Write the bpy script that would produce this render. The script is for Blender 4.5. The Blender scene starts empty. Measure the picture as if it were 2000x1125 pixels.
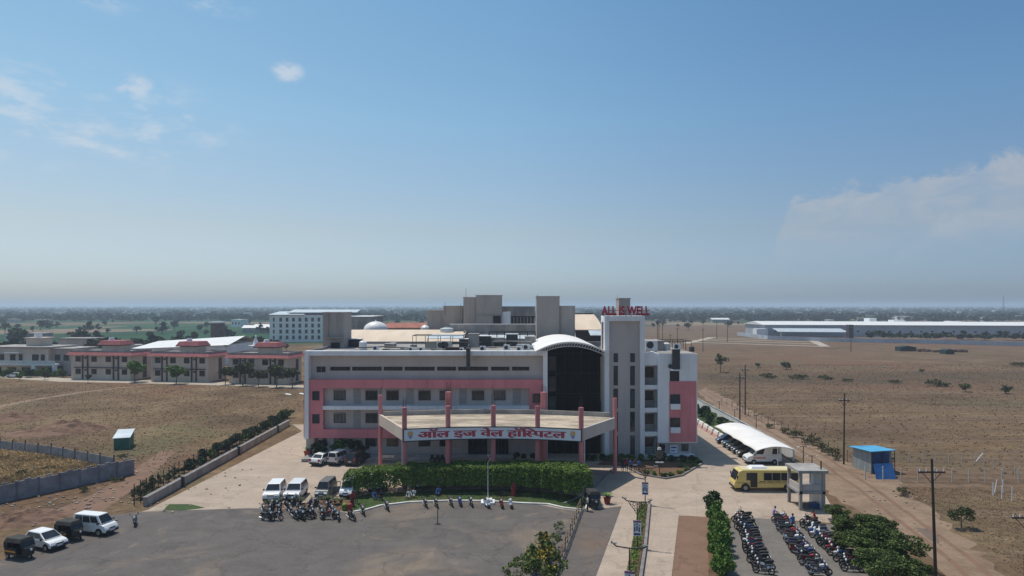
import bpy, bmesh, math, random
from mathutils import Vector, Matrix
R = random.Random(11)
S = bpy.context.scene
COL = S.collection
rad = math.radians
# survey of the place: eye height, focal length in photo pixels, horizon row
F, H, HY = 1351.0, 22.0, 597.0
def gp(x, y):
    Y = H * F / (y - HY)
    return ((x - 1000) * Y / F, Y)
def wx(x, Y): return (x - 1000) * Y / F
def wz(y, Y): return H - (y - HY) * Y / F
ORD = ['first', 'second', 'third', 'fourth', 'fifth', 'sixth', 'seventh', 'eighth', 'ninth', 'tenth', 'eleventh', 'twelfth', 'thirteenth',
       'fourteenth', 'fifteenth', 'sixteenth', 'seventeenth', 'eighteenth', 'nineteenth', 'twentieth', 'twenty-first', 'twenty-second']

# ------------------------------------------------------------------ mesh helper
class MB:
    def __init__(s):
        s.v = []; s.f = []; s.m = []; s.s = []; s.mi = 0
    def add(s, vs, fs, sm=False):
        b = len(s.v); s.v += [tuple(p) for p in vs]
        for f in fs:
            s.f.append([b + i for i in f]); s.m.append(s.mi); s.s.append(sm)
        return s
    def hexa(s, b, t):
        return s.add(list(b) + list(t), [(3, 2, 1, 0), (4, 5, 6, 7), (0, 1, 5, 4), (1, 2, 6, 5), (2, 3, 7, 6), (3, 0, 4, 7)])
    def box(s, x0, x1, y0, y1, z0, z1):
        return s.hexa([(x0, y0, z0), (x1, y0, z0), (x1, y1, z0), (x0, y1, z0)], [(x0, y0, z1), (x1, y0, z1), (x1, y1, z1), (x0, y1, z1)])
    def obox(s, c, size, rz=0):
        a, b, h = size[0] / 2, size[1] / 2, size[2]
        ca, sa = math.cos(rz), math.sin(rz)
        q = [(c[0] + x * ca - y * sa, c[1] + x * sa + y * ca) for x, y in ((-a, -b), (a, -b), (a, b), (-a, b))]
        return s.hexa([(x, y, c[2]) for x, y in q], [(x, y, c[2] + h) for x, y in q])
    def cyl(s, p0, p1, r0, r1=None, n=8, cap=True):
        r1 = r0 if r1 is None else r1
        p0, p1 = Vector(p0), Vector(p1); d = (p1 - p0).normalized()
        u = d.cross(Vector((0, 0, 1)) if abs(d.z) < .95 else Vector((1, 0, 0))).normalized(); w = d.cross(u)
        vs = []
        for p, r in ((p0, r0), (p1, r1)):
            for k in range(n):
                a = 2 * math.pi * k / n
                vs.append(p + u * (r * math.cos(a)) + w * (r * math.sin(a)))
        s.add(vs, [(k, (k + 1) % n, n + (k + 1) % n, n + k) for k in range(n)], True)
        if cap:
            s.add(vs[:n], [tuple(range(n))[::-1]]); s.add(vs[n:], [tuple(range(n))])
        return s
    def tube(s, pts, r, n=6):
        for a, b in zip(pts, pts[1:]): s.cyl(a, b, r, r, n)
        return s
    def prism(s, pts, z0, z1):
        n = len(pts)
        vs = [(x, y, z0) for x, y in pts] + [(x, y, z1) for x, y in pts]
        return s.add(vs, [tuple(range(n))[::-1], tuple(range(n, 2 * n))] + [(k, (k + 1) % n, n + (k + 1) % n, n + k) for k in range(n)])
    def xprism(s, pts, y0, y1):
        n = len(pts)
        vs = [(x, y0, z) for x, z in pts] + [(x, y1, z) for x, z in pts]
        return s.add(vs, [tuple(range(n)), tuple(range(n, 2 * n))[::-1]] + [(k, (k + 1) % n, n + (k + 1) % n, n + k) for k in range(n)])
    def sheet(s, pts, z):
        return s.add([(p[0], p[1], z) for p in pts], [tuple(range(len(pts)))])
    def quad(s, a, b, c, d): return s.add([a, b, c, d], [(0, 1, 2, 3)])
    def strip(s, pts, w, z0, z1):
        n = len(pts); L = []; Q = []
        for k in range(n):
            a = Vector(pts[max(k - 1, 0)]); b = Vector(pts[min(k + 1, n - 1)]); d = (b - a).normalized(); p = Vector(pts[k])
            L.append((p.x - d.y * w / 2, p.y + d.x * w / 2)); Q.append((p.x + d.y * w / 2, p.y - d.x * w / 2))
        for k in range(n - 1):
            s.hexa([(*L[k], z0), (*Q[k], z0), (*Q[k + 1], z0), (*L[k + 1], z0)], [(*L[k], z1), (*Q[k], z1), (*Q[k + 1], z1), (*L[k + 1], z1)])
        return s
    def ribbon(s, pts, w, z):
        n = len(pts); vs = []
        for k in range(n):
            a = Vector(pts[max(k - 1, 0)]); b = Vector(pts[min(k + 1, n - 1)]); d = (b - a).normalized(); p = Vector(pts[k])
            ww = w[k] if isinstance(w, (list, tuple)) else w
            vs += [(p.x - d.y * ww / 2, p.y + d.x * ww / 2, z), (p.x + d.y * ww / 2, p.y - d.x * ww / 2, z)]
        return s.add(vs, [(2 * k, 2 * k + 1, 2 * k + 3, 2 * k + 2) for k in range(n - 1)])
    def ball(s, c, r, n=10, m=6, half=False):
        rx, ry, rz = r if isinstance(r, (tuple, list)) else (r, r, r)
        vs = []; lo = 0 if half else -math.pi / 2
        for i in range(m + 1):
            e = lo + (math.pi / 2 - lo) * i / m
            for k in range(n):
                a = 2 * math.pi * k / n
                vs.append((c[0] + rx * math.cos(e) * math.cos(a), c[1] + ry * math.cos(e) * math.sin(a), c[2] + rz * math.sin(e)))
        return s.add(vs, [(i * n + k, i * n + (k + 1) % n, (i + 1) * n + (k + 1) % n, (i + 1) * n + k) for i in range(m) for k in range(n)], True)
    def xf(s, M):
        s.v = [tuple(M @ Vector(p)) for p in s.v]; return s
    def mesh(s, name, mats, bevel=0, seg=1):
        me = bpy.data.meshes.new(name)
        me.from_pydata(s.v, [], s.f)
        for m in (mats if isinstance(mats, (list, tuple)) else [mats]): me.materials.append(m)
        me.polygons.foreach_set('material_index', s.m)
        me.polygons.foreach_set('use_smooth', s.s)
        if bevel:
            bm = bmesh.new(); bm.from_mesh(me)
            bmesh.ops.remove_doubles(bm, verts=bm.verts, dist=1e-5)
            bmesh.ops.recalc_face_normals(bm, faces=bm.faces)
            bmesh.ops.bevel(bm, geom=[e for e in bm.edges if len(e.link_faces) == 2 and e.calc_face_angle(0) > .45], offset=bevel, segments=seg, affect='EDGES', profile=.6)
            bm.to_mesh(me); bm.free()
        me.update(); return me

WO = {}
def link(name, me, parent=None):
    o = bpy.data.objects.new(name, me); COL.objects.link(o)
    if parent is not None:
        o.parent = parent; WO[o.name] = WO[parent.name]
    else: WO[o.name] = Vector((0, 0, 0))
    return o
def build(mb, name, mats, parent=None, world=True, bevel=0):
    """one mesh object; in world mode the vertices are given in world space"""
    if world and parent is not None and WO[parent.name].length > 0:
        w = WO[parent.name]; mb.v = [(p[0] - w.x, p[1] - w.y, p[2] - w.z) for p in mb.v]
    return link(name, mb.mesh(name, mats, bevel), parent)
def tag(o, label=None, cat=None, group=None, kind=None):
    if label: o['label'] = label
    if cat: o['category'] = cat
    if group: o['group'] = group
    if kind: o['kind'] = kind
    return o
def thing(name, label, cat, loc=(0, 0, 0), rz=0, group=None, sc=1):
    o = bpy.data.objects.new(name, None); COL.objects.link(o)
    o.location = loc; o.rotation_euler = (0, 0, rz); o.scale = (sc, sc, sc) if not isinstance(sc, tuple) else sc
    o.empty_display_size = .3
    WO[o.name] = Vector(loc)
    return tag(o, label, cat, group)
def solo(mb, name, mats, label, cat, loc=(0, 0, 0), group=None, kind=None, bevel=0, rz=0, world=True):
    """a thing that is one mesh, origin at loc"""
    if world: mb.v = [(p[0] - loc[0], p[1] - loc[1], p[2] - loc[2]) for p in mb.v]
    o = link(name, mb.mesh(name, mats, bevel)); o.location = loc; o.rotation_euler = (0, 0, rz)
    return tag(o, label, cat, group, kind)
def struct(mb, name, mats): return tag(build(mb, name, mats), kind='structure')

# ------------------------------------------------------------------ materials
class NT:
    def __init__(s, nt): s.t = nt; s.n = nt.nodes; s.l = nt.links
    def new(s, typ, **kw):
        n = s.n.new(typ)
        for k, v in kw.items(): setattr(n, k, v)
        return n
    def set(s, sock, v):
        if isinstance(v, bpy.types.NodeSocket): s.l.new(v, sock)
        else: sock.default_value = v
    def math(s, op, a, b=0.0, c=None, clamp=False):
        n = s.new('ShaderNodeMath', operation=op, use_clamp=clamp)
        s.set(n.inputs[0], a); s.set(n.inputs[1], b)
        if c is not None: s.set(n.inputs[2], c)
        return n.outputs[0]
    def mix(s, f, a, b, bt='MIX'):
        n = s.new('ShaderNodeMix', data_type='RGBA', blend_type=bt)
        s.set(n.inputs[0], f)
        for i, c in ((6, a), (7, b)):
            s.set(n.inputs[i], c if isinstance(c, bpy.types.NodeSocket) else (*c[:3], 1))
        return n.outputs[2]
    def noise(s, vec, scale=1, detail=4, rough=.55, dist=0):
        n = s.new('ShaderNodeTexNoise'); s.set(n.inputs['Vector'], vec)
        n.inputs['Scale'].default_value = scale; n.inputs['Detail'].default_value = detail
        n.inputs['Roughness'].default_value = rough; n.inputs['Distortion'].default_value = dist
        return n.outputs['Fac']
    def vmul(s, vec, k):
        n = s.new('ShaderNodeVectorMath', operation='MULTIPLY'); s.set(n.inputs[0], vec); n.inputs[1].default_value = k
        return n.outputs[0]
    def smooth(s, v, a, b, lo=0, hi=1):
        n = s.new('ShaderNodeMapRange', interpolation_type='SMOOTHSTEP'); s.set(n.inputs[0], v)
        s.set(n.inputs[1], a); s.set(n.inputs[2], b); n.inputs[3].default_value = lo; n.inputs[4].default_value = hi
        return n.outputs[0]
    def ramp(s, v, stops, const=False):
        n = s.new('ShaderNodeValToRGB'); s.set(n.inputs[0], v); e = n.color_ramp.elements
        if const: n.color_ramp.interpolation = 'CONSTANT'
        while len(e) < len(stops): e.new(.5)
        for el, (p, c) in zip(e, stops): el.position = p; el.color = (*c[:3], 1)
        return n.outputs[0]
def newmat(name):
    m = bpy.data.materials.new(name); m.use_nodes = True
    k = NT(m.node_tree); b = m.node_tree.nodes['Principled BSDF']
    return m, k, b
MATS = {}
def mat(name, col, rough=.75, var=.12, scale=1.5, bump=0, metal=0, grime=0, island=0, spec=.4, stretch=(1, 1, 1), col2=None, pos=False, bscale=None, lo=.35, hi=.65, alpha=None, emit=None):
    if name in MATS: return MATS[name]
    m, k, b = newmat(name)
    vec = k.new('ShaderNodeNewGeometry').outputs['Position'] if pos else k.new('ShaderNodeTexCoord').outputs['Object']
    v = k.vmul(vec, stretch)
    f = k.smooth(k.noise(v, scale, 5, .6), lo, hi)
    c1 = tuple(c * (1 - var) for c in col); c2 = col2 or tuple(min(c * (1 + var), .95) for c in col)
    out = k.mix(f, c1, c2)
    fine = k.noise(vec, scale * 9, 3, .6)
    out = k.mix(1.0, out, k.ramp(fine, [(.3, (1 - var * .6,) * 3), (.7, (1 + var * .3,) * 3)]), 'MULTIPLY')
    if grime:
        P_ = k.new('ShaderNodeNewGeometry').outputs['Position']
        s1 = k.smooth(k.noise(k.vmul(P_, (1.6, 1.6, .07)), 1, 5, .7), .52, .72); s2 = k.smooth(k.noise(P_, .22, 5, .65, .5), .45, .7)
        out = k.mix(k.math('MULTIPLY', s1, grime), out, tuple(c * .55 for c in col)); out = k.mix(k.math('MULTIPLY', s2, grime * .55), out, tuple(c * .8 for c in col))
    if island:
        r = k.new('ShaderNodeNewGeometry').outputs['Random Per Island']
        out = k.mix(1.0, out, k.ramp(r, [(0, (1 - island, 1 - island, 1 - island)), (.55, (1, 1, 1)), (1, (1 + island * 1.3, 1 + island * 1.1, 1 + island * .4))]), 'MULTIPLY')
    k.l.new(out, b.inputs['Base Color'])
    b.inputs['Roughness'].default_value = rough; b.inputs['Metallic'].default_value = metal
    b.inputs['Specular IOR Level'].default_value = spec
    if bump:
        bn = k.new('ShaderNodeBump'); bn.inputs['Strength'].default_value = bump; bn.inputs['Distance'].default_value = .05
        k.l.new(k.noise(vec, bscale or scale * 6, 4, .6), bn.inputs['Height']); k.l.new(bn.outputs[0], b.inputs['Normal'])
    MATS[name] = m; return m

white_paint = mat('white_paint', (.80, .81, .82), .6, .07, .35, grime=.45, stretch=(1, 1, .25), pos=True)
grey_paint = mat('grey_paint', (.48, .435, .41), .7, .07, .3, grime=.35, stretch=(1, 1, .3), pos=True)
pink_paint = mat('pink_paint', (.66, .225, .24), .65, .09, .3, grime=.4, stretch=(1, 1, .35), pos=True)
column_pink = mat('column_pink', (.58, .205, .21), .65, .1, .8, grime=.4, stretch=(1, 1, .3), pos=True)
beige_paint = mat('beige_paint', (.60, .50, .41), .75, .09, .3, grime=.35, stretch=(1, 1, .3), pos=True)
taupe_paint = mat('taupe_paint', (.41, .36, .325), .75, .09, .25, grime=.45, stretch=(1, 1, .25), pos=True)
cement = mat('cement', (.33, .31, .29), .85, .22, .5, .2, stretch=(1, 1, .4), pos=True)
stained_deck = mat('stained_deck', (.42, .35, .27), .9, .3, .22, .15, stretch=(1, 2.6, 1), pos=True, lo=.4, hi=.6)
roof_deck = mat('roof_deck', (.3, .28, .26), .9, .25, .4, pos=True)
glass_dark = mat('glass_dark', (.022, .026, .032), .12, .3, 1.0, spec=.5)
glass_blue = mat('glass_blue', (.03, .045, .06), .1, .3, 1.0, spec=.5)
curtain_dark = mat('curtain_dark', (.008, .009, .0095), .7, .35, .5, spec=.08)
louvre = mat('louvre', (.30, .30, .30), .6, .12, 1.2, stretch=(1, 1, 8))
dark_metal = mat('dark_metal', (.045, .045, .05), .5, .2, 3)
black_metal = mat('black_metal', (.02, .02, .022), .5, .2, 3)
rust_metal = mat('rust_metal', (.055, .035, .026), .7, .35, 2.5)
steel = mat('steel', (.48, .49, .5), .35, .15, 3, metal=.8)
white_metal = mat('white_metal', (.76, .75, .72), .5, .06, .6)
sheet_roof = mat('sheet_roof', (.55, .6, .63), .45, .1, .6, pos=True, metal=.2)
beige_roof = mat('beige_roof', (.66, .53, .40), .7, .08, .25, pos=True, stretch=(1.6, .3, 1))
membrane = mat('membrane', (.80, .77, .73), .6, .05, .3)
concrete = None
red_tile = mat('red_tile', (.34, .12, .08), .8, .2, .6, pos=True)
skirt_red = mat('skirt_red', (.36, .105, .11), .75, .14, .8, pos=True)
frame_maroon = mat('frame_maroon', (.06, .035, .04), .6, .15, 2)
plastic_white = mat('plastic_white', (.78, .78, .78), .4, .05, 2)
letter_red = mat('letter_red', (.42, .02, .045), .5, .12, 2)
sign_white = mat('sign_white', (.75, .76, .80), .45, .04, .6)
sign_blue = mat('sign_blue', (.02, .045, .22), .4, .1, 2)
sign_red = mat('sign_red', (.50, .05, .08), .4, .1, 2)
logo_yellow = mat('logo_yellow', (.75, .38, .04), .4, .1, 2)
logo_blue = mat('logo_blue', (.04, .16, .5), .4, .1, 2)
rubber = mat('rubber', (.018, .018, .018), .85, .2, 6)
rim_grey = mat('rim_grey', (.34, .34, .35), .4, .1, 5, metal=.6)
black_seat = mat('black_seat', (.022, .021, .021), .6, .2, 4)
engine_grey = mat('engine_grey', (.13, .13, .135), .45, .4, 6, metal=.5)
lamp_clear = mat('lamp_clear', (.75, .77, .78), .15, .05, 3)
lamp_red = mat('lamp_red', (.35, .02, .02), .3, .1, 3)
bark = mat('bark', (.12, .09, .065), .9, .3, 4)
leaf_hedge = mat('leaf_hedge', (.10, .165, .03), .7, .22, .8, island=.5, spec=.2)
leaf_light = mat('leaf_light', (.14, .18, .06), .75, .3, .5, island=.5, spec=.15)
leaf_tree = mat('leaf_tree', (.095, .135, .038), .7, .3, .5, island=.55, spec=.2)
leaf_dark = mat('leaf_dark', (.038, .07, .022), .65, .25, .8, island=.5, spec=.25)
leaf_bright = mat('leaf_bright', (.11, .20, .035), .65, .22, .8, island=.45, spec=.25)
leaf_scrub = mat('leaf_scrub', (.135, .13, .07), .8, .25, .8, island=.4, spec=.1)
leaf_dusty = mat('leaf_dusty', (.085, .10, .045), .75, .25, .8, island=.45, spec=.15)
leaf_far = mat('leaf_far', (.045, .06, .032), .85, .3, .2, island=.5, spec=.1)
leaf_far_b = mat('leaf_far_b', (.06, .078, .038), .85, .3, .2, island=.5, spec=.1)
leaf_dry = mat('leaf_dry', (.20, .155, .09), .85, .25, .6, island=.4, spec=.1)
flower_yellow = mat('flower_yellow', (.60, .38, .03), .6, .2, 2, island=.3)
flower_white = mat('flower_white', (.72, .72, .66), .6, .1, 2)
straw = mat('straw', (.42, .315, .185), .9, .3, .15, island=.4, spec=.1, pos=True)
stone = mat('stone', (.33, .285, .24), .9, .2, 2, island=.4)
precast = mat('precast', (.27, .265, .285), .85, .2, .8, .2)
green_shed_m = mat('green_shed', (.03, .15, .10), .6, .2, .8)
blue_sheet = mat('blue_sheet', (.008, .06, .19), .5, .15, .8)
blue_roof = mat('blue_roof', (.08, .37, .62), .5, .08, .8)
bus_yellow = mat('bus_yellow', (.72, .55, .19), .35, .06, .8)
barrier_pink = mat('barrier_pink', (.60, .36, .32), .75, .12, 1)
barrier_white = mat('barrier_white', (.76, .72, .68), .75, .08, 1)
pot_red = mat('pot_red', (.32, .045, .035), .7, .15, 2)
wood_pole = mat('wood_pole', (.20, .145, .10), .9, .3, 3)
tarp = mat('tarp', (.014, .034, .03), .7, .3, .8)
skin = mat('skin', (.23, .12, .075), .6, .08, 4)
hair_black = mat('hair_black', (.01, .009, .009), .6, .2, 8)
# ------------------------------------------------------------------ ground and surfaces
def ground_material():
    m, k, b = newmat('dry_ground')
    P = k.new('ShaderNodeNewGeometry').outputs['Position']
    sx = k.new('ShaderNodeSeparateXYZ'); k.l.new(P, sx.inputs[0]); X, Y = sx.outputs[0], sx.outputs[1]
    n1 = k.noise(P, .012, 4, .6); n2 = k.noise(P, .07, 6, .65, .4); n3 = k.noise(P, .9, 5, .7)
    st = k.noise(k.vmul(P, (.012, .16, 1)), 1, 5, .65, .5)
    base = k.ramp(n2, [(.28, (.105, .069, .041)), (.5, (.155, .104, .062)), (.68, (.21, .152, .09))])
    nb_ = k.noise(P, .022, 7, .68, 1.2)
    base = k.mix(1.0, base, k.ramp(nb_, [(.3, (.58, .56, .54)), (.48, (1, 1, 1)), (.66, (1.22, 1.2, 1.12))]), 'MULTIPLY')
    red = k.mix(k.smooth(n1, .48, .62), base, (.17, .098, .062))
    green = k.mix(k.math('MULTIPLY', k.smooth(k.noise(P, .03, 5, .6, .6), .54, .66), .75), red, (.13, .115, .06))
    furrow = k.mix(k.math('MULTIPLY', k.smooth(X, 20, 60), k.smooth(st, .38, .62, 0, .85)), green, k.mix(k.smooth(k.noise(k.vmul(P, (.02, .3, 1)), 1, 6, .7, .8), .4, .6), (.115, .074, .05), (.19, .132, .09)))
    yb = k.math('ABSOLUTE', k.math('ADD', k.math('SUBTRACT', Y, 205), k.math('ADD', k.math('MULTIPLY', X, -.08), k.math('MULTIPLY', k.math('SUBTRACT', n1, .5), 60))))
    furrow = k.mix(k.math('MULTIPLY', k.math('MULTIPLY', k.smooth(yb, 6, 26, 1, 0), k.smooth(X, 40, 60)), k.smooth(n2, .36, .6, .35, .85)), furrow, (.088, .066, .046))
    tufts = k.mix(1.0, furrow, k.ramp(n3, [(.3, (.55, .55, .55)), (.52, (1, 1, 1)), (.75, (1.3, 1.28, 1.2))]), 'MULTIPLY')
    # far patchwork of fields
    vor = k.new('ShaderNodeTexVoronoi'); vor.feature = 'F1'; vor.inputs['Scale'].default_value = 1; vor.inputs['Randomness'].default_value = .85
    k.l.new(k.vmul(P, (1 / 120, 1 / 110, 0)), vor.inputs['Vector'])
    sc = k.new('ShaderNodeSeparateColor'); k.l.new(vor.outputs['Color'], sc.inputs[0])
    fieldsL = k.ramp(sc.outputs[0], [(0, (.024, .075, .032)), (.34, (.018, .058, .026)), (.6, (.045, .08, .035)), (.72, (.15, .115, .07)), (.8, (.03, .075, .028)), (.93, (.2, .155, .11))], True)
    fieldsR = k.ramp(sc.outputs[0], [(0, (.15, .105, .07)), (.25, (.06, .07, .045)), (.42, (.19, .145, .10)), (.6, (.04, .07, .04)), (.75, (.11, .085, .06)), (.9, (.22, .17, .11))], True)
    side = k.smooth(X, 60, 220)
    fld = k.mix(side, fieldsL, fieldsR)
    fld = k.mix(k.smooth(Y, 1100, 2600, 0, .8), fld, (.035, .055, .03))
    fld = k.mix(1.0, fld, k.ramp(k.noise(k.vmul(P, (.02, .05, 1)), 1, 5, .65), [(.3, (.65, .65, .65)), (.7, (1.3, 1.3, 1.3))]), 'MULTIPLY')
    thr = k.math('ADD', k.smooth(X, -30, 190, 330, 690), k.math('MULTIPLY', n1, 120))
    far = k.smooth(Y, thr, k.math('ADD', thr, 30))
    out = k.mix(far, tufts, fld)
    k.l.new(out, b.inputs['Base Color']); b.inputs['Roughness'].default_value = .95; b.inputs['Specular IOR Level'].default_value = .1
    bn = k.new('ShaderNodeBump'); bn.inputs['Strength'].default_value = .7; bn.inputs['Distance'].default_value = .35
    k.l.new(k.noise(P, .6, 6, .7), bn.inputs['Height']); k.l.new(bn.outputs[0], b.inputs['Normal'])
    return m
def paved(name, col, dirt, patch=.05, seams=None, amt=.6, grain=.16):
    m, k, b = newmat(name)
    P = k.new('ShaderNodeNewGeometry').outputs['Position']
    n1 = k.noise(P, patch, 5, .65, .6); n2 = k.noise(P, .45, 6, .7); n3 = k.noise(k.vmul(P, (.25, 1.0, 1)), .35, 5, .65)
    c = k.mix(k.math('MULTIPLY', k.smooth(n1, .5, .68), amt), col, dirt)
    c = k.mix(k.math('MULTIPLY', k.smooth(n3, .5, .66), amt * .5), c, tuple(min(1, v * 1.25) for v in col))
    if not seams and amt > .7:
        c = k.mix(k.smooth(k.noise(P, .16, 6, .7, 1.5), .56, .68, 0, .55), c, dirt)
        c = k.mix(k.smooth(k.noise(P, .5, 3, .5, 1), .66, .74, 0, .5), c, tuple(v * .55 for v in col))
    vo = k.new('ShaderNodeTexVoronoi'); vo.feature = 'DISTANCE_TO_EDGE'; vo.inputs['Scale'].default_value = .11
    wv = k.new('ShaderNodeVectorMath', operation='ADD'); k.l.new(P, wv.inputs[0]); nw_ = k.new('ShaderNodeTexNoise'); nw_.inputs['Scale'].default_value = .35; nw_.inputs['Detail'].default_value = 5; k.l.new(P, nw_.inputs['Vector'])
    sw_ = k.new('ShaderNodeVectorMath', operation='SCALE'); k.l.new(nw_.outputs['Color'], sw_.inputs[0]); sw_.inputs['Scale'].default_value = 5; k.l.new(sw_.outputs[0], wv.inputs[1]); k.l.new(wv.outputs[0], vo.inputs['Vector'])
    c = k.mix(k.smooth(vo.outputs['Distance'], .004, .02, .3, 0), c, tuple(v * .45 for v in col))
    c = k.mix(1.0, c, k.ramp(n2, [(.28, (1 - grain,) * 3), (.5, (1, 1, 1)), (.74, (1 + grain * .8,) * 3)]), 'MULTIPLY')
    c = k.mix(1.0, c, k.ramp(k.noise(P, 4, 3, .7), [(.25, (.84,) * 3), (.75, (1.1,) * 3)]), 'MULTIPLY')
    if seams:
        br = k.new('ShaderNodeTexBrick'); br.offset = 0; br.inputs['Mortar Size'].default_value = .012; br.inputs['Scale'].default_value = 1
        br.inputs['Brick Width'].default_value = seams[0]; br.inputs['Row Height'].default_value = seams[1]
        rt = k.new('ShaderNodeVectorRotate', rotation_type='Z_AXIS'); rt.inputs['Angle'].default_value = seams[2]
        wob = k.new('ShaderNodeVectorMath', operation='ADD'); k.l.new(P, wob.inputs[0])
        nz = k.new('ShaderNodeTexNoise'); nz.inputs['Scale'].default_value = .3; k.l.new(P, nz.inputs['Vector'])
        sc = k.new('ShaderNodeVectorMath', operation='SCALE'); k.l.new(nz.outputs['Color'], sc.inputs[0]); sc.inputs['Scale'].default_value = .25
        k.l.new(sc.outputs[0], wob.inputs[1])
        k.l.new(wob.outputs[0], rt.inputs['Vector']); k.l.new(rt.outputs[0], br.inputs['Vector'])
        c = k.mix(k.math('MULTIPLY', br.outputs['Fac'], .5), c, tuple(v * .45 for v in col))
    k.l.new(c, b.inputs['Base Color']); b.inputs['Roughness'].default_value = .9; b.inputs['Specular IOR Level'].default_value = .25
    bn = k.new('ShaderNodeBump'); bn.inputs['Strength'].default_value = .25; bn.inputs['Distance'].default_value = .03
    k.l.new(k.noise(P, 2.5, 5, .7), bn.inputs['Height']); k.l.new(bn.outputs[0], b.inputs['Normal'])
    return m
m_ground = ground_material()
m_asphalt = paved('worn_asphalt', (.12, .106, .098), (.235, .18, .13), .07, None, .85, .2)
m_asphalt_b = paved('lane_asphalt', (.125, .108, .098), (.19, .125, .085), .09, None, .8)
m_bikelot = paved('bike_lot_asphalt', (.17, .152, .135), (.20, .165, .13), .1, None, .6)
m_concrete = paved('apron_concrete', (.40, .318, .25), (.33, .255, .195), .05, (4.0, 4.0, rad(15)), .9, .14)
m_dirtroad = paved('dirt_road', (.25, .172, .115), (.185, .122, .08), .08, None, .9, .28)
m_dirtpatch = paved('dirt_patch', (.205, .122, .082), (.165, .095, .062), .12, None, .7)
m_track = paved('far_road', (.42, .36, .29), (.33, .26, .19), .1, None, .6)
m_lawn = paved('lawn', (.045, .082, .022), (.10, .085, .035), .12, None, .8, .3)
m_bed = paved('bed_soil', (.15, .085, .05), (.10, .06, .04), .4, None, .7)
m_puddle = paved('damp_ground', (.17, .122, .095), (.13, .09, .07), .3, None, .6)
kerb_white = mat('kerb_white', (.66, .63, .58), .8, .15, 1, pos=True)
kerb_grey = mat('kerb_grey', (.22, .20, .19), .85, .2, 1, pos=True)

def PX(l): return [gp(*p) for p in l]
g = MB(); N = 22
struct(MB().quad((-21000, -400, 0), (21000, -400, 0), (21000, 24000, 0), (-21000, 24000, 0)), 'ground', m_ground)
struct(MB().sheet([(-41.2, 70)] + PX([(288, 996), (590, 842)]) + [(-40.6, 128), (40, 132), (40, 118)] +
       [(33.6, 113), (39.6, 111), (39.2, 90)] + PX([(1622, 985), (1628, 1022)]) + [(30.6, 70.5), (17.4, 72.2), (14, 72), (10, 72.6), (-10, 73), (-30, 73)], .012), 'concrete_yard', m_concrete)
struct(MB().sheet([(-70, 40), (-62, 54)] + PX([(0, 1096), (60, 1062), (150, 1016), (268, 1000), (480, 993), (640, 994), (690, 1004), (715, 998), (742, 990), (800, 983), (880, 980), (960, 981), (1050, 986), (1100, 995), (1135, 999), (1205, 990), (1214, 989), (1168, 1124)]) + [(6.2, 54), (5, 48), (5, 40)], .02), 'asphalt_lot', m_asphalt)
struct(MB().sheet(PX([(1140, 998), (1204, 990), (1210, 991), (1165, 1125)]) + [(4.3, 46), (1.8, 46)] + PX([(1098, 1125)]), .026), 'side_lane', m_asphalt_b)
a0, a1 = gp(1215, 990), gp(1165, 1125)
def along(p, q, t): return (p[0] + (q[0] - p[0]) * t, p[1] + (q[1] - p[1]) * t)
struct(MB().sheet([gp(1215, 988), along(a0, a1, 1.6), (7.0, 44.5), gp(1236, 1125), gp(1250, 1000), gp(1262, 985)], .030), 'entry_lane', m_concrete)
struct(MB().sheet([gp(1272, 985), gp(1326, 1006), gp(1312, 1125), along(gp(1326, 1006), gp(1312, 1125), 1.6), along(gp(1272, 985), gp(1254, 1125), 1.6), gp(1254, 1125)], .033), 'exit_lane', m_concrete)
struct(MB().sheet([gp(1326, 1007), gp(1384, 1010), gp(1384, 1125), (16.2, 46), (10.3, 46), gp(1313, 1125)], .018), 'dirt_patch', m_dirtpatch)
struct(MB().sheet([gp(1428, 1010), gp(1500, 1014), gp(1560, 1020), gp(1630, 1026), gp(1700, 1125), (27, 46), (15.5, 46), gp(1420, 1125)], .022), 'bike_lot', m_bikelot)
# median with kerb
med = [(14.55, 76.5), (11.35, 62.8), (7.0, 45)]
struct(MB().strip(med, 1.0, 0, .12), 'median_strip', m_bed)
struct(MB().strip([(15.25, 76.7), (12.05, 62.6), (7.7, 44.8)], .28, 0, .32), 'median_kerb', kerb_grey)
# dirt road beside the hospital
dl = [gp(*p) for p in ((1362, 765), (1400, 797), (1480, 842), (1568, 896), (1618, 960), (1690, 1010), (1790, 1070), (1860, 1125))]
dr = [gp(*p) for p in ((1378, 757), (1432, 785), (1530, 835), (1650, 900), (1745, 938), (1825, 1000), (1890, 1060), (1965, 1125))]
ex = [(30, 46), (36, 46)]
def ragged(P, amp, step=1.2):
    o = []
    for a, b in zip(P, P[1:]):
        n_ = max(1, int(math.dist(a, b) / step))
        for i in range(n_):
            q = along(a, b, i / n_); o.append((q[0] + R.uniform(-amp, amp), q[1] + R.uniform(-amp, amp) * .6))
    return o + [P[-1]]
struct(MB().sheet(ragged(dl + [ex[0]], .5) + ragged([ex[1]] + dr[::-1], .8), .008), 'dirt_road', m_dirtroad)
for s_ in (-.95, .95):
    cl_ = [((a[0] + b[0]) / 2 + s_, (a[1] + b[1]) / 2) for a, b in zip(dl + [ex[0]], dr + [ex[1]])]
    struct(MB().ribbon(ragged(cl_, .12, 2), .5, .017), 'wheel_rut', m_dirtpatch)
struct(MB().sheet([gp(*p) for p in ((1786, 1030), (1800, 1042), (1815, 1055), (1835, 1062), (1832, 1046), (1812, 1034))], .014), 'damp_hollow', m_puddle)
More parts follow.
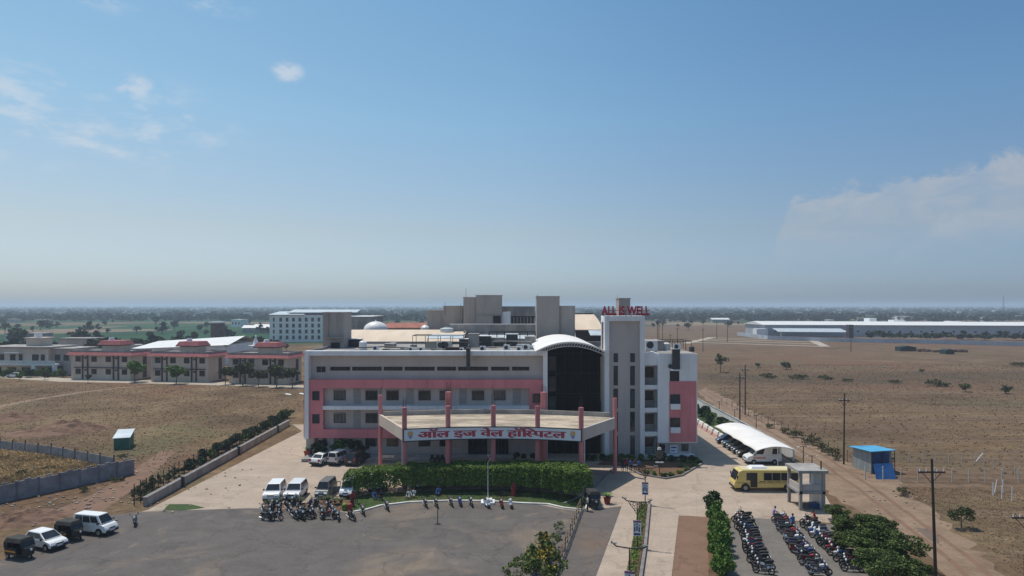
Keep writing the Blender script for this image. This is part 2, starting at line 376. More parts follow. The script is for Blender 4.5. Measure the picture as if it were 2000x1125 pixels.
# road in front of the residences, footpath in the bare field
struct(MB().ribbon([gp(*p) for p in ((-120, 728), (60, 738), (140, 743), (300, 746), (450, 750), (600, 756))], 7.5, .01), 'residence_road', m_track)
struct(MB().ribbon([gp(*p) for p in ((-20, 798), (60, 782), (160, 766), (240, 757), (300, 754))], [3, 2.2, 2, 2, 2.5], .012), 'footpath', m_dirtroad)
struct(MB().ribbon([gp(*p) for p in ((130, 1010), (210, 968), (270, 930), (300, 905), (330, 880))], [6, 4, 3, 3, 2], .012), 'worn_trail', m_dirtpatch)
# earth bunds in the far field
for k, (a, b, w) in enumerate(((((1338, 668)), (1612, 677), 2.4), ((1352, 664.5), (1600, 672), 2.2), ((1368, 662), (1590, 668), 2.2), ((1380, 659.5), (1580, 664.5), 2.2))):
    p, q = gp(*a), gp(*b)
    struct(MB().ribbon([p, along(p, q, .5), q], w * 1.9, .05), 'earth_bund', m_track)
for a, b, w in (((1340, 671), (1392, 659), 4.5), ((1582, 663), (1612, 677), 5)):
    struct(MB().ribbon([gp(*a), gp(*b)], w, .08), 'earth_bund', m_track)
# lawn island with white kerb in front of the clipped trees
kerb = [gp(*p) for p in ((690, 1001), (715, 997), (742, 989), (800, 982), (880, 979), (955, 980), (1020, 984), (1070, 986), (1100, 993), (1140, 997))]
back = [gp(*p) for p in ((1140, 972), (1090, 964), (1000, 957), (900, 957), (800, 961), (720, 966), (680, 972))]
struct(MB().sheet(kerb + back, .045), 'lawn_island', m_lawn)
struct(MB().strip(kerb, .28, 0, .16), 'lawn_kerb', kerb_white)
struct(MB().strip([gp(1141, 997), gp(1149, 985), gp(1140, 972)], .25, 0, .16), 'lawn_kerb', kerb_white)
struct(MB().sheet([gp(*p) for p in ((505, 992), (640, 994), (690, 1001), (680, 972), (600, 982), (520, 985))], .027), 'planting_strip', m_bed)
struct(MB().sheet([gp(*p) for p in ((318, 997), (330, 985), (372, 985), (400, 992), (360, 997))], .03), 'verge', m_lawn)
# planting bed in front of the tower
bed = [gp(*p) for p in ((1166, 908), (1215, 910), (1252, 928), (1300, 936), (1332, 930), (1372, 906))] + [(26.6, 98.6), (13.2, 98.8)]
struct(MB().sheet(bed, .05), 'planting_bed', m_bed)
struct(MB().strip([gp(1212, 908)] + [gp(*p) for p in ((1252, 928), (1300, 936), (1332, 930), (1372, 906))], .25, 0, .2), 'bed_kerb', kerb_grey)
struct(MB().strip([gp(1100, 985), gp(1150, 965), gp(1206, 906)], .22, 0, .14), 'ramp_kerb', kerb_grey)
struct(MB().sheet([(34.6, 112), (40, 112), (40.3, 152), (36.5, 152)], .016), 'garden_strip', m_lawn)
struct(MB().box(-29.6, 2.5, 97.2, 100.4, 0, .45), 'plinth', cement)

# ------------------------------------------------------------------ light, air, sky, camera
SUN_EL, SUN_AZ = rad(66.5), math.atan2(-.318, .291)      # azimuth clockwise from +Y
sd = bpy.data.lights.new('sun', 'SUN'); sd.energy = 3.6; sd.angle = rad(.5); sd.color = (1, .93, .84)
so = bpy.data.objects.new('sun', sd); COL.objects.link(so)
dirv = Vector((math.sin(SUN_AZ) * math.cos(SUN_EL), math.cos(SUN_AZ) * math.cos(SUN_EL), math.sin(SUN_EL)))
so.rotation_euler = dirv.to_track_quat('Z', 'Y').to_euler(); so.location = (-40, 60, 90)

w = bpy.data.worlds.new('World'); S.world = w; w.use_nodes = True
k = NT(w.node_tree); bg = w.node_tree.nodes['Background']
sky = k.new('ShaderNodeTexSky'); sky.sky_type = 'NISHITA'; sky.sun_disc = False
sky.sun_elevation = SUN_EL; sky.sun_rotation = SUN_AZ; sky.altitude = 0; sky.air_density = 1.0; sky.dust_density = 1.0; sky.ozone_density = 1.0
D = k.new('ShaderNodeTexCoord').outputs['Generated']
sp = k.new('ShaderNodeSeparateXYZ'); k.l.new(D, sp.inputs[0])
az = k.math('ARCTAN2', sp.outputs[0], sp.outputs[1]); el = k.math('ARCSINE', sp.outputs[2])
cv = k.new('ShaderNodeCombineXYZ'); k.l.new(az, cv.inputs[0]); k.l.new(el, cv.inputs[1])
A = cv.outputs[0]
# cumulus bank low in the sky to the north-east
nb = k.noise(k.vmul(A, (1, 1.5, 1)), 26, 7, .66, .5)
nbig = k.noise(k.vmul(A, (1, 1.2, 1)), 7, 4, .6)
edge = k.math('ADD', k.smooth(az, .335, .392, .02, .150), k.smooth(az, .40, .66, 0, .036))
edge = k.math('ADD', edge, k.math('MULTIPLY', k.math('SUBTRACT', nb, .5), .075))
edge = k.math('ADD', edge, k.math('MULTIPLY', k.math('SUBTRACT', nbig, .5), .03))
dep = k.math('SUBTRACT', edge, el)
bank = k.smooth(dep, 0, .016)
lump = k.smooth(k.noise(k.vmul(A, (1, 2.2, 1)), 15, 6, .6, .6), .36, .66, .45, 1)
rimfade = k.math('MULTIPLY', k.smooth(dep, .01, .13, 1, .25), lump)
gate = k.math('MULTIPLY', k.math('MULTIPLY', k.smooth(az, .335, .37), k.smooth(el, .035, .12)), k.smooth(az, 1.3, 1.6, 1, 0))
bank = k.math('MULTIPLY', k.math('MULTIPLY', bank, rimfade), gate)
edge2 = k.math('ADD', k.smooth(az, .44, .58, .03, .115), k.math('MULTIPLY', k.math('SUBTRACT', nb, .5), .05))
dep2 = k.math('SUBTRACT', edge2, el)
bank2 = k.math('MULTIPLY', k.math('MULTIPLY', k.smooth(dep2, 0, .014), k.math('MULTIPLY', k.smooth(dep2, .01, .05, .4, 0), lump)), gate)
# wisps high on the other side
nw = k.noise(k.vmul(A, (10, 30, 1)), 1, 6, .62, .35); nw2 = k.noise(k.vmul(A, (24, 46, 1)), 1, 5, .6, .2)
def blob(a0, e0, ra, re):
    q = k.math('ADD', k.math('POWER', k.math('DIVIDE', k.math('ABSOLUTE', k.math('SUBTRACT', az, a0)), ra), 2), k.math('POWER', k.math('DIVIDE', k.math('ABSOLUTE', k.math('SUBTRACT', el, e0)), re), 2))
    return k.smooth(q, 0, 1, 1, 0)
region = k.math('MAXIMUM', blob(-.56, .225, .24, .075), blob(-.50, .385, .16, .04))
wisp = k.math('MULTIPLY', region, k.smooth(k.math('ADD', k.math('MULTIPLY', nw, .6), k.math('MULTIPLY', nw2, .4)), .47, .66))
puff = k.math('MULTIPLY', k.math('MAXIMUM', blob(-.314, .311, .028, .017), k.math('MULTIPLY', blob(-.50, .271, .03, .02), .9)), k.smooth(nw2, .40, .6))
wisp = k.math('MULTIPLY', k.math('MAXIMUM', wisp, puff), .62)
grade = k.ramp(k.math('DIVIDE', el, .5, clamp=True), [(0, (.63, .78, 1.08)), (.06, (.66, .80, 1.08)), (.21, (.78, .80, .84)), (.40, (.79, .90, .92)), (.52, (.77, .97, .98)), (.84, (.69, .97, 1.01))])
lr = k.ramp(k.smooth(az, -.75, .75), [(0, (1.12, 1.06, 1.0)), (.5, (1, 1, 1)), (1, (.74, .80, .90))])
skyc = k.mix(1.0, k.mix(1.0, sky.outputs[0], grade, 'MULTIPLY'), lr, 'MULTIPLY')
clr = k.mix(k.math('MULTIPLY', bank, .75), skyc, (3.75, 4.05, 4.45))
clr = k.mix(bank2, clr, (3.9, 4.3, 4.75))
clr = k.mix(wisp, clr, (5.6, 6.0, 6.5))
k.l.new(clr, bg.inputs[0]); bg.inputs[1].default_value = .118

hm, hk, hb = newmat('haze_air'); hm.node_tree.nodes.remove(hb)
pv = hk.new('ShaderNodeVolumePrincipled'); pv.inputs['Color'].default_value = (.70, .84, 1, 1); pv.inputs['Density'].default_value = .00027; pv.inputs['Anisotropy'].default_value = .2
hk.l.new(pv.outputs[0], hm.node_tree.nodes['Material Output'].inputs['Volume'])
tag(build(MB().box(-21500, 21500, -500, 24500, -1, 48), 'haze', hm), kind='stuff')

cd = bpy.data.cameras.new('camera'); co = bpy.data.objects.new('camera', cd); COL.objects.link(co)
co.location = (0, 0, H); co.rotation_euler = (rad(90), 0, 0); cd.sensor_width = 36; cd.lens = 36 * F / 2000; cd.shift_y = (HY - 562.5) / 2000
cd.clip_start = .5; cd.clip_end = 60000; S.camera = co
S.view_settings.view_transform = 'Standard'; S.view_settings.look = 'None'; S.view_settings.exposure = 0; S.view_settings.gamma = 1
S.cycles.use_denoising = True; S.cycles.max_bounces = 6; S.cycles.diffuse_bounces = 3; S.cycles.glossy_bounces = 2
S.cycles.transmission_bounces = 2; S.cycles.volume_bounces = 1; S.cycles.transparent_max_bounces = 4
S.cycles.sample_clamp_indirect = 4
# ------------------------------------------------------------------ hospital
def hx(x): return (x - 1000) * 100 / F
def hz(y): return H - (y - HY) * 100 / F
glass_blind = mat('glass_blind', (.10, .10, .10), .25, .3, 1.0, spec=.5)
def window(parent, x0, x1, y, z0, z1, fr=None, pane=None, name='window', f=.09, bars=1, depth=.1):
    """frame proud of the wall plane y (facing -Y), pane set inside it"""
    m = MB()
    m.box(x0 - f, x1 + f, y - depth, y - .002, z1, z1 + f); m.box(x0 - f, x1 + f, y - depth, y - .002, z0 - f, z0)
    m.box(x0 - f, x0, y - depth, y - .002, z0, z1); m.box(x1, x1 + f, y - depth, y - .002, z0, z1)
    for b in range(bars):
        xb = x0 + (x1 - x0) * (b + 1) / (bars + 1); m.box(xb - .03, xb + .03, y - depth * .8, y - .02, z0, z1)
    w_ = build(m, name, fr or dark_metal, parent)
    pv_ = pane or R.choice((glass_dark, glass_dark, glass_dark, glass_blue, glass_blind))
    build(MB().box(x0, x1, y - .02, y - .004, z0, z1), 'pane', pv_, w_)
    if fr is None and bars == 2 and R.random() < .7: build(MB().box(x0 - .1, x1 + .1, y - .28, y - depth - .003, z1 + f * .3, z1 + f * .3 + .06), 'hood', cement, w_)
    return w_

hosp = thing('hospital_building', 'long pink, grey and white hospital with tall white framed tower and dark glazed bay', 'hospital', (-6, 100, 0))
WY = 100.6
build(MB().box(-29.95, 5.0, WY, 126, 0, 15.0), 'wing_wall', grey_paint, hosp)
fm = MB()
fm.box(hx(597), hx(1069), 99.4, WY - .003, hz(694), hz(685)); fm.box(hx(597), hx(605), 99.4, WY - .003, hz(856), hz(694)); fm.box(hx(1060.5), hx(1069), 99.4, WY - .003, 0, hz(694))
build(fm, 'wing_frame', white_paint, hosp)
build(MB().box(-29.9, -29.7, 100.61, 126, 15.0, 15.48).box(-29.7, 5.0, 125.8, 126, 15.0, 15.48).box(4.8, 5.0, 103, 125.8, 15.0, 15.48), 'parapet', cement, hosp)
build(MB().box(-29.7, 4.8, 100.62, 125.8, 15.001, 15.06), 'roof', roof_deck, hosp)
pm = MB()
pm.box(hx(605.1), hx(1060.4), 99.75, WY - .003, hz(758), hz(741)); pm.box(hx(605.1), hx(632), 99.75, WY - .003, hz(838), hz(758.1)); pm.box(hx(1034), hx(1060.4), 99.75, WY - .003, hz(838), hz(758.1))
pm.box(hx(605.1), hx(1060.4), 99.75, WY - .003, hz(855), hz(838.1))
build(pm, 'pink_band', pink_paint, hosp)
build(MB().box(-30.18, -29.952, 100.2, 110, 3, hz(741)), 'pink_return', pink_paint, hosp)
build(MB().box(hx(632.2), hx(1033.8), 99.55, WY - .003, hz(799.5), hz(792.5)), 'ledge', white_paint, hosp)
for a, b in ((617, 624), (626.5, 633)): window(hosp, hx(a), hx(b), WY, hz(727), hz(717.5), f=.05)
for k_, (a, b) in enumerate(((643, 682), (686, 744), (748, 785), (789, 848), (853, 890), (894, 953), (959, 995), (1000, 1034))):
    m = MB(); z0, z1 = hz(724.5), hz(717); m.box(hx(a), hx(b), WY - .06, WY - .004, z0, z1)
    s_ = build(m, 'slit_window', dark_metal, hosp)
    n_ = max(3, int((b - a) / 9)); p_ = MB()
    for q in range(n_): p_.box(hx(a + (b - a) * q / n_ + .6), hx(a + (b - a) * (q + 1) / n_ - .6), WY - .08, WY - .062, z0 + .06, z1 - .06)
    build(p_, 'pane', glass_dark, s_)
wins = [(651, 672), (713.5, 734.5), (754.5, 776), (817.5, 839), (859, 880), (922.5, 944), (965, 986)]
for a, b in wins:
    for t, u in ((764.5, 781.5), (809.5, 826)):
        if t > 800 and a > 740: continue
        window(hosp, hx(a), hx(b), WY, hz(u), hz(t), bars=2)
for a, b in ((612, 624),):
    for t, u in ((764.5, 780.5), (809.5, 825.5)): window(hosp, hx(a), hx(b), 99.75, hz(u), hz(t), f=.06)
window(hosp, hx(1041), hx(1055), 99.75, hz(785), hz(769), f=.06)
for a, b in ((688.5, 702), (792.5, 806.5), (896.5, 911), (1001.5, 1017)):
    for t, u in ((759, 790), (802, 836)):
        if t > 800 and a > 740: continue
        m = MB(); x0, x1 = hx(a), hx(b)
        for q in range(9):
            zz = hz(u) + (hz(t) - hz(u)) * q / 9; m.box(x0, x1, WY - .09, WY - .004, zz, zz + .19)
        build(m, 'louvre_panel', louvre, hosp)
for a, b in ((713, 733), (755, 775), (817.5, 838), (859, 880)): window(hosp, hx(a), hx(b), WY, hz(872), hz(857.5), bars=2)
for a, b in ((613, 619), (629, 635), (651, 672)): window(hosp, hx(a), hx(b), WY, hz(871), hz(857), f=.05)
for a, b in ((914, 951), (967, 993)):
    m = MB(); m.box(hx(a), hx(b), WY - .1, WY - .003, .1, 2.75); d_ = build(m, 'entrance_door', dark_metal, hosp)
    m = MB(); n_ = 4
    for q in range(n_): m.box(hx(a + (b - a) * q / n_) + .06, hx(a + (b - a) * (q + 1) / n_) - .06, WY - .13, WY - .103, .2, 2.6)
    build(m, 'pane', glass_dark, d_)
build(MB().box(hx(912), hx(919), 98.6, 99.35, 13.0, 15.7).box(hx(911), hx(918), 98.9, 101, 15.5, 15.9), 'duct', dark_metal, hosp)
# glazed bay under the barrel roof
build(MB().box(5.0, 13.1, 103.2, 126, 0, 14.9), 'atrium_wall', cement, hosp)
m = MB(); m.box(5.0, 13.2, 102.9, 103.19, 0, 15.6)
cw = build(m, 'curtain_wall', curtain_dark, hosp)
m = MB()
for q in range(7): m.box(5.3 + q * 1.25, 5.37 + q * 1.25, 102.8, 102.899, 0, 15.5)
for q in range(5): m.box(5.0, 13.1, 102.82, 102.898, 2.9 + q * 3.0, 2.97 + q * 3.0)
build(m, 'mullion', mat('mullion_dark', (.016, .017, .018), .6, .2, 3), cw)
for q in range(4): build(MB().box(5.45, 6.5, 102.78, 102.815, 3.3 + 3 * q, 5.5 + 3 * q), 'glass_panel', glass_blue, cw)
def arc(n=26, x0=3.35, x1=13.35, zs=15.3, rise=1.35):
    return [(x0 + (x1 - x0) * i / n, zs + rise * (1 - (2 * i / n - 1) ** 2)) for i in range(n + 1)]
A_ = arc(); top = [(x, z + .22) for x, z in A_]
m = MB(); n_ = len(A_)
for i in range(n_ - 1):
    (xa, za), (xb, zb) = A_[i], A_[i + 1]
    m.hexa([(xa, 98.6, za), (xb, 98.6, zb), (xb, 124, zb), (xa, 124, za)], [(xa, 98.6, za + .22), (xb, 98.6, zb + .22), (xb, 124, zb + .22), (xa, 124, za + .22)])
br_ = build(m, 'barrel_roof', membrane, hosp)
m = MB(); n_ = len(A_) - 1
for i in range(n_):
    (xa, za), (xb, zb) = A_[i], A_[i + 1]
    m.hexa([(xa, 98.7, za - .5), (xb, 98.7, zb - .5), (xb, 98.78, zb - .5), (xa, 98.78, za - .5)], [(xa, 98.7, za - .42), (xb, 98.7, zb - .42), (xb, 98.78, zb - .42), (xa, 98.78, za - .42)])
    m.hexa([(xa, 98.7, za - .5), (xa + .09, 98.7, za - .5), (xa + .09, 98.78, za - .5), (xa, 98.78, za - .5)], [(xb - .09, 98.7, zb), (xb, 98.7, zb), (xb, 98.78, zb), (xb - .09, 98.78, zb)])
build(m, 'arch_truss', white_metal, br_)
m = MB()
for i in range(n_):
    (xa, za), (xb, zb) = A_[i], A_[i + 1]
    m.hexa([(xa, 102.5, za - .9), (xb, 102.5, zb - .9), (xb, 102.7, zb - .9), (xa, 102.7, za - .9)], [(xa, 102.5, za - .01), (xb, 102.5, zb - .01), (xb, 102.7, zb - .01), (xa, 102.7, za - .01)])
build(m, 'arch_infill', curtain_dark, br_)
# tower
TX0, TX1 = hx(1181), hx(1258.5)
build(MB().box(TX0, TX1, 100.35, 103.6, 0, hz(618)), 'tower_wall', grey_paint, hosp)
m = MB(); m.box(TX0 - .02, hx(1189.5), 99.8, 100.347, 0, hz(627)); m.box(hx(1250), TX1 + .02, 99.8, 100.347, 0, hz(627)); m.box(TX0 - .02, TX1 + .02, 99.8, 100.347, hz(627), hz(617))
m.box(TX0 - .06, TX0 - .004, 100.349, 103.62, 0, hz(617) + .02); m.box(TX0, TX1, 100.349, 103.5, hz(618) + .003, hz(617) - .01)
build(m, 'tower_frame', white_paint, hosp)
build(MB().box(TX0 - .09, TX0 - .062, 100.9, 102.9, 15.6, 19.6), 'side_slot', frame_maroon, hosp)
for a, b in ((1199.7, 1206.8), (1232.3, 1240)):
    for t, u in ((691, 707), (715.5, 752.5), (760.5, 797), (805.5, 843), (852, 888)):
        window(hosp, hx(a), hx(b), 100.35, hz(u), hz(t), f=.05, bars=0, pane=glass_blue, depth=.06)
# balcony bay
build(MB().box(TX1 + .001, hx(1285), 101.6, 124, 0, 15.0), 'stair_bay', cement, hosp)
for za_, zb_ in ((714, 690), (761, 752.5), (806, 797.5), (852.5, 844)): build(MB().box(TX1 + .03, hx(1285), 100.3, 101.597, hz(za_), hz(zb_)), 'floor_band', white_paint, hosp)
build(MB().box(TX1 + .03, hx(1285), 100.3, 101.597, 0, hz(889.5)), 'floor_band', white_paint, hosp)
for t, u in ((714.5, 752), (761.5, 797), (806.5, 843.5), (853, 889)):
    m = MB(); z0, z1, x0, x1 = hz(u), hz(t), TX1 + .04, hx(1284.6)
    m.box(x0, x1, 101.2, 101.25, z0, z0 + .95); m.box(x0, x0 + .12, 100.5, 100.6, z0, z1); m.box(x1 - .3, x1 - .2, 100.5, 100.6, z0, z1); m.box(x0, x1, 100.5, 100.6, z1 - .15, z1)
    b_ = build(m, 'balcony', cement, hosp)
    build(MB().box(x0 + .25, x1 - .4, 101.42, 101.5, z0 + .96, z1 - .3), 'pane', glass_dark, b_)
    m = MB()
    for q in range(4): m.box(x0, x1, 100.52, 100.56, z0 + .25 * q + .1, z0 + .25 * q + .14)
    build(m, 'railing', black_metal, b_)
# east wing
EX0, EX1 = hx(1285), hx(1362)
build(MB().box(EX0 + .002, EX1, 100.0, 124, hz(865), 15.05), 'east_wall', white_paint, hosp)
build(MB().box(EX0 + .003, EX1 - .7, 100.7, 123.5, 0, hz(865) - .003), 'ground_floor', grey_paint, hosp)
build(MB().box(EX0 + .2, EX1 - .2, 100.2, 123.8, 15.052, 15.1), 'roof', roof_deck, hosp)
build(MB().box(hx(1307), hx(1360), 99.93, 99.997, hz(863), hz(744.5)), 'pink_panel', pink_paint, hosp)
window(hosp, hx(1309), hx(1325.5), 100.0, hz(743.5), hz(724), f=.06)
window(hosp, hx(1309.5), hx(1327), 99.93, hz(787.5), hz(771), f=.06); window(hosp, hx(1309.5), hx(1327), 99.93, hz(833), hz(816.5), f=.06)
for t, u in ((788.6, 799), (834, 845)): build(MB().box(hx(1309), hx(1327.5), 99.5, 99.927, hz(u), hz(t)), 'window_box', white_paint, hosp)
build(MB().box(hx(1312), hx(1326), 99.3, 99.99, hz(720.5), hz(682)), 'duct', dark_metal, hosp)
build(MB().box(hx(1308), hx(1328), 99.1, 99.995, hz(723.2), hz(721)), 'window_hood', white_paint, hosp)
build(MB().ball((hx(1308), 99.8, hz(715)), (.25, .2, .3)), 'light_fitting', dark_metal, hosp)
build(MB().box(hx(1303), hx(1356), 99.6, 100.69, .28, .5), 'step', white_paint, hosp)
for a, b in ((1290, 1300), (1334, 1346)): window(hosp, hx(a), hx(b), 100.7, .9, 1.8, f=.05)
# stair heads and lift rooms on the roof
def head(x0, x1, yt, Y, d, yb=690, name='stair_head', mt=taupe_paint, cap=True):
    X0, X1, z1 = wx(x0, Y), wx(x1, Y), wz(yt, Y)
    m = MB().box(X0, X1, Y, Y + d, 15.06, z1)
    if cap: m.box(X0 - .08, X1 + .08, Y - .08, Y + d + .08, z1 + .002, z1 + .12)
    return build(m, name, mt, hosp)
h_ = head(630.5, 672, 611, 113, 5.2)
build(MB().box(wx(647, 113), wx(664, 113), 112.9, 112.997, 15.1, wz(669, 113)), 'door', black_metal, h_)
build(MB().box(wx(634, 113), wx(678, 113), 112.3, 112.995, wz(659.5, 113), wz(657.5, 113)), 'ledge', cement, h_)
build(MB().box(wx(645, 113), wx(667, 113), 112.4, 112.99, wz(668.3, 113), wz(666.6, 113)), 'door_hood', cement, h_)
build(MB().box(wx(640, 113), wx(641.5, 113), 112.8, 112.99, 17, 21.0).box(wx(664, 113), wx(665.5, 113), 112.8, 112.99, 17, 21.0), 'rib', taupe_paint, h_)
head(1259.5, 1296, 667, 106, 5, mt=cement)
head(1048, 1093, 579.5, 127.5, 4.5, mt=taupe_paint); head(1094, 1123, 598.5, 128, 4)
# letters
def text_mb(s, size, extrude, off):
    c = bpy.data.curves.new('lettering', 'FONT'); c.body = s; c.size = size; c.extrude = extrude; c.offset = off
    o = bpy.data.objects.new('lettering', c); COL.objects.link(o); bpy.context.view_layer.update()
    dg = bpy.context.evaluated_depsgraph_get(); me = bpy.data.meshes.new_from_object(o.evaluated_get(dg))
    m = MB(); m.v = [tuple(v.co) for v in me.vertices]
    for p in me.polygons: m.f.append(list(p.vertices)); m.m.append(0); m.s.append(False)
    bpy.data.objects.remove(o); bpy.data.curves.remove(c); bpy.data.meshes.remove(me)
    return m
def bounds(m, i): return min(v[i] for v in m.v), max(v[i] for v in m.v)
lt = text_mb('ALL IS WELL', 1.0, .06, .034)
xa, xb = bounds(lt, 0); za, zb = bounds(lt, 1)
LX0, LX1, LZ0, LZ1 = hx(1174.5), hx(1268.5), 20.62, 21.95
lt.v = [(LX0 + (v[0] - xa) / (xb - xa) * (LX1 - LX0), 100.0 - v[2], LZ0 + (v[1] - za) / (zb - za) * (LZ1 - LZ0)) for v in lt.v]
sg = thing('rooftop_lettering', 'dark red capital letters reading ALL IS WELL standing along the top of the tower', 'sign', (16, 100, 20.5))
build(lt, 'lettering', letter_red, sg)
m = MB().box(LX0, LX1, 100.1, 100.16, 20.6, 20.68).box(LX0, LX1, 100.1, 100.16, 21.3, 21.36)
for q in range(9): m.box(LX0 + .3 + q * .8, LX0 + .36 + q * .8, 100.1, 100.16, 20.48, 21.4)
build(m, 'rail_frame', frame_maroon, sg)

# ------------------------------------------------------------------ entrance canopy
can = thing('entrance_canopy', 'broad concrete entrance canopy on round pink columns with bare reinforcing bars', 'canopy', (-2, 90, 0))
FL, FM, FR = (-12.85, 82.35), (-2.4, 83.9), (8.25, 82.35)
BR, BL = (13.6, 90.9), (-17.9, 93.6)
front = []
for i in range(13):
    t = i / 12; x = FL[0] + (FR[0] - FL[0]) * t; front.append((x, 82.35 + 1.75 * (1 - (2 * t - 1) ** 2)))
backp = [(13.2, 93.5), (4, 95.9), (-3, 96.6), (-9, 96.0), (-17.6, 94.6)]
build(MB().prism(front + [BR] + backp + [BL], 6.75, 6.95), 'roof_slab', stained_deck, can)
build(MB().strip(front, .3, 5.85, 7.32), 'front_beam', grey_paint, can)
build(MB().strip([FR, BR], .3, 5.9, 7.35), 'side_beam', grey_paint, can); build(MB().strip([BL, FL], .3, 5.9, 7.35), 'side_beam', beige_paint, can)  # second beam's lighter beige paints in the sun falling on that side
build(MB().strip(backp, .25, 6.6, 7.55), 'rear_upstand', cement, can)
build(MB().strip([(-12.6, 88), (-3, 89.5), (8, 88)], .25, 6.2, 6.75).strip([(-4.6, 84), (-4.2, 96)], .25, 6.22, 6.748).strip([(3, 84), (3.5, 95.8)], .25, 6.22, 6.748), 'joist', grey_paint, can)
fc = [(wx(790, 82.6), 82.6), (wx(875, 83.9), 83.9), (wx(963.5, 84.35), 84.35), (wx(1050, 83.9), 83.9), (wx(1135, 82.6), 82.6)]
bc = [(wx(743, 93.6), 93.6), (wx(876, 97.2), 97.2), (wx(1062, 96.8), 96.8), (wx(1201, 90.7), 90.7)]
for i, (x, y) in enumerate(fc + bc):
    r = .3 if i < 5 else (.27 if i in (5, 8) else .46)
    cm = build(MB().cyl((x, y, 0), (x, y, 9.85 if i < 5 else 9.9), r, r, 16), 'column', column_pink, can)
    m = MB()
    for q in range(6):
        a = q * math.pi / 3 + i; hgt = R.uniform(.7, 1.5) if i != 2 else R.uniform(1.2, 2.6)
        m.cyl((x + .72 * r * math.cos(a), y + .72 * r * math.sin(a), 9.8), (x + .72 * r * math.cos(a) + R.uniform(-.04, .04), y + .72 * r * math.sin(a), 9.85 + hgt), .018, .018, 4)
    build(m, 'rebar', rust_metal, cm)
build(MB().cyl((FL[0] - .25, 82.5, 0), (FL[0] - .25, 82.5, 5.9), .05).cyl((FR[0] + .42, 82.6, 0), (FR[0] + .42, 82.6, 5.9), .05), 'drain_pipe', plastic_white, can)

# name board on the front beam
def fy(x):
    t = (x - FL[0]) / (FR[0] - FL[0]); return 82.35 + 1.75 * (1 - (2 * t - 1) ** 2)
brd = thing('name_board', 'curved white name board with red Devanagari lettering and two flower emblems on the canopy', 'sign board', (-2, 82, 6.6))
bx0, bx1, bz0, bz1 = FL[0] + .02, FR[0] - .05, 5.93, 7.27
pts = [(bx0 + (bx1 - bx0) * i / 24, fy(bx0 + (bx1 - bx0) * i / 24) - .27) for i in range(25)]
build(MB().strip(pts, .16, bz0, bz1), 'panel', sign_white, brd)
m = MB().strip([(x, y - .03) for x, y in pts], .16, bz1 + .002, bz1 + .1).strip([(x, y - .03) for x, y in pts], .16, bz0 - .1, bz0 - .002)
m.box(bx0 - .12, bx0 - .002, pts[0][1] - .12, pts[0][1] + .06, bz0 - .1, bz1 + .1); m.box(bx1 + .002, bx1 + .12, pts[-1][1] - .12, pts[-1][1] + .06, bz0 - .1, bz1 + .1)
build(m, 'border', black_metal, brd)
def clipx(mb, xmax):
    me = mb.mesh('clip', []); bm = bmesh.new(); bm.from_mesh(me)
    bmesh.ops.bisect_plane(bm, geom=bm.verts[:] + bm.edges[:] + bm.faces[:], plane_co=(xmax, 0, 0), plane_no=(1, 0, 0), clear_outer=True)
    o = MB(); bm.verts.ensure_lookup_table(); bm.verts.index_update(); o.v = [tuple(v.co) for v in bm.verts]
    for f in bm.faces: o.f.append([v.index for v in f.verts]); o.m.append(0); o.s.append(False)
    bm.free(); bpy.data.meshes.remove(me); return o
def word(seq):
    """lay glyphs side by side; returns one MB in glyph units"""
    out = MB(); cur = 0
    for g_, adv_cut, dx in seq:
        t = text_mb(g_, 1.0, 0, 0)
        if not t.v: cur += .25; continue
        a, b = bounds(t, 0)
        if adv_cut: b = a + (b - a) * adv_cut; t = clipx(t, b)
        for lay in range(6):
            out.add([(v[0] - a + cur + dx + (lay - 2.5) * .02, v[1] + (lay % 2) * .026, lay * .003) for v in t.v], t.f)
        cur += .17 if g_ == 'ि' else b - a - .012
    return out, cur
def lay(words, x0, x1, z0, z1, mats, parent):
    tot = sum(w_[1] for w_ in words) + .28 * (len(words) - 1); cur = 0; s_ = (x1 - x0) / tot
    ys = [v[1] for w_ in words for v in w_[0].v]; lo, hi = min(ys), max(ys)
    for mb, wd in words:
        vs = []
        for v in mb.v:
            X = x0 + (cur + v[0]) * s_; vs.append((X, fy(X) - .36 - v[2], z0 + (v[1] - lo) / (hi - lo) * (z1 - z0)))
        mb.v = vs; build(mb, 'lettering', mats, parent); cur += wd + .28
ws = [word([('ऑल', 0, 0)]), word([('इज', 0, 0)]), word([('वेल', 0, 0)]), word([('हॉ', 0, 0), ('ि', 0, 0), ('स', .71, 0), ('प', 0, 0), ('ट', 0, 0), ('ल', 0, 0)])]
lay(ws, wx(819, 83.2), wx(1103, 83.2), 6.0, 7.24, sign_red, brd)
for px in (803, 1118):
    x = wx(px, 82.8); y = fy(x) - .36
    m = MB(); z = 6.78
    for q in range(8):
        a = q * math.pi / 4; c, s_ = math.cos(a), math.sin(a)
        m.add([(x + .06 * c, y, z + .06 * s_), (x + .2 * c - .1 * s_, y - .01, z + .2 * s_ + .1 * c), (x + .34 * c, y, z + .34 * s_), (x + .2 * c + .1 * s_, y - .012, z + .2 * s_ - .1 * c)], [(0, 1, 2, 3)])
    m.v = [(v[0], fy(v[0]) - .385 + (v[1] - y), v[2]) for v in m.v]; em = build(m, 'emblem', logo_yellow, brd)
    m = MB()
    for zz, wd in ((6.42, .34), (6.24, .24)): m.add([(x - wd, y - .005, zz + .14), (x, y - .006, zz - .1), (x + wd, y - .005, zz + .14), (x, y - .004, zz + .03)], [(0, 1, 3), (1, 2, 3)])
    m.v = [(v[0], fy(v[0]) - .40 + (v[1] - y), v[2]) for v in m.v]; build(m, 'chevron', logo_blue, em)
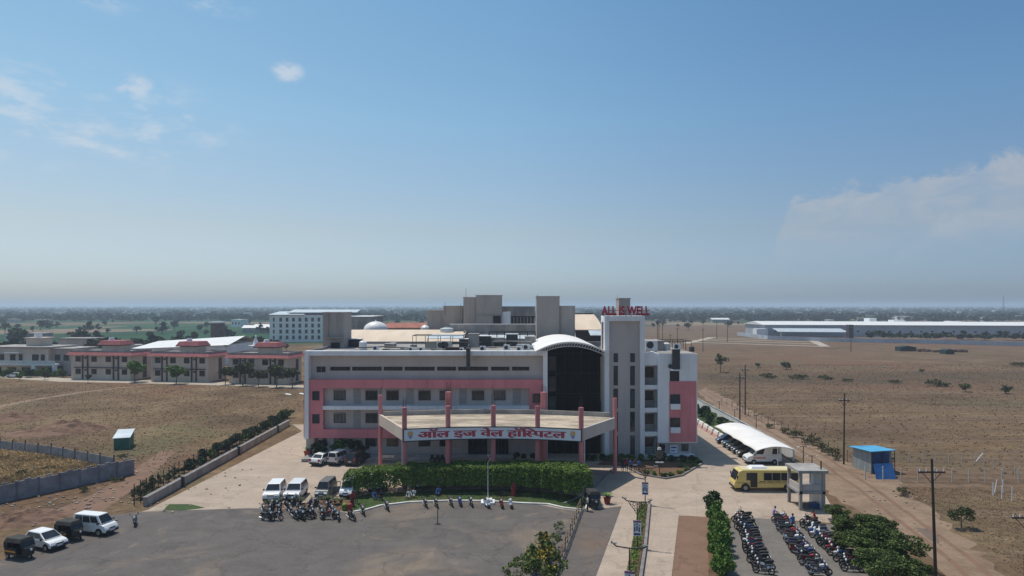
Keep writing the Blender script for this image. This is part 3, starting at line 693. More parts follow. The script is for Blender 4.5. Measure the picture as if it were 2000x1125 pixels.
# ------------------------------------------------------------------ older block behind the hospital
rear = thing('rear_hospital_block', 'older taupe block with beige sheet roofs and lift towers rising behind the pink wing', 'building', (-8, 140, 0))
build(MB().box(-31, 16, 127.2, 172, 0, 14.6), 'wall', taupe_paint, rear)
def roofsheet(x0, x1, Y0, Y1, z0, z1, bulge, name, mt, n=8):
    m = MB(); T = .12
    P = [(Y0 + (Y1 - Y0) * i / n, z0 + (z1 - z0) * i / n + bulge * math.sin(math.pi * i / n)) for i in range(n + 1)]
    for (ya, za), (yb, zb) in zip(P, P[1:]):
        m.hexa([(x0, ya, za), (x1, ya, za), (x1, yb, zb), (x0, yb, zb)], [(x0, ya, za + T), (x1, ya, za + T), (x1, yb, zb + T), (x0, yb, zb + T)])
    return build(m, name, mt, rear)
r1 = roofsheet(-33.6, -9.2, 128, 146, wz(674, 128), wz(645, 146), .7, 'sheet_roof', beige_roof)
build(MB().box(-29.2, -9.4, 128.3, 128.45, 14.6, wz(674, 128) - .05).box(-9.6, -9.4, 128.5, 146, 14.6, 15.6).box(-9.6, -9.4, 137, 146, 15.6, 17), 'roof_edge', taupe_paint, r1)
roofsheet(wx(1124, 136), wx(1178, 136), 136, 152, wz(645, 136), wz(615, 152), .4, 'sheet_roof', beige_roof)
build(MB().box(wx(1124, 136), wx(1178, 136), 152.1, 152.4, 16, wz(611.5, 152)), 'parapet', dark_metal, rear)
build(MB().box(wx(1124, 136) + .1, wx(1178, 136), 136.2, 136.6, 14.6, wz(646, 136)), 'wall', black_metal, rear)
roofsheet(wx(1153, 131), wx(1178, 131), 131, 134.5, 16.3, 17.1, 0, 'lean_to_roof', sheet_roof)
build(MB().box(wx(880, 140), wx(1046, 140), 140, 140.4, 14.6, wz(634, 140)).box(wx(880, 140), wx(881, 140), 140.4, 150, 14.6, wz(634, 140)), 'parapet', cement, rear)
build(MB().box(wx(878, 140), wx(1048, 140), 139.9, 140.5, wz(634, 140) + .003, wz(632.6, 140)), 'coping', white_paint, rear)
build(MB().box(wx(905, 139), wx(1046, 139), 139, 139.9, 14.6, wz(652, 139)), 'ledge', cement, rear)
for a, b, yt, yb, Y in ((936, 952, 656, 661, 131), (953, 1010, 655.5, 661.5, 130), (1010, 1056, 656.5, 662, 130.5), (834, 905, 656, 661.5, 124.5)):
    z = wz(yb, Y); m = MB().hexa([(wx(a, Y), Y, z), (wx(b, Y), Y, z), (wx(b, Y), Y + 3, z + .5), (wx(a, Y), Y + 3, z + .5)], [(wx(a, Y), Y, z + .08), (wx(b, Y), Y, z + .08), (wx(b, Y), Y + 3, z + .58), (wx(a, Y), Y + 3, z + .58)])
    for xx in (a + 1, b - 1): m.cyl((wx(xx, Y), Y + .2, 14.6), (wx(xx, Y), Y + .2, z), .06, .06, 5)
    build(m, 'lean_to_roof', sheet_roof, rear)
def blk(x0, x1, yt, Y, d, z0=14.6, mt=taupe_paint, cap=1):
    m = MB().box(wx(x0, Y), wx(x1, Y), Y, Y + d, z0, wz(yt, Y))
    if cap: m.box(wx(x0, Y) - .1, wx(x1, Y) + .1, Y - .1, Y + d + .1, wz(yt, Y) + .002, wz(yt, Y) + .14)
    return build(m, 'lift_tower', mt, rear)
blk(834, 866, 607, 150, 6); blk(866, 903.5, 598.5, 149, 6); b1 = blk(905, 929, 581.5, 147, 5); b2 = blk(929.5, 980, 577.5, 146, 6)
build(MB().box(wx(931, 146), wx(979, 146), 145.9, 145.996, wz(616, 146), wz(614.5, 146)), 'band', cement, b2)
build(MB().box(wx(963, 146), wx(978, 146), 145.92, 145.997, wz(632, 146), wz(617, 146)), 'opening', black_metal, b2)
blk(980.5, 1045, 599.5, 155, 5, mt=cement)
b3 = blk(981, 997, 609, 146.5, 3, mt=white_paint, cap=0)
m = MB()
for q in range(7): m.box(wx(998 + q * 6.6, 150), wx(1003 + q * 6.6, 150), 149.6, 149.7, wz(632, 150), wz(618, 150))
m.box(wx(998, 150), wx(1045, 150), 149.4, 149.9, wz(619.5, 150), wz(617, 150)); build(m, 'louvre_screen', dark_metal, rear)
blk(1209, 1231, 583.5, 137, 4, mt=taupe_paint)
build(MB().box(wx(1046, 133), wx(1200, 133), 126.5, 127.1, 14.6, 15.4), 'parapet', cement, rear)
for x, yt in ((869, 590), (900, 592), (910, 562), (1050, 574), (1206, 576)):
    build(MB().cyl((wx(x, 148), 148.2, 20), (wx(x, 148), 148.2, wz(yt, 148)), .05, .03, 5), 'antenna', dark_metal, rear)

# white dome, grey hall and red tiled house further back
dm = thing('domed_shrine', 'small white dome rising behind the beige sheet roof', 'shrine', (wx(734, 185), 185, 0))
build(MB().ball((wx(734, 185), 185, wz(644, 185)), (3.2, 3.2, 2.25), 20, 8, True), 'dome', white_metal, dm)
build(MB().cyl((wx(734, 185), 185, 0), (wx(734, 185), 185, wz(643, 185)), 3.0, 3.0, 16), 'drum', white_paint, dm)
build(MB().cyl((wx(734, 185), 185, wz(627, 185)), (wx(734, 185), 185, wz(624.5, 185)), .25, .05, 6), 'finial', white_metal, dm)
gh_ = thing('grey_hall', 'plain grey walled hall beside the white dome', 'building', (wx(710, 205), 205, 0))
build(MB().box(wx(680, 205), wx(724, 205), 205, 225, 0, wz(619, 205)), 'wall', cement, gh_)
build(MB().box(wx(679, 205), wx(725, 205), 204.8, 225.2, wz(619, 205) + .003, wz(618, 205)), 'roof', white_metal, gh_)
rh = thing('tiled_house', 'long low house with red tiled roof beyond the beige sheet roof', 'house', (wx(790, 230), 230, 0))
build(MB().box(wx(745, 230), wx(838, 230), 230, 240, 0, wz(640, 230)), 'wall', beige_paint, rh)
m = MB(); X0, X1 = wx(743, 230), wx(840, 230); z0, z1 = wz(640, 230), wz(631, 230)
m.hexa([(X0, 229, z0), (X1, 229, z0), (X1, 241, z0), (X0, 241, z0)], [(X0 + 1.5, 234.5, z1), (X1 - 1.5, 234.5, z1), (X1 - 1.5, 235.5, z1), (X0 + 1.5, 235.5, z1)]); build(m, 'roof', red_tile, rh)

# ------------------------------------------------------------------ things standing on the roofs
def tank(x, Y, z, r, h, label, mt=plastic_white):
    t = thing('water_tank', label, 'water tank', (x, Y, z), group='rooftop water tanks')
    build(MB().cyl((x, Y, z), (x, Y, z + h * .8), r, r, 14).cyl((x, Y, z + h * .8), (x, Y, z + h * .93), r, r * .45, 14), 'barrel', mt, t)
    build(MB().cyl((x, Y, z + h * .92), (x, Y, z + h), r * .3, r * .28, 10), 'lid', mt, t)
tank(wx(709, 110), 110, 15.06, .6, 1.45, 'white ribbed water tank beside the taupe stair head on the pink wing')
tank(wx(831, 150), 150, 14.6, 1.0, 3.4, 'white water tank at the far end of the long beige roof')
tank(wx(1302, 108), 108, 15.1, .6, 1.2, 'white water tank under a black canopy on the east wing roof')
tank(wx(1351, 104), 104, 15.1, .4, .85, 'small dark water tank at the outer corner of the east wing roof', dark_metal)
tank(wx(873, 139), 139, 16.2, 1.4, 1.5, 'squat pale tank beside the cement parapet behind the beige roof', sheet_roof)
def ac(x, Y, z, label, sc=1, mt=plastic_white):
    t = thing('condenser_unit', label, 'air conditioner', (x, Y, z), group='rooftop air conditioner units')
    build(MB().box(x - .45 * sc, x + .45 * sc, Y - .2, Y + .2, z + .12, z + .12 + .75 * sc), 'casing', mt, t)
    build(MB().cyl((x - .1 * sc, Y - .23, z + .5 * sc), (x - .1 * sc, Y - .202, z + .5 * sc), .27 * sc, .27 * sc, 12), 'fan_grille', dark_metal, t)
    build(MB().box(x - .4 * sc, x - .3 * sc, Y - .15, Y + .15, z, z + .118).box(x + .3 * sc, x + .4 * sc, Y - .15, Y + .15, z, z + .118), 'feet', dark_metal, t)
for i, (px, Y, sc) in enumerate(((734, 106, .9), (803, 104, .8), (823, 104, .8), (862, 108, 1.6), (873, 108, 1.7), (990, 106, 1.1), (1014, 104, .9), (1028, 106, 1.2), (902, 103.5, .7), (943, 104, 1))):
    ac(wx(px, Y), Y, 15.06, '%s air conditioner unit from the stair head along the roof of the pink wing' % ORD[i], sc, plastic_white if i not in (3, 4) else steel)
ac(wx(1272, 104), 104, 15.1, 'white box unit against the cement stair head on the east wing', 2.0); ac(wx(1322, 107), 107, 15.1, 'pale air conditioner unit behind the dark duct on the east wing', 1.2)
def rack(x0, x1, Y0, Y1, z0, z1, label, mt=black_metal, sheet=None, n=4, name='pipe_frame'):
    t = thing(name, label, 'metal frame', ((x0 + x1) / 2, Y0, z0)); m = MB()
    for i in range(n):
        x = x0 + (x1 - x0) * i / (n - 1)
        for Y in (Y0, Y1): m.cyl((x, Y, z0), (x, Y, z1), .05, .05, 5)
    m.tube([(x0, Y0, z1), (x1, Y0, z1), (x1, Y1, z1), (x0, Y1, z1), (x0, Y0, z1)], .06, 5)
    build(m, 'posts', mt, t)
    if sheet: build(MB().box(*sheet), 'cover_sheet', sheet_roof, t)
rack(wx(806, 112), wx(905, 112), 112, 116, 15.06, 17.15, 'black pipe frame with a pale sheet over part of it on the pink wing', sheet=(wx(840, 112), wx(903, 112), 112.3, 115.8, 17.1, 17.18), n=5)
rack(wx(1296, 107), wx(1350, 107), 107, 112, 15.1, 16.5, 'low black pipe rail frame on the east wing roof', n=6)
rack(wx(955, 122), wx(1046, 122), 122, 125, 15.06, 17.4, 'dark pipe frame crowded with ducts before the cement parapet', n=7)
for i, (x0, x1, Y, z) in enumerate(((760, 910, 105, 15.3), (700, 800, 107, 15.5), (920, 1046, 108, 15.4), (640, 760, 103, 15.2), (930, 1040, 116, 15.9), (800, 915, 110, 16.1))):
    solo(MB().tube([(wx(x0, Y), Y, z), (wx((x0 + x1) / 2, Y), Y + .4, z + .15), (wx(x1, Y), Y + R.uniform(-1, 1), z)], .1, 6), 'roof_pipe', dark_metal if i % 2 else cement, ('pale pipe run nearest the roof middle', 'dark pipe run behind the white water tank', 'pale pipe run before the duct housings', 'dark pipe run before the stair head', 'pale pipe run in front of the cement parapet', 'dark raised pipe run under the black pipe frame')[i] + ' of the pink wing', 'pipe', (wx(x0, Y), Y, z), 'pipes across the pink wing roof')
for i in range(16):
    px, Y = R.uniform(750, 1040), R.uniform(102.5, 121); x = wx(px, Y); l_, w_ = R.uniform(.6, 2.2), R.uniform(.4, 1.2)
    solo(MB().obox((x, Y, 15.061), (l_, w_, R.uniform(.08, .7)), R.uniform(-.3, .3)), 'roof_scrap', R.choice((white_metal, sheet_roof, cement, dark_metal, rust_metal)), 'piece of loose scrap or sheet lying on the flat roof of the pink wing', 'scrap', (x, Y, 15.061), 'loose scrap on the pink wing roof')

for i, (px, Y, wd, h_, mt) in enumerate(((845, 110, 2.2, 1.0, cement), (905, 112, 1.4, 1.5, dark_metal), (925, 113, 1.6, 2.3, cement), (945, 116, 2.4, 1.8, dark_metal), (970, 118, 2.6, 1.4, cement), (1000, 119, 2.0, 2.0, dark_metal), (1036, 118, 1.8, 1.6, cement), (693, 116, 1.8, 1.3, dark_metal), (760, 114, 1.6, .6, cement))):
    t = thing('duct_housing', '%s housing along the roof behind the pink wing frame, counted from the stair head' % ORD[i], 'roof housing', (wx(px, Y), Y, 15.06), group='roof housings')
    x = wx(px, Y); build(MB().box(x - wd / 2, x + wd / 2, Y, Y + 2, 15.06, 15.06 + h_), 'casing', mt, t); build(MB().box(x - wd / 2 - .1, x + wd / 2 + .1, Y - .1, Y + 2.1, 15.063 + h_, 15.13 + h_), 'cover', white_metal if i % 2 else cement, t)
for i, (px, yt, Y) in enumerate(((1284, 629, 108), (1287, 632, 108), (1294, 631, 108), (1323, 640, 110), (1309, 653, 110))):
    solo(MB().cyl((wx(px, Y), Y, 15.1), (wx(px, Y), Y, wz(yt, Y)), .045, .035, 5).cyl((wx(px, Y) - .25, Y, wz(yt + 2, Y)), (wx(px, Y) + .25, Y, wz(yt + 2, Y)), .025), 'roof_mast', rust_metal,
         '%s thin rusty mast from the tower on the east wing roof' % ORD[i], 'mast', (wx(px, Y), Y, 15.1), 'thin masts on the east wing')

# ------------------------------------------------------------------ residential blocks
def flats(px, Y, w_, label, yaw=-.15, d=9.0):
    t = thing('apartment_block', label, 'apartment block', (wx(px, Y), Y, 0), yaw, 'matching red-roofed apartment blocks')
    B = lambda m, n, mt, p=t: build(m, n, mt, p, world=False)
    wl = B(MB().box(0, w_, 0, d, 0, 7.6), 'wall', beige_paint)
    o = 1.0; m = MB()
    m.hexa([(-o, -o, 7.3), (w_ + o, -o, 7.3), (w_ + o, d + o, 7.3), (-o, d + o, 7.3)], [(-.25, -.25, 8.25), (w_ + .25, -.25, 8.25), (w_ + .25, d + .25, 8.25), (-.25, d + .25, 8.25)])
    B(m, 'roof_skirt', skirt_red)
    B(MB().box(-.2, w_ + .2, -.2, 0, 8.252, 8.75).box(-.2, w_ + .2, d, d + .2, 8.252, 8.75).box(-.2, 0, 0, d, 8.252, 8.75).box(w_, w_ + .2, 0, d, 8.252, 8.75).box(0, w_, 0, d, 8.252, 8.3), 'parapet', cement)
    h0, h1 = w_ * .44, w_ * .74
    hd = B(MB().box(h0, h1, 2, 6.5, 8.3, 11.2), 'stair_head', beige_paint)
    B(MB().hexa([(h0 - .9, 1.1, 10.3), (h1 + .9, 1.1, 10.3), (h1 + .9, 7.4, 10.3), (h0 - .9, 7.4, 10.3)], [(h0 - .2, 1.8, 11.5), (h1 + .2, 1.8, 11.5), (h1 + .2, 6.7, 11.5), (h0 - .2, 6.7, 11.5)]), 'head_roof', skirt_red, hd)
    B(MB().box(h0 - .9, h1 + .9, 1.12, 7.38, 10.05, 10.297), 'head_eave', frame_maroon, hd)
    B(MB().cyl((h0 + 1.6, 4, 11.5), (h0 + 1.6, 4, 12.3), .9, .7, 10), 'water_tank', plastic_white, hd)
    for fl in (5.4, 1.7):
        for u in (.12, .39, .63, .90):
            x = w_ * u; m = MB(); z0, z1 = fl - .1, fl + 1.5
            m.box(x - .85, x + .85, -.09, -.003, z0, z1)
            wn = B(m, 'window', dark_metal)
            B(MB().box(x - .75, x - .03, -.11, -.092, z0 + .1, z1 - .1).box(x + .03, x + .75, -.11, -.092, z0 + .1, z1 - .1), 'pane', glass_dark, wn)
    for u in (.2, .285, .72, .8):
        B(MB().box(w_ * u - .16, w_ * u + .16, -.3, -.003, .1, 7.3), 'pilaster', frame_maroon)
    for u in (.243, .76):
        for fl in (6.2, 2.6): B(MB().box(w_ * u - .35, w_ * u + .35, -.06, -.003, fl, fl + .5), 'vent', dark_metal)
    B(MB().box(w_ * .06, w_ * .97, -.4, -.303, 3.45, 3.75), 'floor_line', frame_maroon)
    B(MB().box(w_ + .003, w_ + .09, 5.4, 7, .3, 6.6), 'side_recess', frame_maroon)
    return t
flats(139, 207, 19.6, 'two-storey beige apartment block with red roof skirt nearest the modern villas')
flats(295, 202, 18.0, 'middle one of three matching beige apartment blocks with red roof skirts')
flats(447, 196, 17.5, 'two-storey beige apartment block with red roof skirt partly behind the hospital')
# modern villas
vl = thing('modern_villa', 'modern flat-roofed villa with teal glass balcony and water tank on the roof', 'villa', gp(60, 733) + (0,), -.1)
V = lambda m, n, mt, p=vl: build(m, n, mt, p, world=False)
V(MB().box(-16, 6, 0, 12, 0, 8.6), 'wall', beige_paint); V(MB().box(6.003, 13, 1.5, 12, 0, 8.2), 'side_wall', taupe_paint)
V(MB().box(-16.6, 6.6, -.6, 12.4, 8.603, 9.0).box(6.61, 13.6, .9, 12.5, 8.203, 8.5), 'roof', cement)
V(MB().box(-16, 10, -2.2, -.003, 3.3, 3.8).box(2, 3.2, -2.2, -1.2, 0, 3.297).box(-16, -15, -2.2, -1.2, 0, 3.297).box(9, 10, -2.2, -1.2, 0, 3.297), 'porch', white_paint)
V(MB().box(-16, 10, -2.2, -2.1, 3.803, 4.8), 'balcony_glass', sheet_roof)
V(MB().box(-5, 0, 4, 9, 9.003, 11.4).box(-5.5, .6, 3.5, 9.5, 11.403, 11.7), 'roof_room', beige_paint)
V(MB().cyl((-2.5, 6, 11.7), (-2.5, 6, 13.2), 1.2, 1.0, 12), 'water_tank', plastic_white)
V(MB().box(-16, -10, -1.0, -.003, 7.1, 7.35).box(-8, -3, -1.4, -.003, 7.0, 7.25), 'sun_shade', white_paint)
for x, fl, wd in ((-14, 4.4, 2.2), (-10.5, 4.4, 1.4), (-7, 4.4, 1.8), (-4, 4.4, 1.2), (.5, 4.4, 2.2), (3.5, 4.4, 1.3), (-13, .3, 3), (-8, .3, 3), (-3, .3, 3), (4, .3, 4)):
    q = V(MB().box(x, x + wd, -.1, -.004, fl, fl + 2.2), 'window', dark_metal); V(MB().box(x + .1, x + wd - .1, -.12, -.102, fl + .1, fl + 2.1), 'pane', glass_dark, q)
for x, fl in ((7, 4.6), (10, 4.6), (8, 1)):
    q = V(MB().box(x, x + 1.8, 1.4, 1.497, fl, fl + 1.9), 'window', dark_metal); V(MB().box(x + .1, x + 1.7, 1.38, 1.398, fl + .1, fl + 1.8), 'pane', glass_dark, q)
# long white shed behind the flats
sh = thing('long_shed', 'long shed with white sheet roof standing behind the red-roofed apartment blocks', 'shed', (wx(360, 262), 262, 0))
x0, x1 = wx(262, 262), wx(456, 262)
build(MB().hexa([(x0, 262, 0), (x1, 256, 0), (x1, 284, 0), (x0, 300, 0)], [(x0, 262, 5.6), (x1, 256, 7.4), (x1, 284, 7.4), (x0, 300, 5.6)]), 'wall', white_paint, sh)
m = MB(); T = .2
a, b, c, d, e, f = (x0 - 1, 261, 5.7), (x1 + 1, 255, 7.5), (x1 + 1, 271, 10.2), (x0 - 1, 282, 7.6), (x1 + 1, 286, 7.5), (x0 - 1, 302, 5.7)
m.quad(a, b, c, d).quad(d, c, e, f)
build(m, 'roof', white_metal, sh)
build(MB().box(x1 - .9, x1 + .9, 255.1, 255.3, 7.0, 7.45), 'gutter', black_metal, sh)
# white four-storey block
wb = thing('white_block', 'white four-storey building with pale metal roofs and rows of small dark windows', 'building', (wx(603, 420), 420, 0), .12)
V = lambda m, n, mt, p=wb: build(m, n, mt, p, world=False)
V(MB().box(-23, 28, 0, 30, 0, 16.2), 'wall', mat('sunlit_white', (.90, .88, .84), .6, .05, .1))  # wall white lightened so its colour stands in for direct sunlight
V(MB().hexa([(-23.5, -1, 16.3), (-3, -1, 16.3), (-3, 31, 18.0), (-23.5, 31, 18.0)], [(-23.5, -1, 16.6), (-3, -1, 16.6), (-3, 31, 18.3), (-23.5, 31, 18.3)]).hexa([(-14, 6, 17.6), (28, 6, 17.6), (28, 31, 19.2), (-14, 31, 19.2)], [(-14, 6, 17.9), (28, 6, 17.9), (28, 31, 19.5), (-14, 31, 19.5)]), 'roof', sheet_roof)
V(MB().box(-2, 28, 2, 29, 16.203, 17.4), 'attic', dark_metal)
for r_ in range(4):
    for c_ in range(13):
        x = -21 + c_ * 3.75 + (.8 if c_ > 8 else 0)
        if c_ == 9 and r_ == 0: continue
        V(MB().box(x, x + (1.5 if c_ not in (0, 9) else .9), -.15, -.004, 1.6 + r_ * 3.6, 3.9 + r_ * 3.6), 'window', glass_blue)
V(MB().box(12, 21, -2, -.004, 2.6, 3.1).box(12.3, 20.7, -.2, -.006, .1, 2.597), 'porch', black_metal)
# brick water tower (round)
x, Y = wx(425, 330), 330
bt = thing('round_brick_tank', 'round brown brick water tank with pale rim among the green fields', 'water tank', (x, Y, 0))
build(MB().cyl((x, Y, 0), (x, Y, wz(631, Y)), 3.2, 3.2, 20), 'wall', mat('brown_brick', (.16, .115, .10), .9, .2, .5), bt)
build(MB().cyl((x, Y, wz(631, Y)), (x, Y, wz(628.5, Y)), 3.35, 3.35, 20), 'rim', white_paint, bt)
# small temple with white spire
x, Y = wx(500, 260), 260
tp = thing('small_temple', 'tiny white temple with pointed spire behind the third apartment block', 'temple', (x, Y, 0))
build(MB().box(x - 2.6, x + 2.6, Y, Y + 5, 0, 5.5), 'wall', beige_paint, tp); build(MB().box(x - 3, x + 3, Y - .5, Y + 5.5, 5.503, 7.0), 'roof', white_paint, tp)
build(MB().cyl((x - .8, Y + 2, 7), (x - .8, Y + 2, 10.2), 1.3, .25, 8).ball((x - .8, Y + 2, 10.4), .4), 'spire', white_paint, tp)
# warehouse on the far side of the dry field
wh = thing('warehouse', 'very long low white roofed warehouse across the brown field', 'warehouse', (wx(1750, 480), 480, 0))
X0, X1 = wx(1492, 500), wx(2120, 470)
build(MB().hexa([(X0, 500, 0), (X1, 470, 0), (X1, 510, 0), (X0, 540, 0)], [(X0, 500, 8), (X1, 470, 8), (X1, 510, 8), (X0, 540, 8)]), 'wall', mat('blue_grey_wall', (.40, .43, .47), .7, .1, .1, pos=True), wh)
build(MB().hexa([(X0 - 1, 499, 8.003), (X1, 469, 8.003), (X1, 511, 8.003), (X0 - 1, 541, 8.003)], [(X0 - 1, 499, 8.3), (X1, 469, 8.3), (X1, 490, 10.4), (X0 - 1, 520, 10.4)]), 'roof', white_metal, wh)
m = MB()
for q in range(30):
    t = q / 30; m.obox((X0 + (X1 - X0) * (t + .012), 499.8 - 30 * t, 3.2), (4.2, .3, 1.1), -.13)
build(m, 'window_strip', glass_blue, wh)
build(MB().hexa([(wx(1525, 480), 484, 3.5), (wx(1652, 480), 476, 3.5), (wx(1652, 480), 488, 5.6), (wx(1525, 480), 496, 5.6)], [(wx(1525, 480), 484, 3.8), (wx(1652, 480), 476, 3.8), (wx(1652, 480), 488, 5.9), (wx(1525, 480), 496, 5.9)]).box(wx(1527, 482), wx(1529, 482), 484, 485, 0, 3.5).box(wx(1649, 477), wx(1651, 477), 477, 478, 0, 3.5), 'annex_roof', sheet_roof, wh)
build(MB().box(wx(1478, 492), wx(1500, 492), 492, 500, 0, 5.5), 'annex', white_paint, wh)
build(MB().box(wx(1658, 470), wx(1667, 470), 470, 474, 0, 9), 'tank_tower', frame_maroon, wh)
for a, b, yt in ((1698, 1712, 621.5), (1746, 1767, 625), (1857, 1877, 627.5)):
    build(MB().box(wx(a, 512), wx(b, 512), 512, 520, 8.2, wz(yt, 512)), 'roof_room', white_paint, wh)
cw_ = solo(MB().strip([gp(1440, 655), gp(1500, 663), gp(1640, 668), gp(1800, 671), gp(2030, 677)], .5, 0, 2.4), 'boundary_wall', mat('pale_blue_wall', (.42, .45, .50), .8, .15, .1, pos=True), 'long pale bluish boundary wall in front of the far warehouse', 'wall', (*gp(1700, 669), 0))
# tarp camp and brick stacks in the field
for i, (a, b, y, h_) in enumerate(((1759, 1790, 686, 2.6), (1848, 1864, 692, 2.4))):
    x0, Y = gp(a, y); x1 = wx(b, Y); t = thing('tarp_shelter', ('longer' if i == 0 else 'shorter') + ' dark green tarpaulin shelter out in the brown field', 'shelter', ((x0 + x1) / 2, Y, 0))
    build(MB().xprism([(x0, 0), (x1, 0), (x1, h_ * .7), ((x0 + x1) / 2, h_), (x0, h_ * .75)], Y, Y + 5), 'cover', tarp, t)
    build(MB().box(x0 + 1, x0 + 3, Y - .05, Y - .003, 0, 1.6), 'opening', black_metal, t)
for i, (a, b, y) in enumerate(((1795, 1818, 687), (1823, 1838, 688), (1866, 1892, 688))):
    x0, Y = gp(a, y); m = MB()
    for q in range(7): m.obox((x0 + (wx(b, Y) - x0) * q / 7, Y + R.uniform(0, 2), 0), (1.6, 2, R.uniform(.5, 1.4)), R.uniform(-.2, .2))
    solo(m, 'brick_stack', mat('dark_brick', (.15, .085, .06), .9, .3, .5), ('low stack of dark bricks nearest the long tarp shelter', 'low stack of bricks midway between the two tarp shelters', 'low stack of bricks beyond the shorter tarp shelter')[i], 'brick stack', (x0, Y, 0), 'brick stacks in the field')
# mast on the horizon
x, Y = wx(1960, 1500), 1500; m = MB(); zt = wz(577, Y)
for q in range(3):
    a = q * 2.1; m.cyl((x + 2.5 * math.cos(a), Y + 2.5 * math.sin(a), 0), (x + .5 * math.cos(a), Y + .5 * math.sin(a), zt), .25, .15, 4)
for q in range(12):
    z = zt * q / 12; r_ = 2.5 - 2 * q / 12
    m.tube([(x + r_ * math.cos(a), Y + r_ * math.sin(a), z + (zt / 12 if a > 2 else 0)) for a in (0, 2.1, 4.2, 6.3)], .12, 4)
solo(m, 'lattice_mast', dark_metal, 'tall thin lattice mast standing on the horizon', 'mast', (x, Y, 0))
# ------------------------------------------------------------------ vehicles
PAINT = {}
def paint(n, c, r=.3, metal=0):
    if n not in PAINT: PAINT[n] = mat('paint_' + n, c, r, .04, .6, spec=.5, metal=metal)
    return PAINT[n]
P_white = paint('white', (.78, .78, .77)); P_silver = paint('silver', (.52, .53, .55), .3, .3); P_grey = paint('grey', (.16, .165, .16)); P_dark = paint('dark', (.025, .028, .035), .25)
P_blue = paint('blue', (.03, .05, .11)); P_black = paint('black', (.014, .014, .014), .45); P_greywhite = paint('pearl', (.66, .67, .69))
CARK = dict(
    sedan=dict(W=1.7, H=1.48, belt=.94, low=[(-2.08, .34), (-2.12, .72), (-2.0, .98), (-1.3, 1.0), (.8, .95), (1.8, .80), (2.08, .62), (2.1, .32)], gh=(-1.6, 1.0, -.95, .15), ns=2, wb=(-1.25, 1.3)),
    hatch=dict(W=1.68, H=1.52, belt=.96, low=[(-1.82, .34), (-1.86, .8), (-1.78, .98), (.85, .96), (1.58, .82), (1.84, .62), (1.86, .32)], gh=(-1.8, 1.05, -1.4, .15), ns=2, wb=(-1.15, 1.2)),
    suv=dict(W=1.8, H=1.78, belt=1.1, low=[(-2.1, .42), (-2.16, .9), (-2.1, 1.12), (.95, 1.1), (1.92, 1.0), (2.14, .82), (2.16, .42)], gh=(-2.08, 1.2, -1.9, .5), ns=3, wb=(-1.25, 1.35)),
    van=dict(W=1.5, H=1.84, belt=1.08, low=[(-1.84, .36), (-1.88, 1.08), (1.2, 1.08), (1.62, .95), (1.84, .66), (1.86, .34)], gh=(-1.86, 1.38, -1.78, .78), ns=3, wb=(-1.1, 1.1)),
    ambulance=dict(W=1.9, H=2.35, belt=1.25, low=[(-2.4, .4), (-2.44, 1.25), (1.5, 1.25), (2.2, 1.05), (2.4, .8), (2.42, .4)], gh=(-2.42, 1.6, -2.38, .95), ns=3, wb=(-1.4, 1.45)))
CACHE = {}
def lerp(a, b, t): return Vector(a) + (Vector(b) - Vector(a)) * t
def panel(q, u0, u1, v0, v1, off):
    """quad inset on the face q = (bottom a, bottom b, top b, top a)"""
    n = (Vector(q[1]) - Vector(q[0])).cross(Vector(q[3]) - Vector(q[0])).normalized() * off
    P = lambda u, v: tuple(lerp(lerp(q[0], q[1], u), lerp(q[3], q[2], u), v) + n)
    return P(u0, v0), P(u1, v0), P(u1, v1), P(u0, v1)
def slab(m, q, off0, off1):
    a = panel(q, 0, 1, 0, 1, off0); b = panel(q, 0, 1, 0, 1, off1); return m.hexa(a, b)
def wheel_mesh(r=.31, w=.2):
    key = ('wheel', r, w)
    if key not in CACHE:
        t = MB().cyl((0, -w / 2, 0), (0, w / 2, 0), r, r, 16)
        c = MB().cyl((0, -w / 2 - .012, 0), (0, w / 2 + .012, 0), r * .62, r * .62, 12)
        CACHE[key] = (t.mesh('tyre', rubber), c.mesh('rim', rim_grey))
    return CACHE[key]
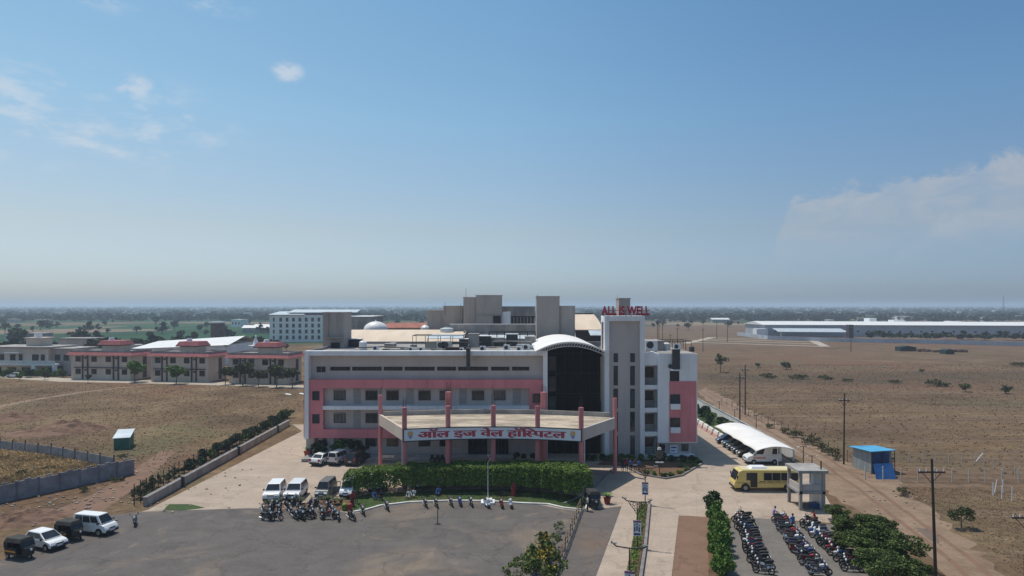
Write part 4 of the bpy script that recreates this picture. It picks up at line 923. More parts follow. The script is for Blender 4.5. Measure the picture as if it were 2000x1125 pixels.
def car_parts(kind, pt):
    key = (kind, pt.name)
    if key in CACHE: return CACHE[key]
    K = CARK[kind]; W = K['W'] / 2; out = []
    m = MB(); m.xprism(K['low'], -W, W)
    xb0, xb1, xt0, xt1 = K['gh']; zb, zt = K['belt'], K['H']; wb, wt = W - .03, W - (.2 if kind != 'ambulance' else .1)
    b = [(xb0, -wb, zb), (xb1, -wb, zb), (xb1, wb, zb), (xb0, wb, zb)]; t = [(xt0, -wt, zt), (xt1, -wt, zt), (xt1, wt, zt), (xt0, wt, zt)]
    m.hexa(b, t); body = m.mesh('body', [pt, P_black], .055, 2); out.append(('body', body, None))
    m = MB(); L0, L1 = K['low'][0][0], K['low'][-1][0]
    m.box(L0 - .03, L0 + .12, -W * .94, W * .94, .3, .55).box(L1 - .12, L1 + .03, -W * .94, W * .94, .28, .5).box(L0 + .2, L1 - .2, -W + .06, W - .06, .22, .45)
    for x in K['wb']:
        for s_ in (-1, 1): m.cyl((x, s_ * (W - .06), .33), (x, s_ * (W + .006), .33), .385, .385, 16)
    out.append(('bumper', m.mesh('bumper', P_black), None))
    fr = (b[1], b[2], t[2], t[1]); rr = (b[3], b[0], t[0], t[3]); s1 = (b[0], b[1], t[1], t[0]); s2 = (b[2], b[3], t[3], t[2])
    gl = lambda nm, q, u0, u1, v0, v1: out.append((nm, slab(MB(), panel(q, u0, u1, v0, v1, 0), .002, .022).mesh(nm, glass_dark), None))
    gl('windscreen', fr, .05, .95, .1, .9)
    if kind != 'ambulance': gl('rear_window', rr, .08, .92, .18, .88)
    n = K['ns']
    for q, flip in ((s1, False), (s2, True)):
        for i in range(n):
            if kind == 'ambulance' and i == 1: continue
            u0, u1 = .07 + .86 * i / n + .015, .07 + .86 * (i + 1) / n - .015
            if flip: u0, u1 = 1 - u1, 1 - u0
            gl('side_window', q, u0, u1, .14, .86)
    hz_ = K['low'][-2][1] + .02
    for s_ in (-1, 1):
        out.append(('headlight', MB().hexa([(L1 - .18, s_ * W * .62 - .2, hz_ - .03), (L1 + .012, s_ * W * .62 - .2, hz_ - .03), (L1 + .012, s_ * W * .62 + .2, hz_ - .03), (L1 - .18, s_ * W * .62 + .2, hz_ - .03)], [(L1 - .3, s_ * W * .62 - .2, hz_ + .14), (L1 - .1, s_ * W * .62 - .2, hz_ + .13), (L1 - .1, s_ * W * .62 + .2, hz_ + .13), (L1 - .3, s_ * W * .62 + .2, hz_ + .14)]).mesh('headlight', lamp_clear), None))
        zz = K['belt'] - .26
        out.append(('tail_light', MB().box(L0 - .06, L0 + .1, s_ * W * .8 - .13, s_ * W * .8 + .13, zz, zz + .3).mesh('tail_light', lamp_red), None))
        out.append(('mirror', MB().box(xb1 - .32, xb1 - .2, s_ * (W + .1) - .1, s_ * (W + .1) + .1, zb + .02, zb + .18).mesh('mirror', P_black), None))
    out.append(('number_plate', MB().box(L1 + .031, L1 + .045, -.25, .25, .42, .54).box(L0 - .07, L0 - .05, -.25, .25, .58, .7).mesh('number_plate', plastic_white), None))
    out.append(('grille', MB().box(L1 - .03, L1 + .018, -W * .42, W * .42, hz_ - .06, hz_ + .05).mesh('grille', P_black), None))
    CACHE[key] = out; return out
def add_wheels(root, spots, r=.31, w=.2):
    ty, rm = wheel_mesh(r, w)
    for x, y in spots:
        o = link('wheel', ty, root); o.location = (x, y, r); link('rim', rm, o)
def car(kind, pt, xy, yaw, label, name='parked_car', cat='car', group=None):
    t = thing(name, label, cat, (xy[0], xy[1], .04), rad(yaw), group)
    for nm, me, _ in car_parts(kind, pt): link(nm, me, t)
    K = CARK[kind]; W = K['W'] / 2
    add_wheels(t, [(x, s_ * (W - .07)) for x in K['wb'] for s_ in (-1, 1)])
    return t
def mid(x, y, dz=0): return gp(x, y)
G = 'cars parked in the paved yard'
v_ = car('van', P_white, (-40.3, 66.9), -14, 'white minivan at the far end of the short row on the asphalt edge', 'parked_van', 'van'); v_.scale = (1.06, 1.06, 1.03)
car('hatch', P_white, (-42.4, 62.9), -22, 'white hatchback squeezed between the two black auto rickshaws')
car('sedan', P_white, mid(630, 905), 74, 'white sedan seen from behind, first of three beside the flowering shrubs', group=G)
car('van', P_greywhite, mid(662, 905), 74, 'pearl white hatchback-van between white sedan and dark car by the shrubs', group=G)
car('suv', P_dark, mid(698, 905), 74, 'dark car with pale rear panel beside the shrubs', group=G)
car('suv', P_white, mid(537, 973), -84, 'white SUV parked nose-on behind the clustered motorbikes, outermost of its row', group=G)
car('suv', P_greywhite, mid(578, 972), -88, 'silvery SUV with dark windscreen next to the outermost white SUV', group=G)
gv = car('van', P_grey, mid(637, 968), -93, 'dark grey minivan with its side door open', 'parked_van', 'van', G)
m = MB().hexa([(.1, .78, .45), (.1, 1.75, .45), (.16, 1.75, .45), (.16, .78, .45)], [(.1, .78, 1.1), (.1, 1.75, 1.1), (.16, 1.75, 1.1), (.16, .78, 1.1)])
m.box(.1, .15, .78, .84, 1.1, 1.7).box(.1, .15, 1.68, 1.74, 1.1, 1.6).box(.1, .15, .78, 1.74, 1.6, 1.68)
link('open_door', m.mesh('open_door', P_grey), gv)
car('van', P_white, mid(683, 967), -92, 'tall white van half hidden by the near end of the clipped hedge', 'parked_van', 'van', G)
car('sedan', P_white, mid(728, 953), -60, 'white sedan seen through the trunks below the hedge', group=G)
car('suv', P_silver, mid(822, 948), -90, 'silver car under the canopy edge seen below the hedge crown', group=G)
car('hatch', P_silver, mid(905, 942), -90, 'pale silver hatchback behind the middle of the hedge', group=G)
# under the car shade
GS = 'cars under the white car shade'
car('hatch', P_blue, (34.6, 110.6), 178, 'dark blue-grey car standing just outside the open end of the shade', group=GS)
for i, (pt, lb) in enumerate(((P_dark, 'dark car deepest under the white shade'), (P_black, 'black car second from the deep end under the shade'), (P_dark, 'dark car third from the deep end under the shade'), (P_black, 'black car next to the ambulance under the shade'))):
    car('sedan', pt, (34.9, 107.8 - i * 2.35), 180, lb, group=GS)
am = car('ambulance', P_white, (34.9, 96.6), 180, 'white ambulance with orange red chequer stripe under the front of the shade', 'ambulance', 'ambulance')
m = MB()
for q in range(11):
    x = -.2 + q * .16 + 0; m.hexa([(x, .952, .78), (x + .1, .952, .78), (x + .1, .968, .78), (x, .968, .78)], [(x + .06, .952, 1.05), (x + .16, .952, 1.05), (x + .16, .968, 1.05), (x + .06, .968, 1.05)])
link('stripe', m.mesh('stripe', mat('stripe_orange', (.6, .12, .03), .4, .1, 2)), am)
link('warning_light', MB().box(.6, .8, -.6, .6, 2.36, 2.5).mesh('warning_light', mat('lamp_blue', (.05, .1, .5), .3, .1, 3)), am)
# cars by the residences
GR = 'cars in front of the apartment blocks'
car('suv', P_white, gp(216, 738.5), 172, 'white SUV parked before the first apartment block', group=GR)
car('hatch', P_white, gp(394, 743), 176, 'white hatchback parked before the middle apartment block', group=GR)
car('sedan', P_dark, gp(506, 748), 175, 'black and white looking dark sedan before the third apartment block', group=GR)
car('suv', P_blue, gp(545, 747.5), 178, 'dark blue car before the third apartment block near the hospital', group=GR)
car('hatch', P_white, gp(28, 737.5), 185, 'white hatchback on the residence road before the modern villa', group=GR)
cx_, cy_ = gp(127, 730)
cv_ = thing('covered_car', 'car wrapped in a pale silver cover beside the villas', 'car', (cx_, cy_, 0), .1)
link('cover', MB().xprism([(-2.6, .1), (-2.3, 1.3), (-1.2, 2.3), (1.2, 2.4), (2.2, 1.6), (2.8, .9), (2.9, .1)], -1.1, 1.1).mesh('cover', sheet_roof, .25, 3), cv_)
# minibus
bus = thing('minibus', 'yellow minibus with white roof unit parked across the yard by the guard post', 'bus', (gp(1500, 961)[0], gp(1500, 961)[1] + 1.2, .03), rad(180 - 1))
bus.scale = (1.03, 1, 1)
link_ = lambda nm, me: link(nm, me, bus)
L_ = 3.75
prof = [(-L_, .45), (-L_, 2.3), (-L_ + .15, 2.5), (L_ - 1.0, 2.5), (L_ - .55, 2.35), (L_ - .12, 1.25), (L_, .95), (L_, .4)]
link_('body', MB().xprism(prof, -1.08, 1.08).mesh('body', bus_yellow, .08, 2))
for s_ in (-1, 1):
    for i in range(6):
        x = L_ - 1.35 - i * .99
        if s_ == 1 and i in (1,): continue
        link_('window', MB().box(x - .93, x, s_ * 1.085 - .01, s_ * 1.085 + .01, 1.3, 2.2).mesh('window', glass_dark))
    link_('skirt_line', MB().box(-L_ + .1, L_ - .3, s_ * 1.084 - .008, s_ * 1.084 + .008, .98, 1.03).mesh('skirt_line', P_black))
    for x in (-2.35, 2.5): link_('wheel_arch', MB().cyl((x, s_ * 1.0, .45), (x, s_ * 1.089, .45), .52, .52, 18).mesh('wheel_arch', P_black))
link_('door', MB().box(1.15, 1.95, 1.08, 1.1, .5, 2.2).mesh('door', P_black)); link_('rear_door', MB().box(-3.05, -2.55, 1.08, 1.098, .95, 2.2).mesh('rear_door', P_black))
q = ((L_ - .12, -1.0, 1.27), (L_ - .12, 1.0, 1.27), (L_ - .53, 1.0, 2.33), (L_ - .53, -1.0, 2.33))
link_('windscreen', slab(MB(), panel(q, .03, .97, .04, .95, 0), .03, .05).mesh('windscreen', glass_dark))
link_('roof_unit', MB().hexa([(-.3, -.7, 2.49), (1.9, -.7, 2.49), (1.9, .7, 2.49), (-.3, .7, 2.49)], [(0, -.5, 2.8), (1.6, -.5, 2.8), (1.6, .5, 2.8), (0, .5, 2.8)]).mesh('roof_unit', plastic_white, .05))
link_('roof', MB().box(-L_ + .2, L_ - .9, -.95, .95, 2.495, 2.54).mesh('roof', paint('cream', (.74, .62, .34))))
m = MB()
for i in range(26):
    if i % 7 != 6: m.box(.9 - i * .125 - .09, .9 - i * .125, 1.081, 1.09, 1.1, 1.22)
link_('lettering', m.mesh('lettering', P_black))
for s_ in (-1, 1): link_('headlight', MB().cyl((L_ - .05, s_ * .75, .75), (L_ + .03, s_ * .75, .75), .14, .14, 10).mesh('headlight', lamp_clear)); link_('mirror', MB().box(L_ - .3, L_ - .2, s_ * 1.3 - .08, s_ * 1.3 + .08, 1.5, 1.9).mesh('mirror', P_black))
link_('bumper', MB().box(L_ - .1, L_ + .06, -1.0, 1.0, .35, .58).mesh('bumper', P_black))
add_wheels(bus, [(x, s_ * .98) for x in (-2.35, 2.5) for s_ in (-1, 1)], .4, .24)
# auto rickshaws
def rickshaw(xy, yaw, label):
    t = thing('auto_rickshaw', label, 'auto rickshaw', (xy[0], xy[1], .04), rad(yaw), 'black auto rickshaws')
    if 'rick' not in CACHE:
        o = []
        m = MB(); m.hexa([(-1.3, -.65, .35), (.25, -.65, .35), (.25, .65, .35), (-1.3, .65, .35)], [(-1.35, -.66, .95), (.1, -.66, .95), (.1, .66, .95), (-1.35, .66, .95)])
        m.hexa([(.2, -.6, .35), (1.2, -.25, .4), (1.2, .25, .4), (.2, .6, .35)], [(.55, -.58, .45), (1.1, -.28, 1.0), (1.1, .28, 1.0), (.55, .58, .45)])
        m.hexa([(.75, -.6, .5), (1.12, -.3, .5), (1.12, .3, .5), (.75, .6, .5)], [(.7, -.6, 1.05), (.98, -.34, 1.05), (.98, .34, 1.05), (.7, .6, 1.05)])
        o.append(('body', m.mesh('body', P_black, .04)))
        m = MB(); m.hexa([(-1.38, -.7, 1.4), (.7, -.66, 1.45), (.7, .66, 1.45), (-1.38, .7, 1.4)], [(-1.25, -.5, 1.78), (.5, -.48, 1.8), (.5, .48, 1.8), (-1.25, .5, 1.78)])
        m.hexa([(-1.4, -.68, .93), (-1.28, -.68, .93), (-1.28, .68, .93), (-1.4, .68, .93)], [(-1.38, -.68, 1.42), (-1.26, -.68, 1.42), (-1.26, .68, 1.42), (-1.38, .68, 1.42)])
        m.box(-1.3, -.85, -.68, -.64, .95, 1.42).box(-1.3, -.85, .64, .68, .95, 1.42)
        o.append(('canvas_hood', m.mesh('canvas_hood', mat('canvas', (.032, .031, .029), .8, .3, 2), .06, 2)))
        m = MB()
        for s_ in (-1, 1): m.cyl((.78, s_ * .58, 1.03), (.6, s_ * .6, 1.5), .03).cyl((-.3, s_ * .64, .95), (-.3, s_ * .64, 1.45), .025)
        m.box(.8, .83, -.55, .55, 1.03, 1.07); o.append(('posts', m.mesh('posts', P_black)))
        o.append(('windscreen', MB().hexa([(.77, -.55, 1.08), (.78, -.55, 1.08), (.78, .55, 1.08), (.77, .55, 1.08)], [(.61, -.55, 1.45), (.62, -.55, 1.45), (.62, .55, 1.45), (.61, .55, 1.45)]).mesh('windscreen', glass_dark)))
        o.append(('seat', MB().box(-1.2, -.6, -.6, .6, .5, .85).box(-1.25, -1.1, -.6, .6, .85, 1.3).mesh('seat', mat('maroon_seat', (.09, .015, .015), .6, .2, 3))))
        o.append(('stripe', MB().box(-1.25, .1, -.675, -.662, .62, .74).box(-1.25, .1, .662, .675, .62, .74).box(1.121, 1.13, -.2, .2, .6, .68).mesh('stripe', mat('stripe_yellow', (.7, .32, .03), .4, .1, 2))))
        o.append(('headlight', MB().cyl((1.1, 0, .85), (1.17, 0, .85), .1, .1, 10).mesh('headlight', lamp_clear)))
        CACHE['rick'] = o
    for nm, me in CACHE['rick']: link(nm, me, t)
    add_wheels(t, [(-.95, -.58), (-.95, .58), (1.0, 0)], .22, .12)
rickshaw((-42.7, 60.3), -20, 'black auto rickshaw at the near corner of the asphalt lot'); rickshaw((-41.4, 65.0), -18, 'black auto rickshaw between white hatchback and white minivan')
rickshaw((gp(1160, 993)[0], 75.6), -80, 'black auto rickshaw at the end of the lawn kerb by the hedge')

# ------------------------------------------------------------------ motorbikes
TK = dict(black=P_black, red=paint('bike_red', (.30, .02, .02)), blue=paint('bike_blue', (.02, .06, .25)), silver=P_silver, grey=P_grey, white=P_white, maroon=paint('bike_maroon', (.10, .012, .015)))
def bike_common():
    if 'bike' in CACHE: return CACHE['bike']
    o = {}
    ring = MB()
    n = 18
    for k_ in range(n):
        a, b = 2 * math.pi * k_ / n, 2 * math.pi * (k_ + 1) / n
        P = lambda r, y, t: (r * math.cos(t), y, .31 + r * math.sin(t))
        ring.hexa([P(.22, -.05, a), P(.31, -.035, a), P(.31, .035, a), P(.22, .05, a)], [P(.22, -.05, b), P(.31, -.035, b), P(.31, .035, b), P(.22, .05, b)])
    o['wheel'] = ring.mesh('wheel', rubber)
    sp = MB().cyl((0, -.07, .31), (0, .07, .31), .07, .07, 8)
    for q in range(5):
        a = q * 2 * math.pi / 5; sp.cyl((0, 0, .31), (.22 * math.cos(a), 0, .31 + .22 * math.sin(a)), .018, .018, 4)
    o['rim'] = sp.mesh('rim', rim_grey)
    m = MB(); m.box(-.28, .22, -.14, .14, .24, .52); m.cyl((-.02, 0, .45), (.14, 0, .74), .1, .1, 8); m.box(-.3, .1, -.11, .11, .5, .72)
    o['engine'] = m.mesh('engine', engine_grey, .03)
    m = MB(); m.cyl((.12, -.15, .34), (-.35, -.17, .28), .03, .03, 6).cyl((-.35, -.17, .28), (-.95, -.2, .38), .055, .06, 8); o['exhaust'] = m.mesh('exhaust', steel)
    m = MB()
    for s_ in (-1, 1): m.cyl((.66, s_ * .09, .31), (.42, s_ * .1, .95), .03, .03, 6); m.cyl((-.62, s_ * .09, .31), (-.1, s_ * .09, .42), .025, .025, 5); m.cyl((-.55, s_ * .11, .36), (-.5, s_ * .12, .75), .03, .03, 5)
    m.tube([(.38, 0, .9), (-.1, 0, .82), (-.6, 0, .78)], .035, 6); m.tube([(.36, 0, .85), (.2, 0, .35)], .03, 6)
    o['frame'] = m.mesh('frame', black_metal)
    m = MB(); m.tube([(.22, -.36, 1.04), (.38, -.2, 1.06), (.42, 0, 1.0), (.38, .2, 1.06), (.22, .36, 1.04)], .022, 6)
    for s_ in (-1, 1): m.cyl((.3, s_ * .28, 1.05), (.26, s_ * .36, 1.24), .01, .01, 4); m.ball((.25, s_ * .38, 1.27), (.02, .075, .05), 8, 4)
    o['handlebar'] = m.mesh('handlebar', black_metal)
    m = MB(); m.ball((.5, 0, .9), (.09, .11, .12), 10, 6); o['headlight'] = m.mesh('headlight', lamp_clear)
    m = MB(); m.xprism([(-.78, .84), (-.75, .92), (-.35, .88), (-.05, .80), (-.02, .74), (-.7, .76)], -.13, .13); o['seat'] = m.mesh('seat', black_seat, .03)
    m = MB()
    for y in (-.055, .055): pass
    m.xprism([(.36, .62), (.5, .70), (.66, .66), (.82, .58), (.88, .46), (.84, .46), (.78, .54), (.66, .62), (.5, .66)], -.06, .06); o['mudguard'] = m.mesh('mudguard', black_metal)
    CACHE['bike'] = o; return o
def tank_mesh(c):
    key = ('tank', c)
    if key not in CACHE:
        m = MB(); m.hexa([(-.06, -.11, .74), (.36, -.12, .80), (.36, .12, .80), (-.06, .11, .74)], [(-.03, -.08, .93), (.3, -.12, 1.0), (.3, .12, 1.0), (-.03, .08, .93)])
        m.hexa([(-.62, -.12, .58), (-.22, -.13, .5), (-.22, .13, .5), (-.62, .12, .58)], [(-.84, -.07, .82), (-.2, -.1, .75), (-.2, .1, .75), (-.84, .07, .82)])
        CACHE[key] = m.mesh('bodywork', TK[c], .035, 2)
    return CACHE[key]
GB = 0
def bike(xy, yaw, colour, label, group, lean=8):
    o = bike_common(); t = thing('motorbike', label, 'motorbike', (xy[0], xy[1], .03), rad(yaw), group, R.uniform(.93, 1.03)); t.rotation_euler = (rad(lean), 0, rad(yaw))
    for x in (-.62, .66):
        q = link('wheel', o['wheel'], t); q.location = (x, 0, 0); link('rim', o['rim'], q)
    for nm in ('engine', 'exhaust', 'frame', 'handlebar', 'headlight', 'seat', 'mudguard'): link(nm, o[nm], t)
    link('bodywork', tank_mesh(colour), t); return t
def scooter_mesh(c):
    key = ('scoot', c)
    if key not in CACHE:
        m = MB(); m.xprism([(-.78, .45), (-.82, .75), (-.2, .72), (-.15, .4), (.25, .34), (.42, .45), (.36, .95), (.46, .98), (.56, .5), (.45, .26), (-.1, .24), (-.5, .3)], -.17, .17)
        m.ball((.68, 0, .5), (.22, .09, .12), 10, 5); m.hexa([(.34, -.14, .9), (.5, -.12, .9), (.5, .12, .9), (.34, .14, .9)], [(.3, -.12, 1.06), (.42, -.1, 1.06), (.42, .1, 1.06), (.3, .12, 1.06)])
        s_ = MB().xprism([(-.84, .76), (-.8, .86), (-.3, .84), (-.15, .77), (-.15, .72), (-.8, .74)], -.15, .15)
        CACHE[key] = (m.mesh('bodywork', TK[c], .03, 2), s_.mesh('seat', black_seat, .03))
    return CACHE[key]
def scooter(xy, yaw, colour, label, group=None, lean=6):
    o = bike_common(); b, s_ = scooter_mesh(colour)
    t = thing('scooter', label, 'scooter', (xy[0], xy[1], .03), 0, group); t.rotation_euler = (rad(lean), 0, rad(yaw))
    for x in (-.55, .68):
        q = link('wheel', o['wheel'], t); q.location = (x, 0, 0); q.scale = (.85, 1.2, .85); link('rim', o['rim'], q)
    link('bodywork', b, t); link('seat', s_, t); link('handlebar', o['handlebar'], t); link('headlight', o['headlight'], t)
scooter(gp(265, 1026), -65, 'grey', 'lone dark scooter on the open asphalt by the end of the fence')
GC = 'motorbikes bunched before the parked cars'
cl = [(538, 1016, -8, 'black'), (517, 1003, -60, 'black'), (531, 1000, -75, 'silver'), (545, 993, -80, 'black'), (559, 986, -85, 'black'), (524, 1010, -40, 'grey'), (576, 986, -95, 'silver'), (570, 1006, -70, 'black'), (583, 1000, -80, 'maroon'),
      (599, 1013, -10, 'black'), (612, 1003, -75, 'black'), (590, 1015, -50, 'blue'), (618, 988, -88, 'white'), (607, 993, -95, 'black'), (628, 1003, -70, 'grey'), (641, 1014, -5, 'red'), (643, 996, -90, 'black'), (655, 1010, -60, 'black'), (632, 1012, -80, 'black'), (662, 1016, -75, 'silver'),
      (523, 1017, -12, 'black'), (548, 1002, -70, 'black'), (535, 992, -80, 'grey'), (565, 998, -60, 'black'), (606, 1010, -25, 'black'), (578, 1014, -60, 'black'), (650, 1004, -75, 'black'), (592, 1006, -85, 'silver')]
cl.sort()
for i, (x, y, a, c) in enumerate(cl):
    bike(gp(x, y), a + R.uniform(-8, 8), c, '%s motorbike in the bunch before the parked cars, %s along from its %s end' % (c, ORD[i if i < 14 else len(cl) - 1 - i], 'outer' if i < 14 else 'hedge'), GC)
GK = 'two-wheelers along the white lawn kerb'
for i, (x, y, a, c, kd) in enumerate(((688, 1016, -50, 'maroon', 0), (710, 1005, -70, 'red', 0), (757, 996, -70, 'maroon', 0), (832, 990, -72, 'maroon', 0), (853, 990, -75, 'black', 0), (882, 988, -75, 'maroon', 0), (899, 987, -80, 'blue', 1), (921, 988, -80, 'black', 0), (952, 991, -68, 'white', 1), (980, 991, -82, 'red', 1), (998, 991, -84, 'white', 1))):
    lb = '%s %s standing on the asphalt along the lawn kerb, %s from the bunch' % (c, ('motorbike', 'scooter')[kd], ORD[i])
    (scooter if kd else bike)(gp(x, y), a, c, lb, GK)
cols = ['black', 'black', 'maroon', 'grey', 'black', 'red', 'silver', 'black', 'blue', 'white', 'black', 'red']
rows = (((1449, 1017), (1494, 1122), 20, 'shrub row', 162), ((1522, 1020), (1597, 1124), 20, 'middle row', -8), ((1578, 1027), (1672, 1118), 17, 'row beside the big trees', 174))
for rr, (p, q, n, nm, yaw) in enumerate(rows):
    A0, A1 = gp(*p), gp(*q)
    for i in range(n):
        x, y = along(A0, A1, i / (n - 1)); c = R.choice(cols); fl = yaw + R.uniform(-9, 9) + (180 if R.random() < .12 else 0)
        if rr == 0: fl = yaw + R.uniform(-9, 9)
        lb = '%s %s in the bike lot, %s, %s from the yard end' % (c, 'motorbike', nm, ORD[i])
        x += R.uniform(-.22, .22)
        if R.random() < .16: scooter((x, y), fl, c if c in ('white', 'red', 'blue', 'silver', 'grey') else 'white', lb.replace('motorbike', 'scooter').replace(c, c if c in ('white', 'red', 'blue', 'silver', 'grey') else 'white', 1), 'bikes in the bike lot', R.uniform(4, 10))
        else: bike((x, y), fl, c, lb, 'bikes in the bike lot', R.uniform(4, 11))
# ------------------------------------------------------------------ plants
def leaves(pts, s0, s1, up=.3):
    m = MB()
    for p in pts:
        o_ = p[3] if len(p) > 3 else (0, 0, up); p = p[:3]
        n = Vector((R.gauss(0, 1) + o_[0], R.gauss(0, 1) + o_[1], R.gauss(0, 1) + o_[2])).normalized(); u = n.orthogonal().normalized()
        u = Matrix.Rotation(R.uniform(0, 6.28), 3, n) @ u; v = n.cross(u); s = R.uniform(s0, s1); p = Vector(p)
        m.add([p - u * s, p - v * s * .55, p + u * s, p + v * s * .55 + n * s * .2], [(0, 1, 2, 3)])
    return m
def ball_pt(c, r, shell=.55):
    d = Vector((R.gauss(0, 1), R.gauss(0, 1), R.gauss(0, 1))).normalized() * (shell + (1 - shell) * R.random())
    return (c[0] + d.x * r[0], c[1] + d.y * r[1], c[2] + d.z * r[2])
def crown(n, rx, ry, rz, zc, k, s0, s1, cr=.5, mt=leaf_dark, name='crown', low=-.8):
    cs = []
    while len(cs) < k:
        p = Vector((R.uniform(-1, 1), R.uniform(-1, 1), R.uniform(low, 1)))
        if p.length < 1: cs.append((Vector((p.x * rx * .72, p.y * ry * .72, zc + p.z * rz * .72)), R.uniform(.6, 1.15) * cr))
    pts = []
    for i in range(n):
        c, q = cs[i % k]; pts.append(ball_pt(c, (rx * q, ry * q, rz * q * .85)))
    return leaves(pts, s0, s1).mesh(name, mt)
def trunk(h, r, k=3, sp=.5, mt=bark):
    m = MB(); m.cyl((0, 0, 0), (.05 * h, .02, h * .55), r, r * .7, 7)
    for i in range(k):
        a = 6.28 * i / k + .6; m.cyl((.05 * h, .02, h * .5), (.05 * h + sp * h * math.cos(a), sp * h * math.sin(a), h * R.uniform(.85, 1.05)), r * .6, r * .2, 6)
    return m.mesh('trunk', mt)
def plant(name, label, cat, xy, cm, tm, sc=1, group=None, rz=None, z=0):
    t = thing(name, label, cat, (xy[0], xy[1], z), R.uniform(0, 6.28) if rz is None else rz, group, sc)
    if tm: link('trunk', tm, t)
    link('crown', cm, t); return t
# clipped trees forming the long hedge
def clipped(n=3000):
    pts = []
    for i in range(n):
        f = R.random(); a, b = R.uniform(-1, 1), R.uniform(-1, 1)
        ph = R.choice(('t', 't', 's', 's', 's', 'i'))
        x, y, z = R.uniform(-1, 1), R.uniform(-1, 1), R.uniform(-1, 1); o_ = (0, 0, .3)
        if ph == 't': z = R.uniform(.85, 1.04); o_ = (0, 0, 2)
        elif ph == 's':
            if R.random() < .62: y = R.choice((-1, 1)) * R.uniform(.85, 1.03); o_ = (0, 2.2 * y, -.2)
            else: x = R.choice((-1, 1)) * R.uniform(.85, 1.03); o_ = (2.2 * x, 0, -.2)
        e = max(0, abs(z) - .7) * .35; sh = 1 - e * (1 if z > 0 else .9)
        pts.append((x * 1.35 * sh, y * 1.95 * sh, 1.95 + z * 1.0 - .06 * y * y, o_))
    return leaves(pts, .08, .16)
CM = [clipped().mesh('crown', leaf_hedge) for _ in range(3)]
def multi_stem():
    m = MB()
    for i in range(4):
        a = i * 1.57 + .3; m.cyl((.08 * math.cos(a), .08 * math.sin(a), 0), (.5 * math.cos(a), .5 * math.sin(a), 1.4), .07, .045, 6)
    return m.mesh('trunk', bark)
TMh = multi_stem()
hp = [(696, 968, .9), (722, 965, .93), (755, 962.5, .96), (792, 961, .98), (830, 959.5, 1), (868, 959, 1), (906, 959, 1.02), (944, 959.5, 1.03), (982, 960.5, 1.05), (1018, 962, 1.08), (1052, 964, 1.1), (1082, 967, 1.15), (1106, 971, 1.2), (1124, 976, 1.22)]
for i, (x, y, s) in enumerate(hp):
    X, Y = gp(x, y); plant('clipped_tree', 'clipped flat-topped tree in the long hedge, %s from the parked vans' % ORD[i], 'tree', (X * (Y + .75) / Y, Y + .75), CM[i % 3], TMh, (s, s, s * R.uniform(.97, 1.05)), 'clipped trees of the long hedge', R.choice((0, 3.14)) + R.uniform(-.1, .1))
# round shrubs in the row beside the bike lot
BUSH = [crown(1500, 1.1, 1.1, 1.0, 1.0, 9, .09, .17, .5, leaf_bright) for _ in range(2)]
BUSHD = [crown(1500, 1.2, 1.2, 1.2, 1.2, 9, .1, .19, .5, leaf_dark) for _ in range(2)]
STEM = trunk(1.2, .06, 4, .4)
n = 11
for i in range(n):
    x, y = along(gp(1398, 1006), gp(1410, 1130), i / (n - 1)); s = R.uniform(1.0, 1.15)
    plant('round_shrub', ('dark cone-shaped shrub heading the row beside the bike lot' if i == 0 else 'bright green shrub, %s in the row between the dirt patch and the bike lot' % ORD[i]), 'shrub', (x, y), (BUSHD if i == 0 else BUSH)[i % 2], STEM, (s * .9, s * .9, s * R.uniform(.9, 1.1)), 'shrubs beside the bike lot')
# big trees by the bike lot
def bigcrown(mt, n=4200, r=2.6): return crown(n, r, r, 1.25, 2.0, 34, .06, .145, .27, mt, low=-.7)
BC = [bigcrown(leaf_tree, 8500), bigcrown(leaf_tree, 7500)]
TB = trunk(2.4, .16, 5, .55)
for i, (x, y, s, c, z, lb) in enumerate(((1634, 1018, .58, 1, 1, 'small pale green tree beside the guard post'), (1668, 1052, .92, 0, 1, 'spreading dark green tree at the yard end of the tree clump'), (1708, 1062, 1.0, 0, 1, 'spreading dark green tree beside the dirt road, middle of the clump'), (1684, 1092, .95, 0, 1, 'dark tree overhanging the last motorbikes'), (1745, 1108, 1.05, 1, 1, 'bright green tree nearest the tall pole and dirt road'), (1722, 1140, 1.05, 1, 1, 'bright green tree cut off by the lower picture edge'), (1690, 1040, .6, 1, 1, 'small low tree at the dirt road verge behind the dark trees'), (1728, 1088, .7, 1, 1, 'small low tree between the dark tree and the dirt road'), (1648, 1052, .55, 0, 1, 'small low tree beside the bikes near the guard post'), (1775, 1135, .7, 0, 1, 'low tree at the foot of the tall pole'))):
    plant('spreading_tree', lb, 'tree', gp(x, y), BC[c], TB, (s * R.uniform(.9, 1.15), s * R.uniform(.9, 1.15), s * R.uniform(.8, 1.0)), 'trees beside the bike lot')
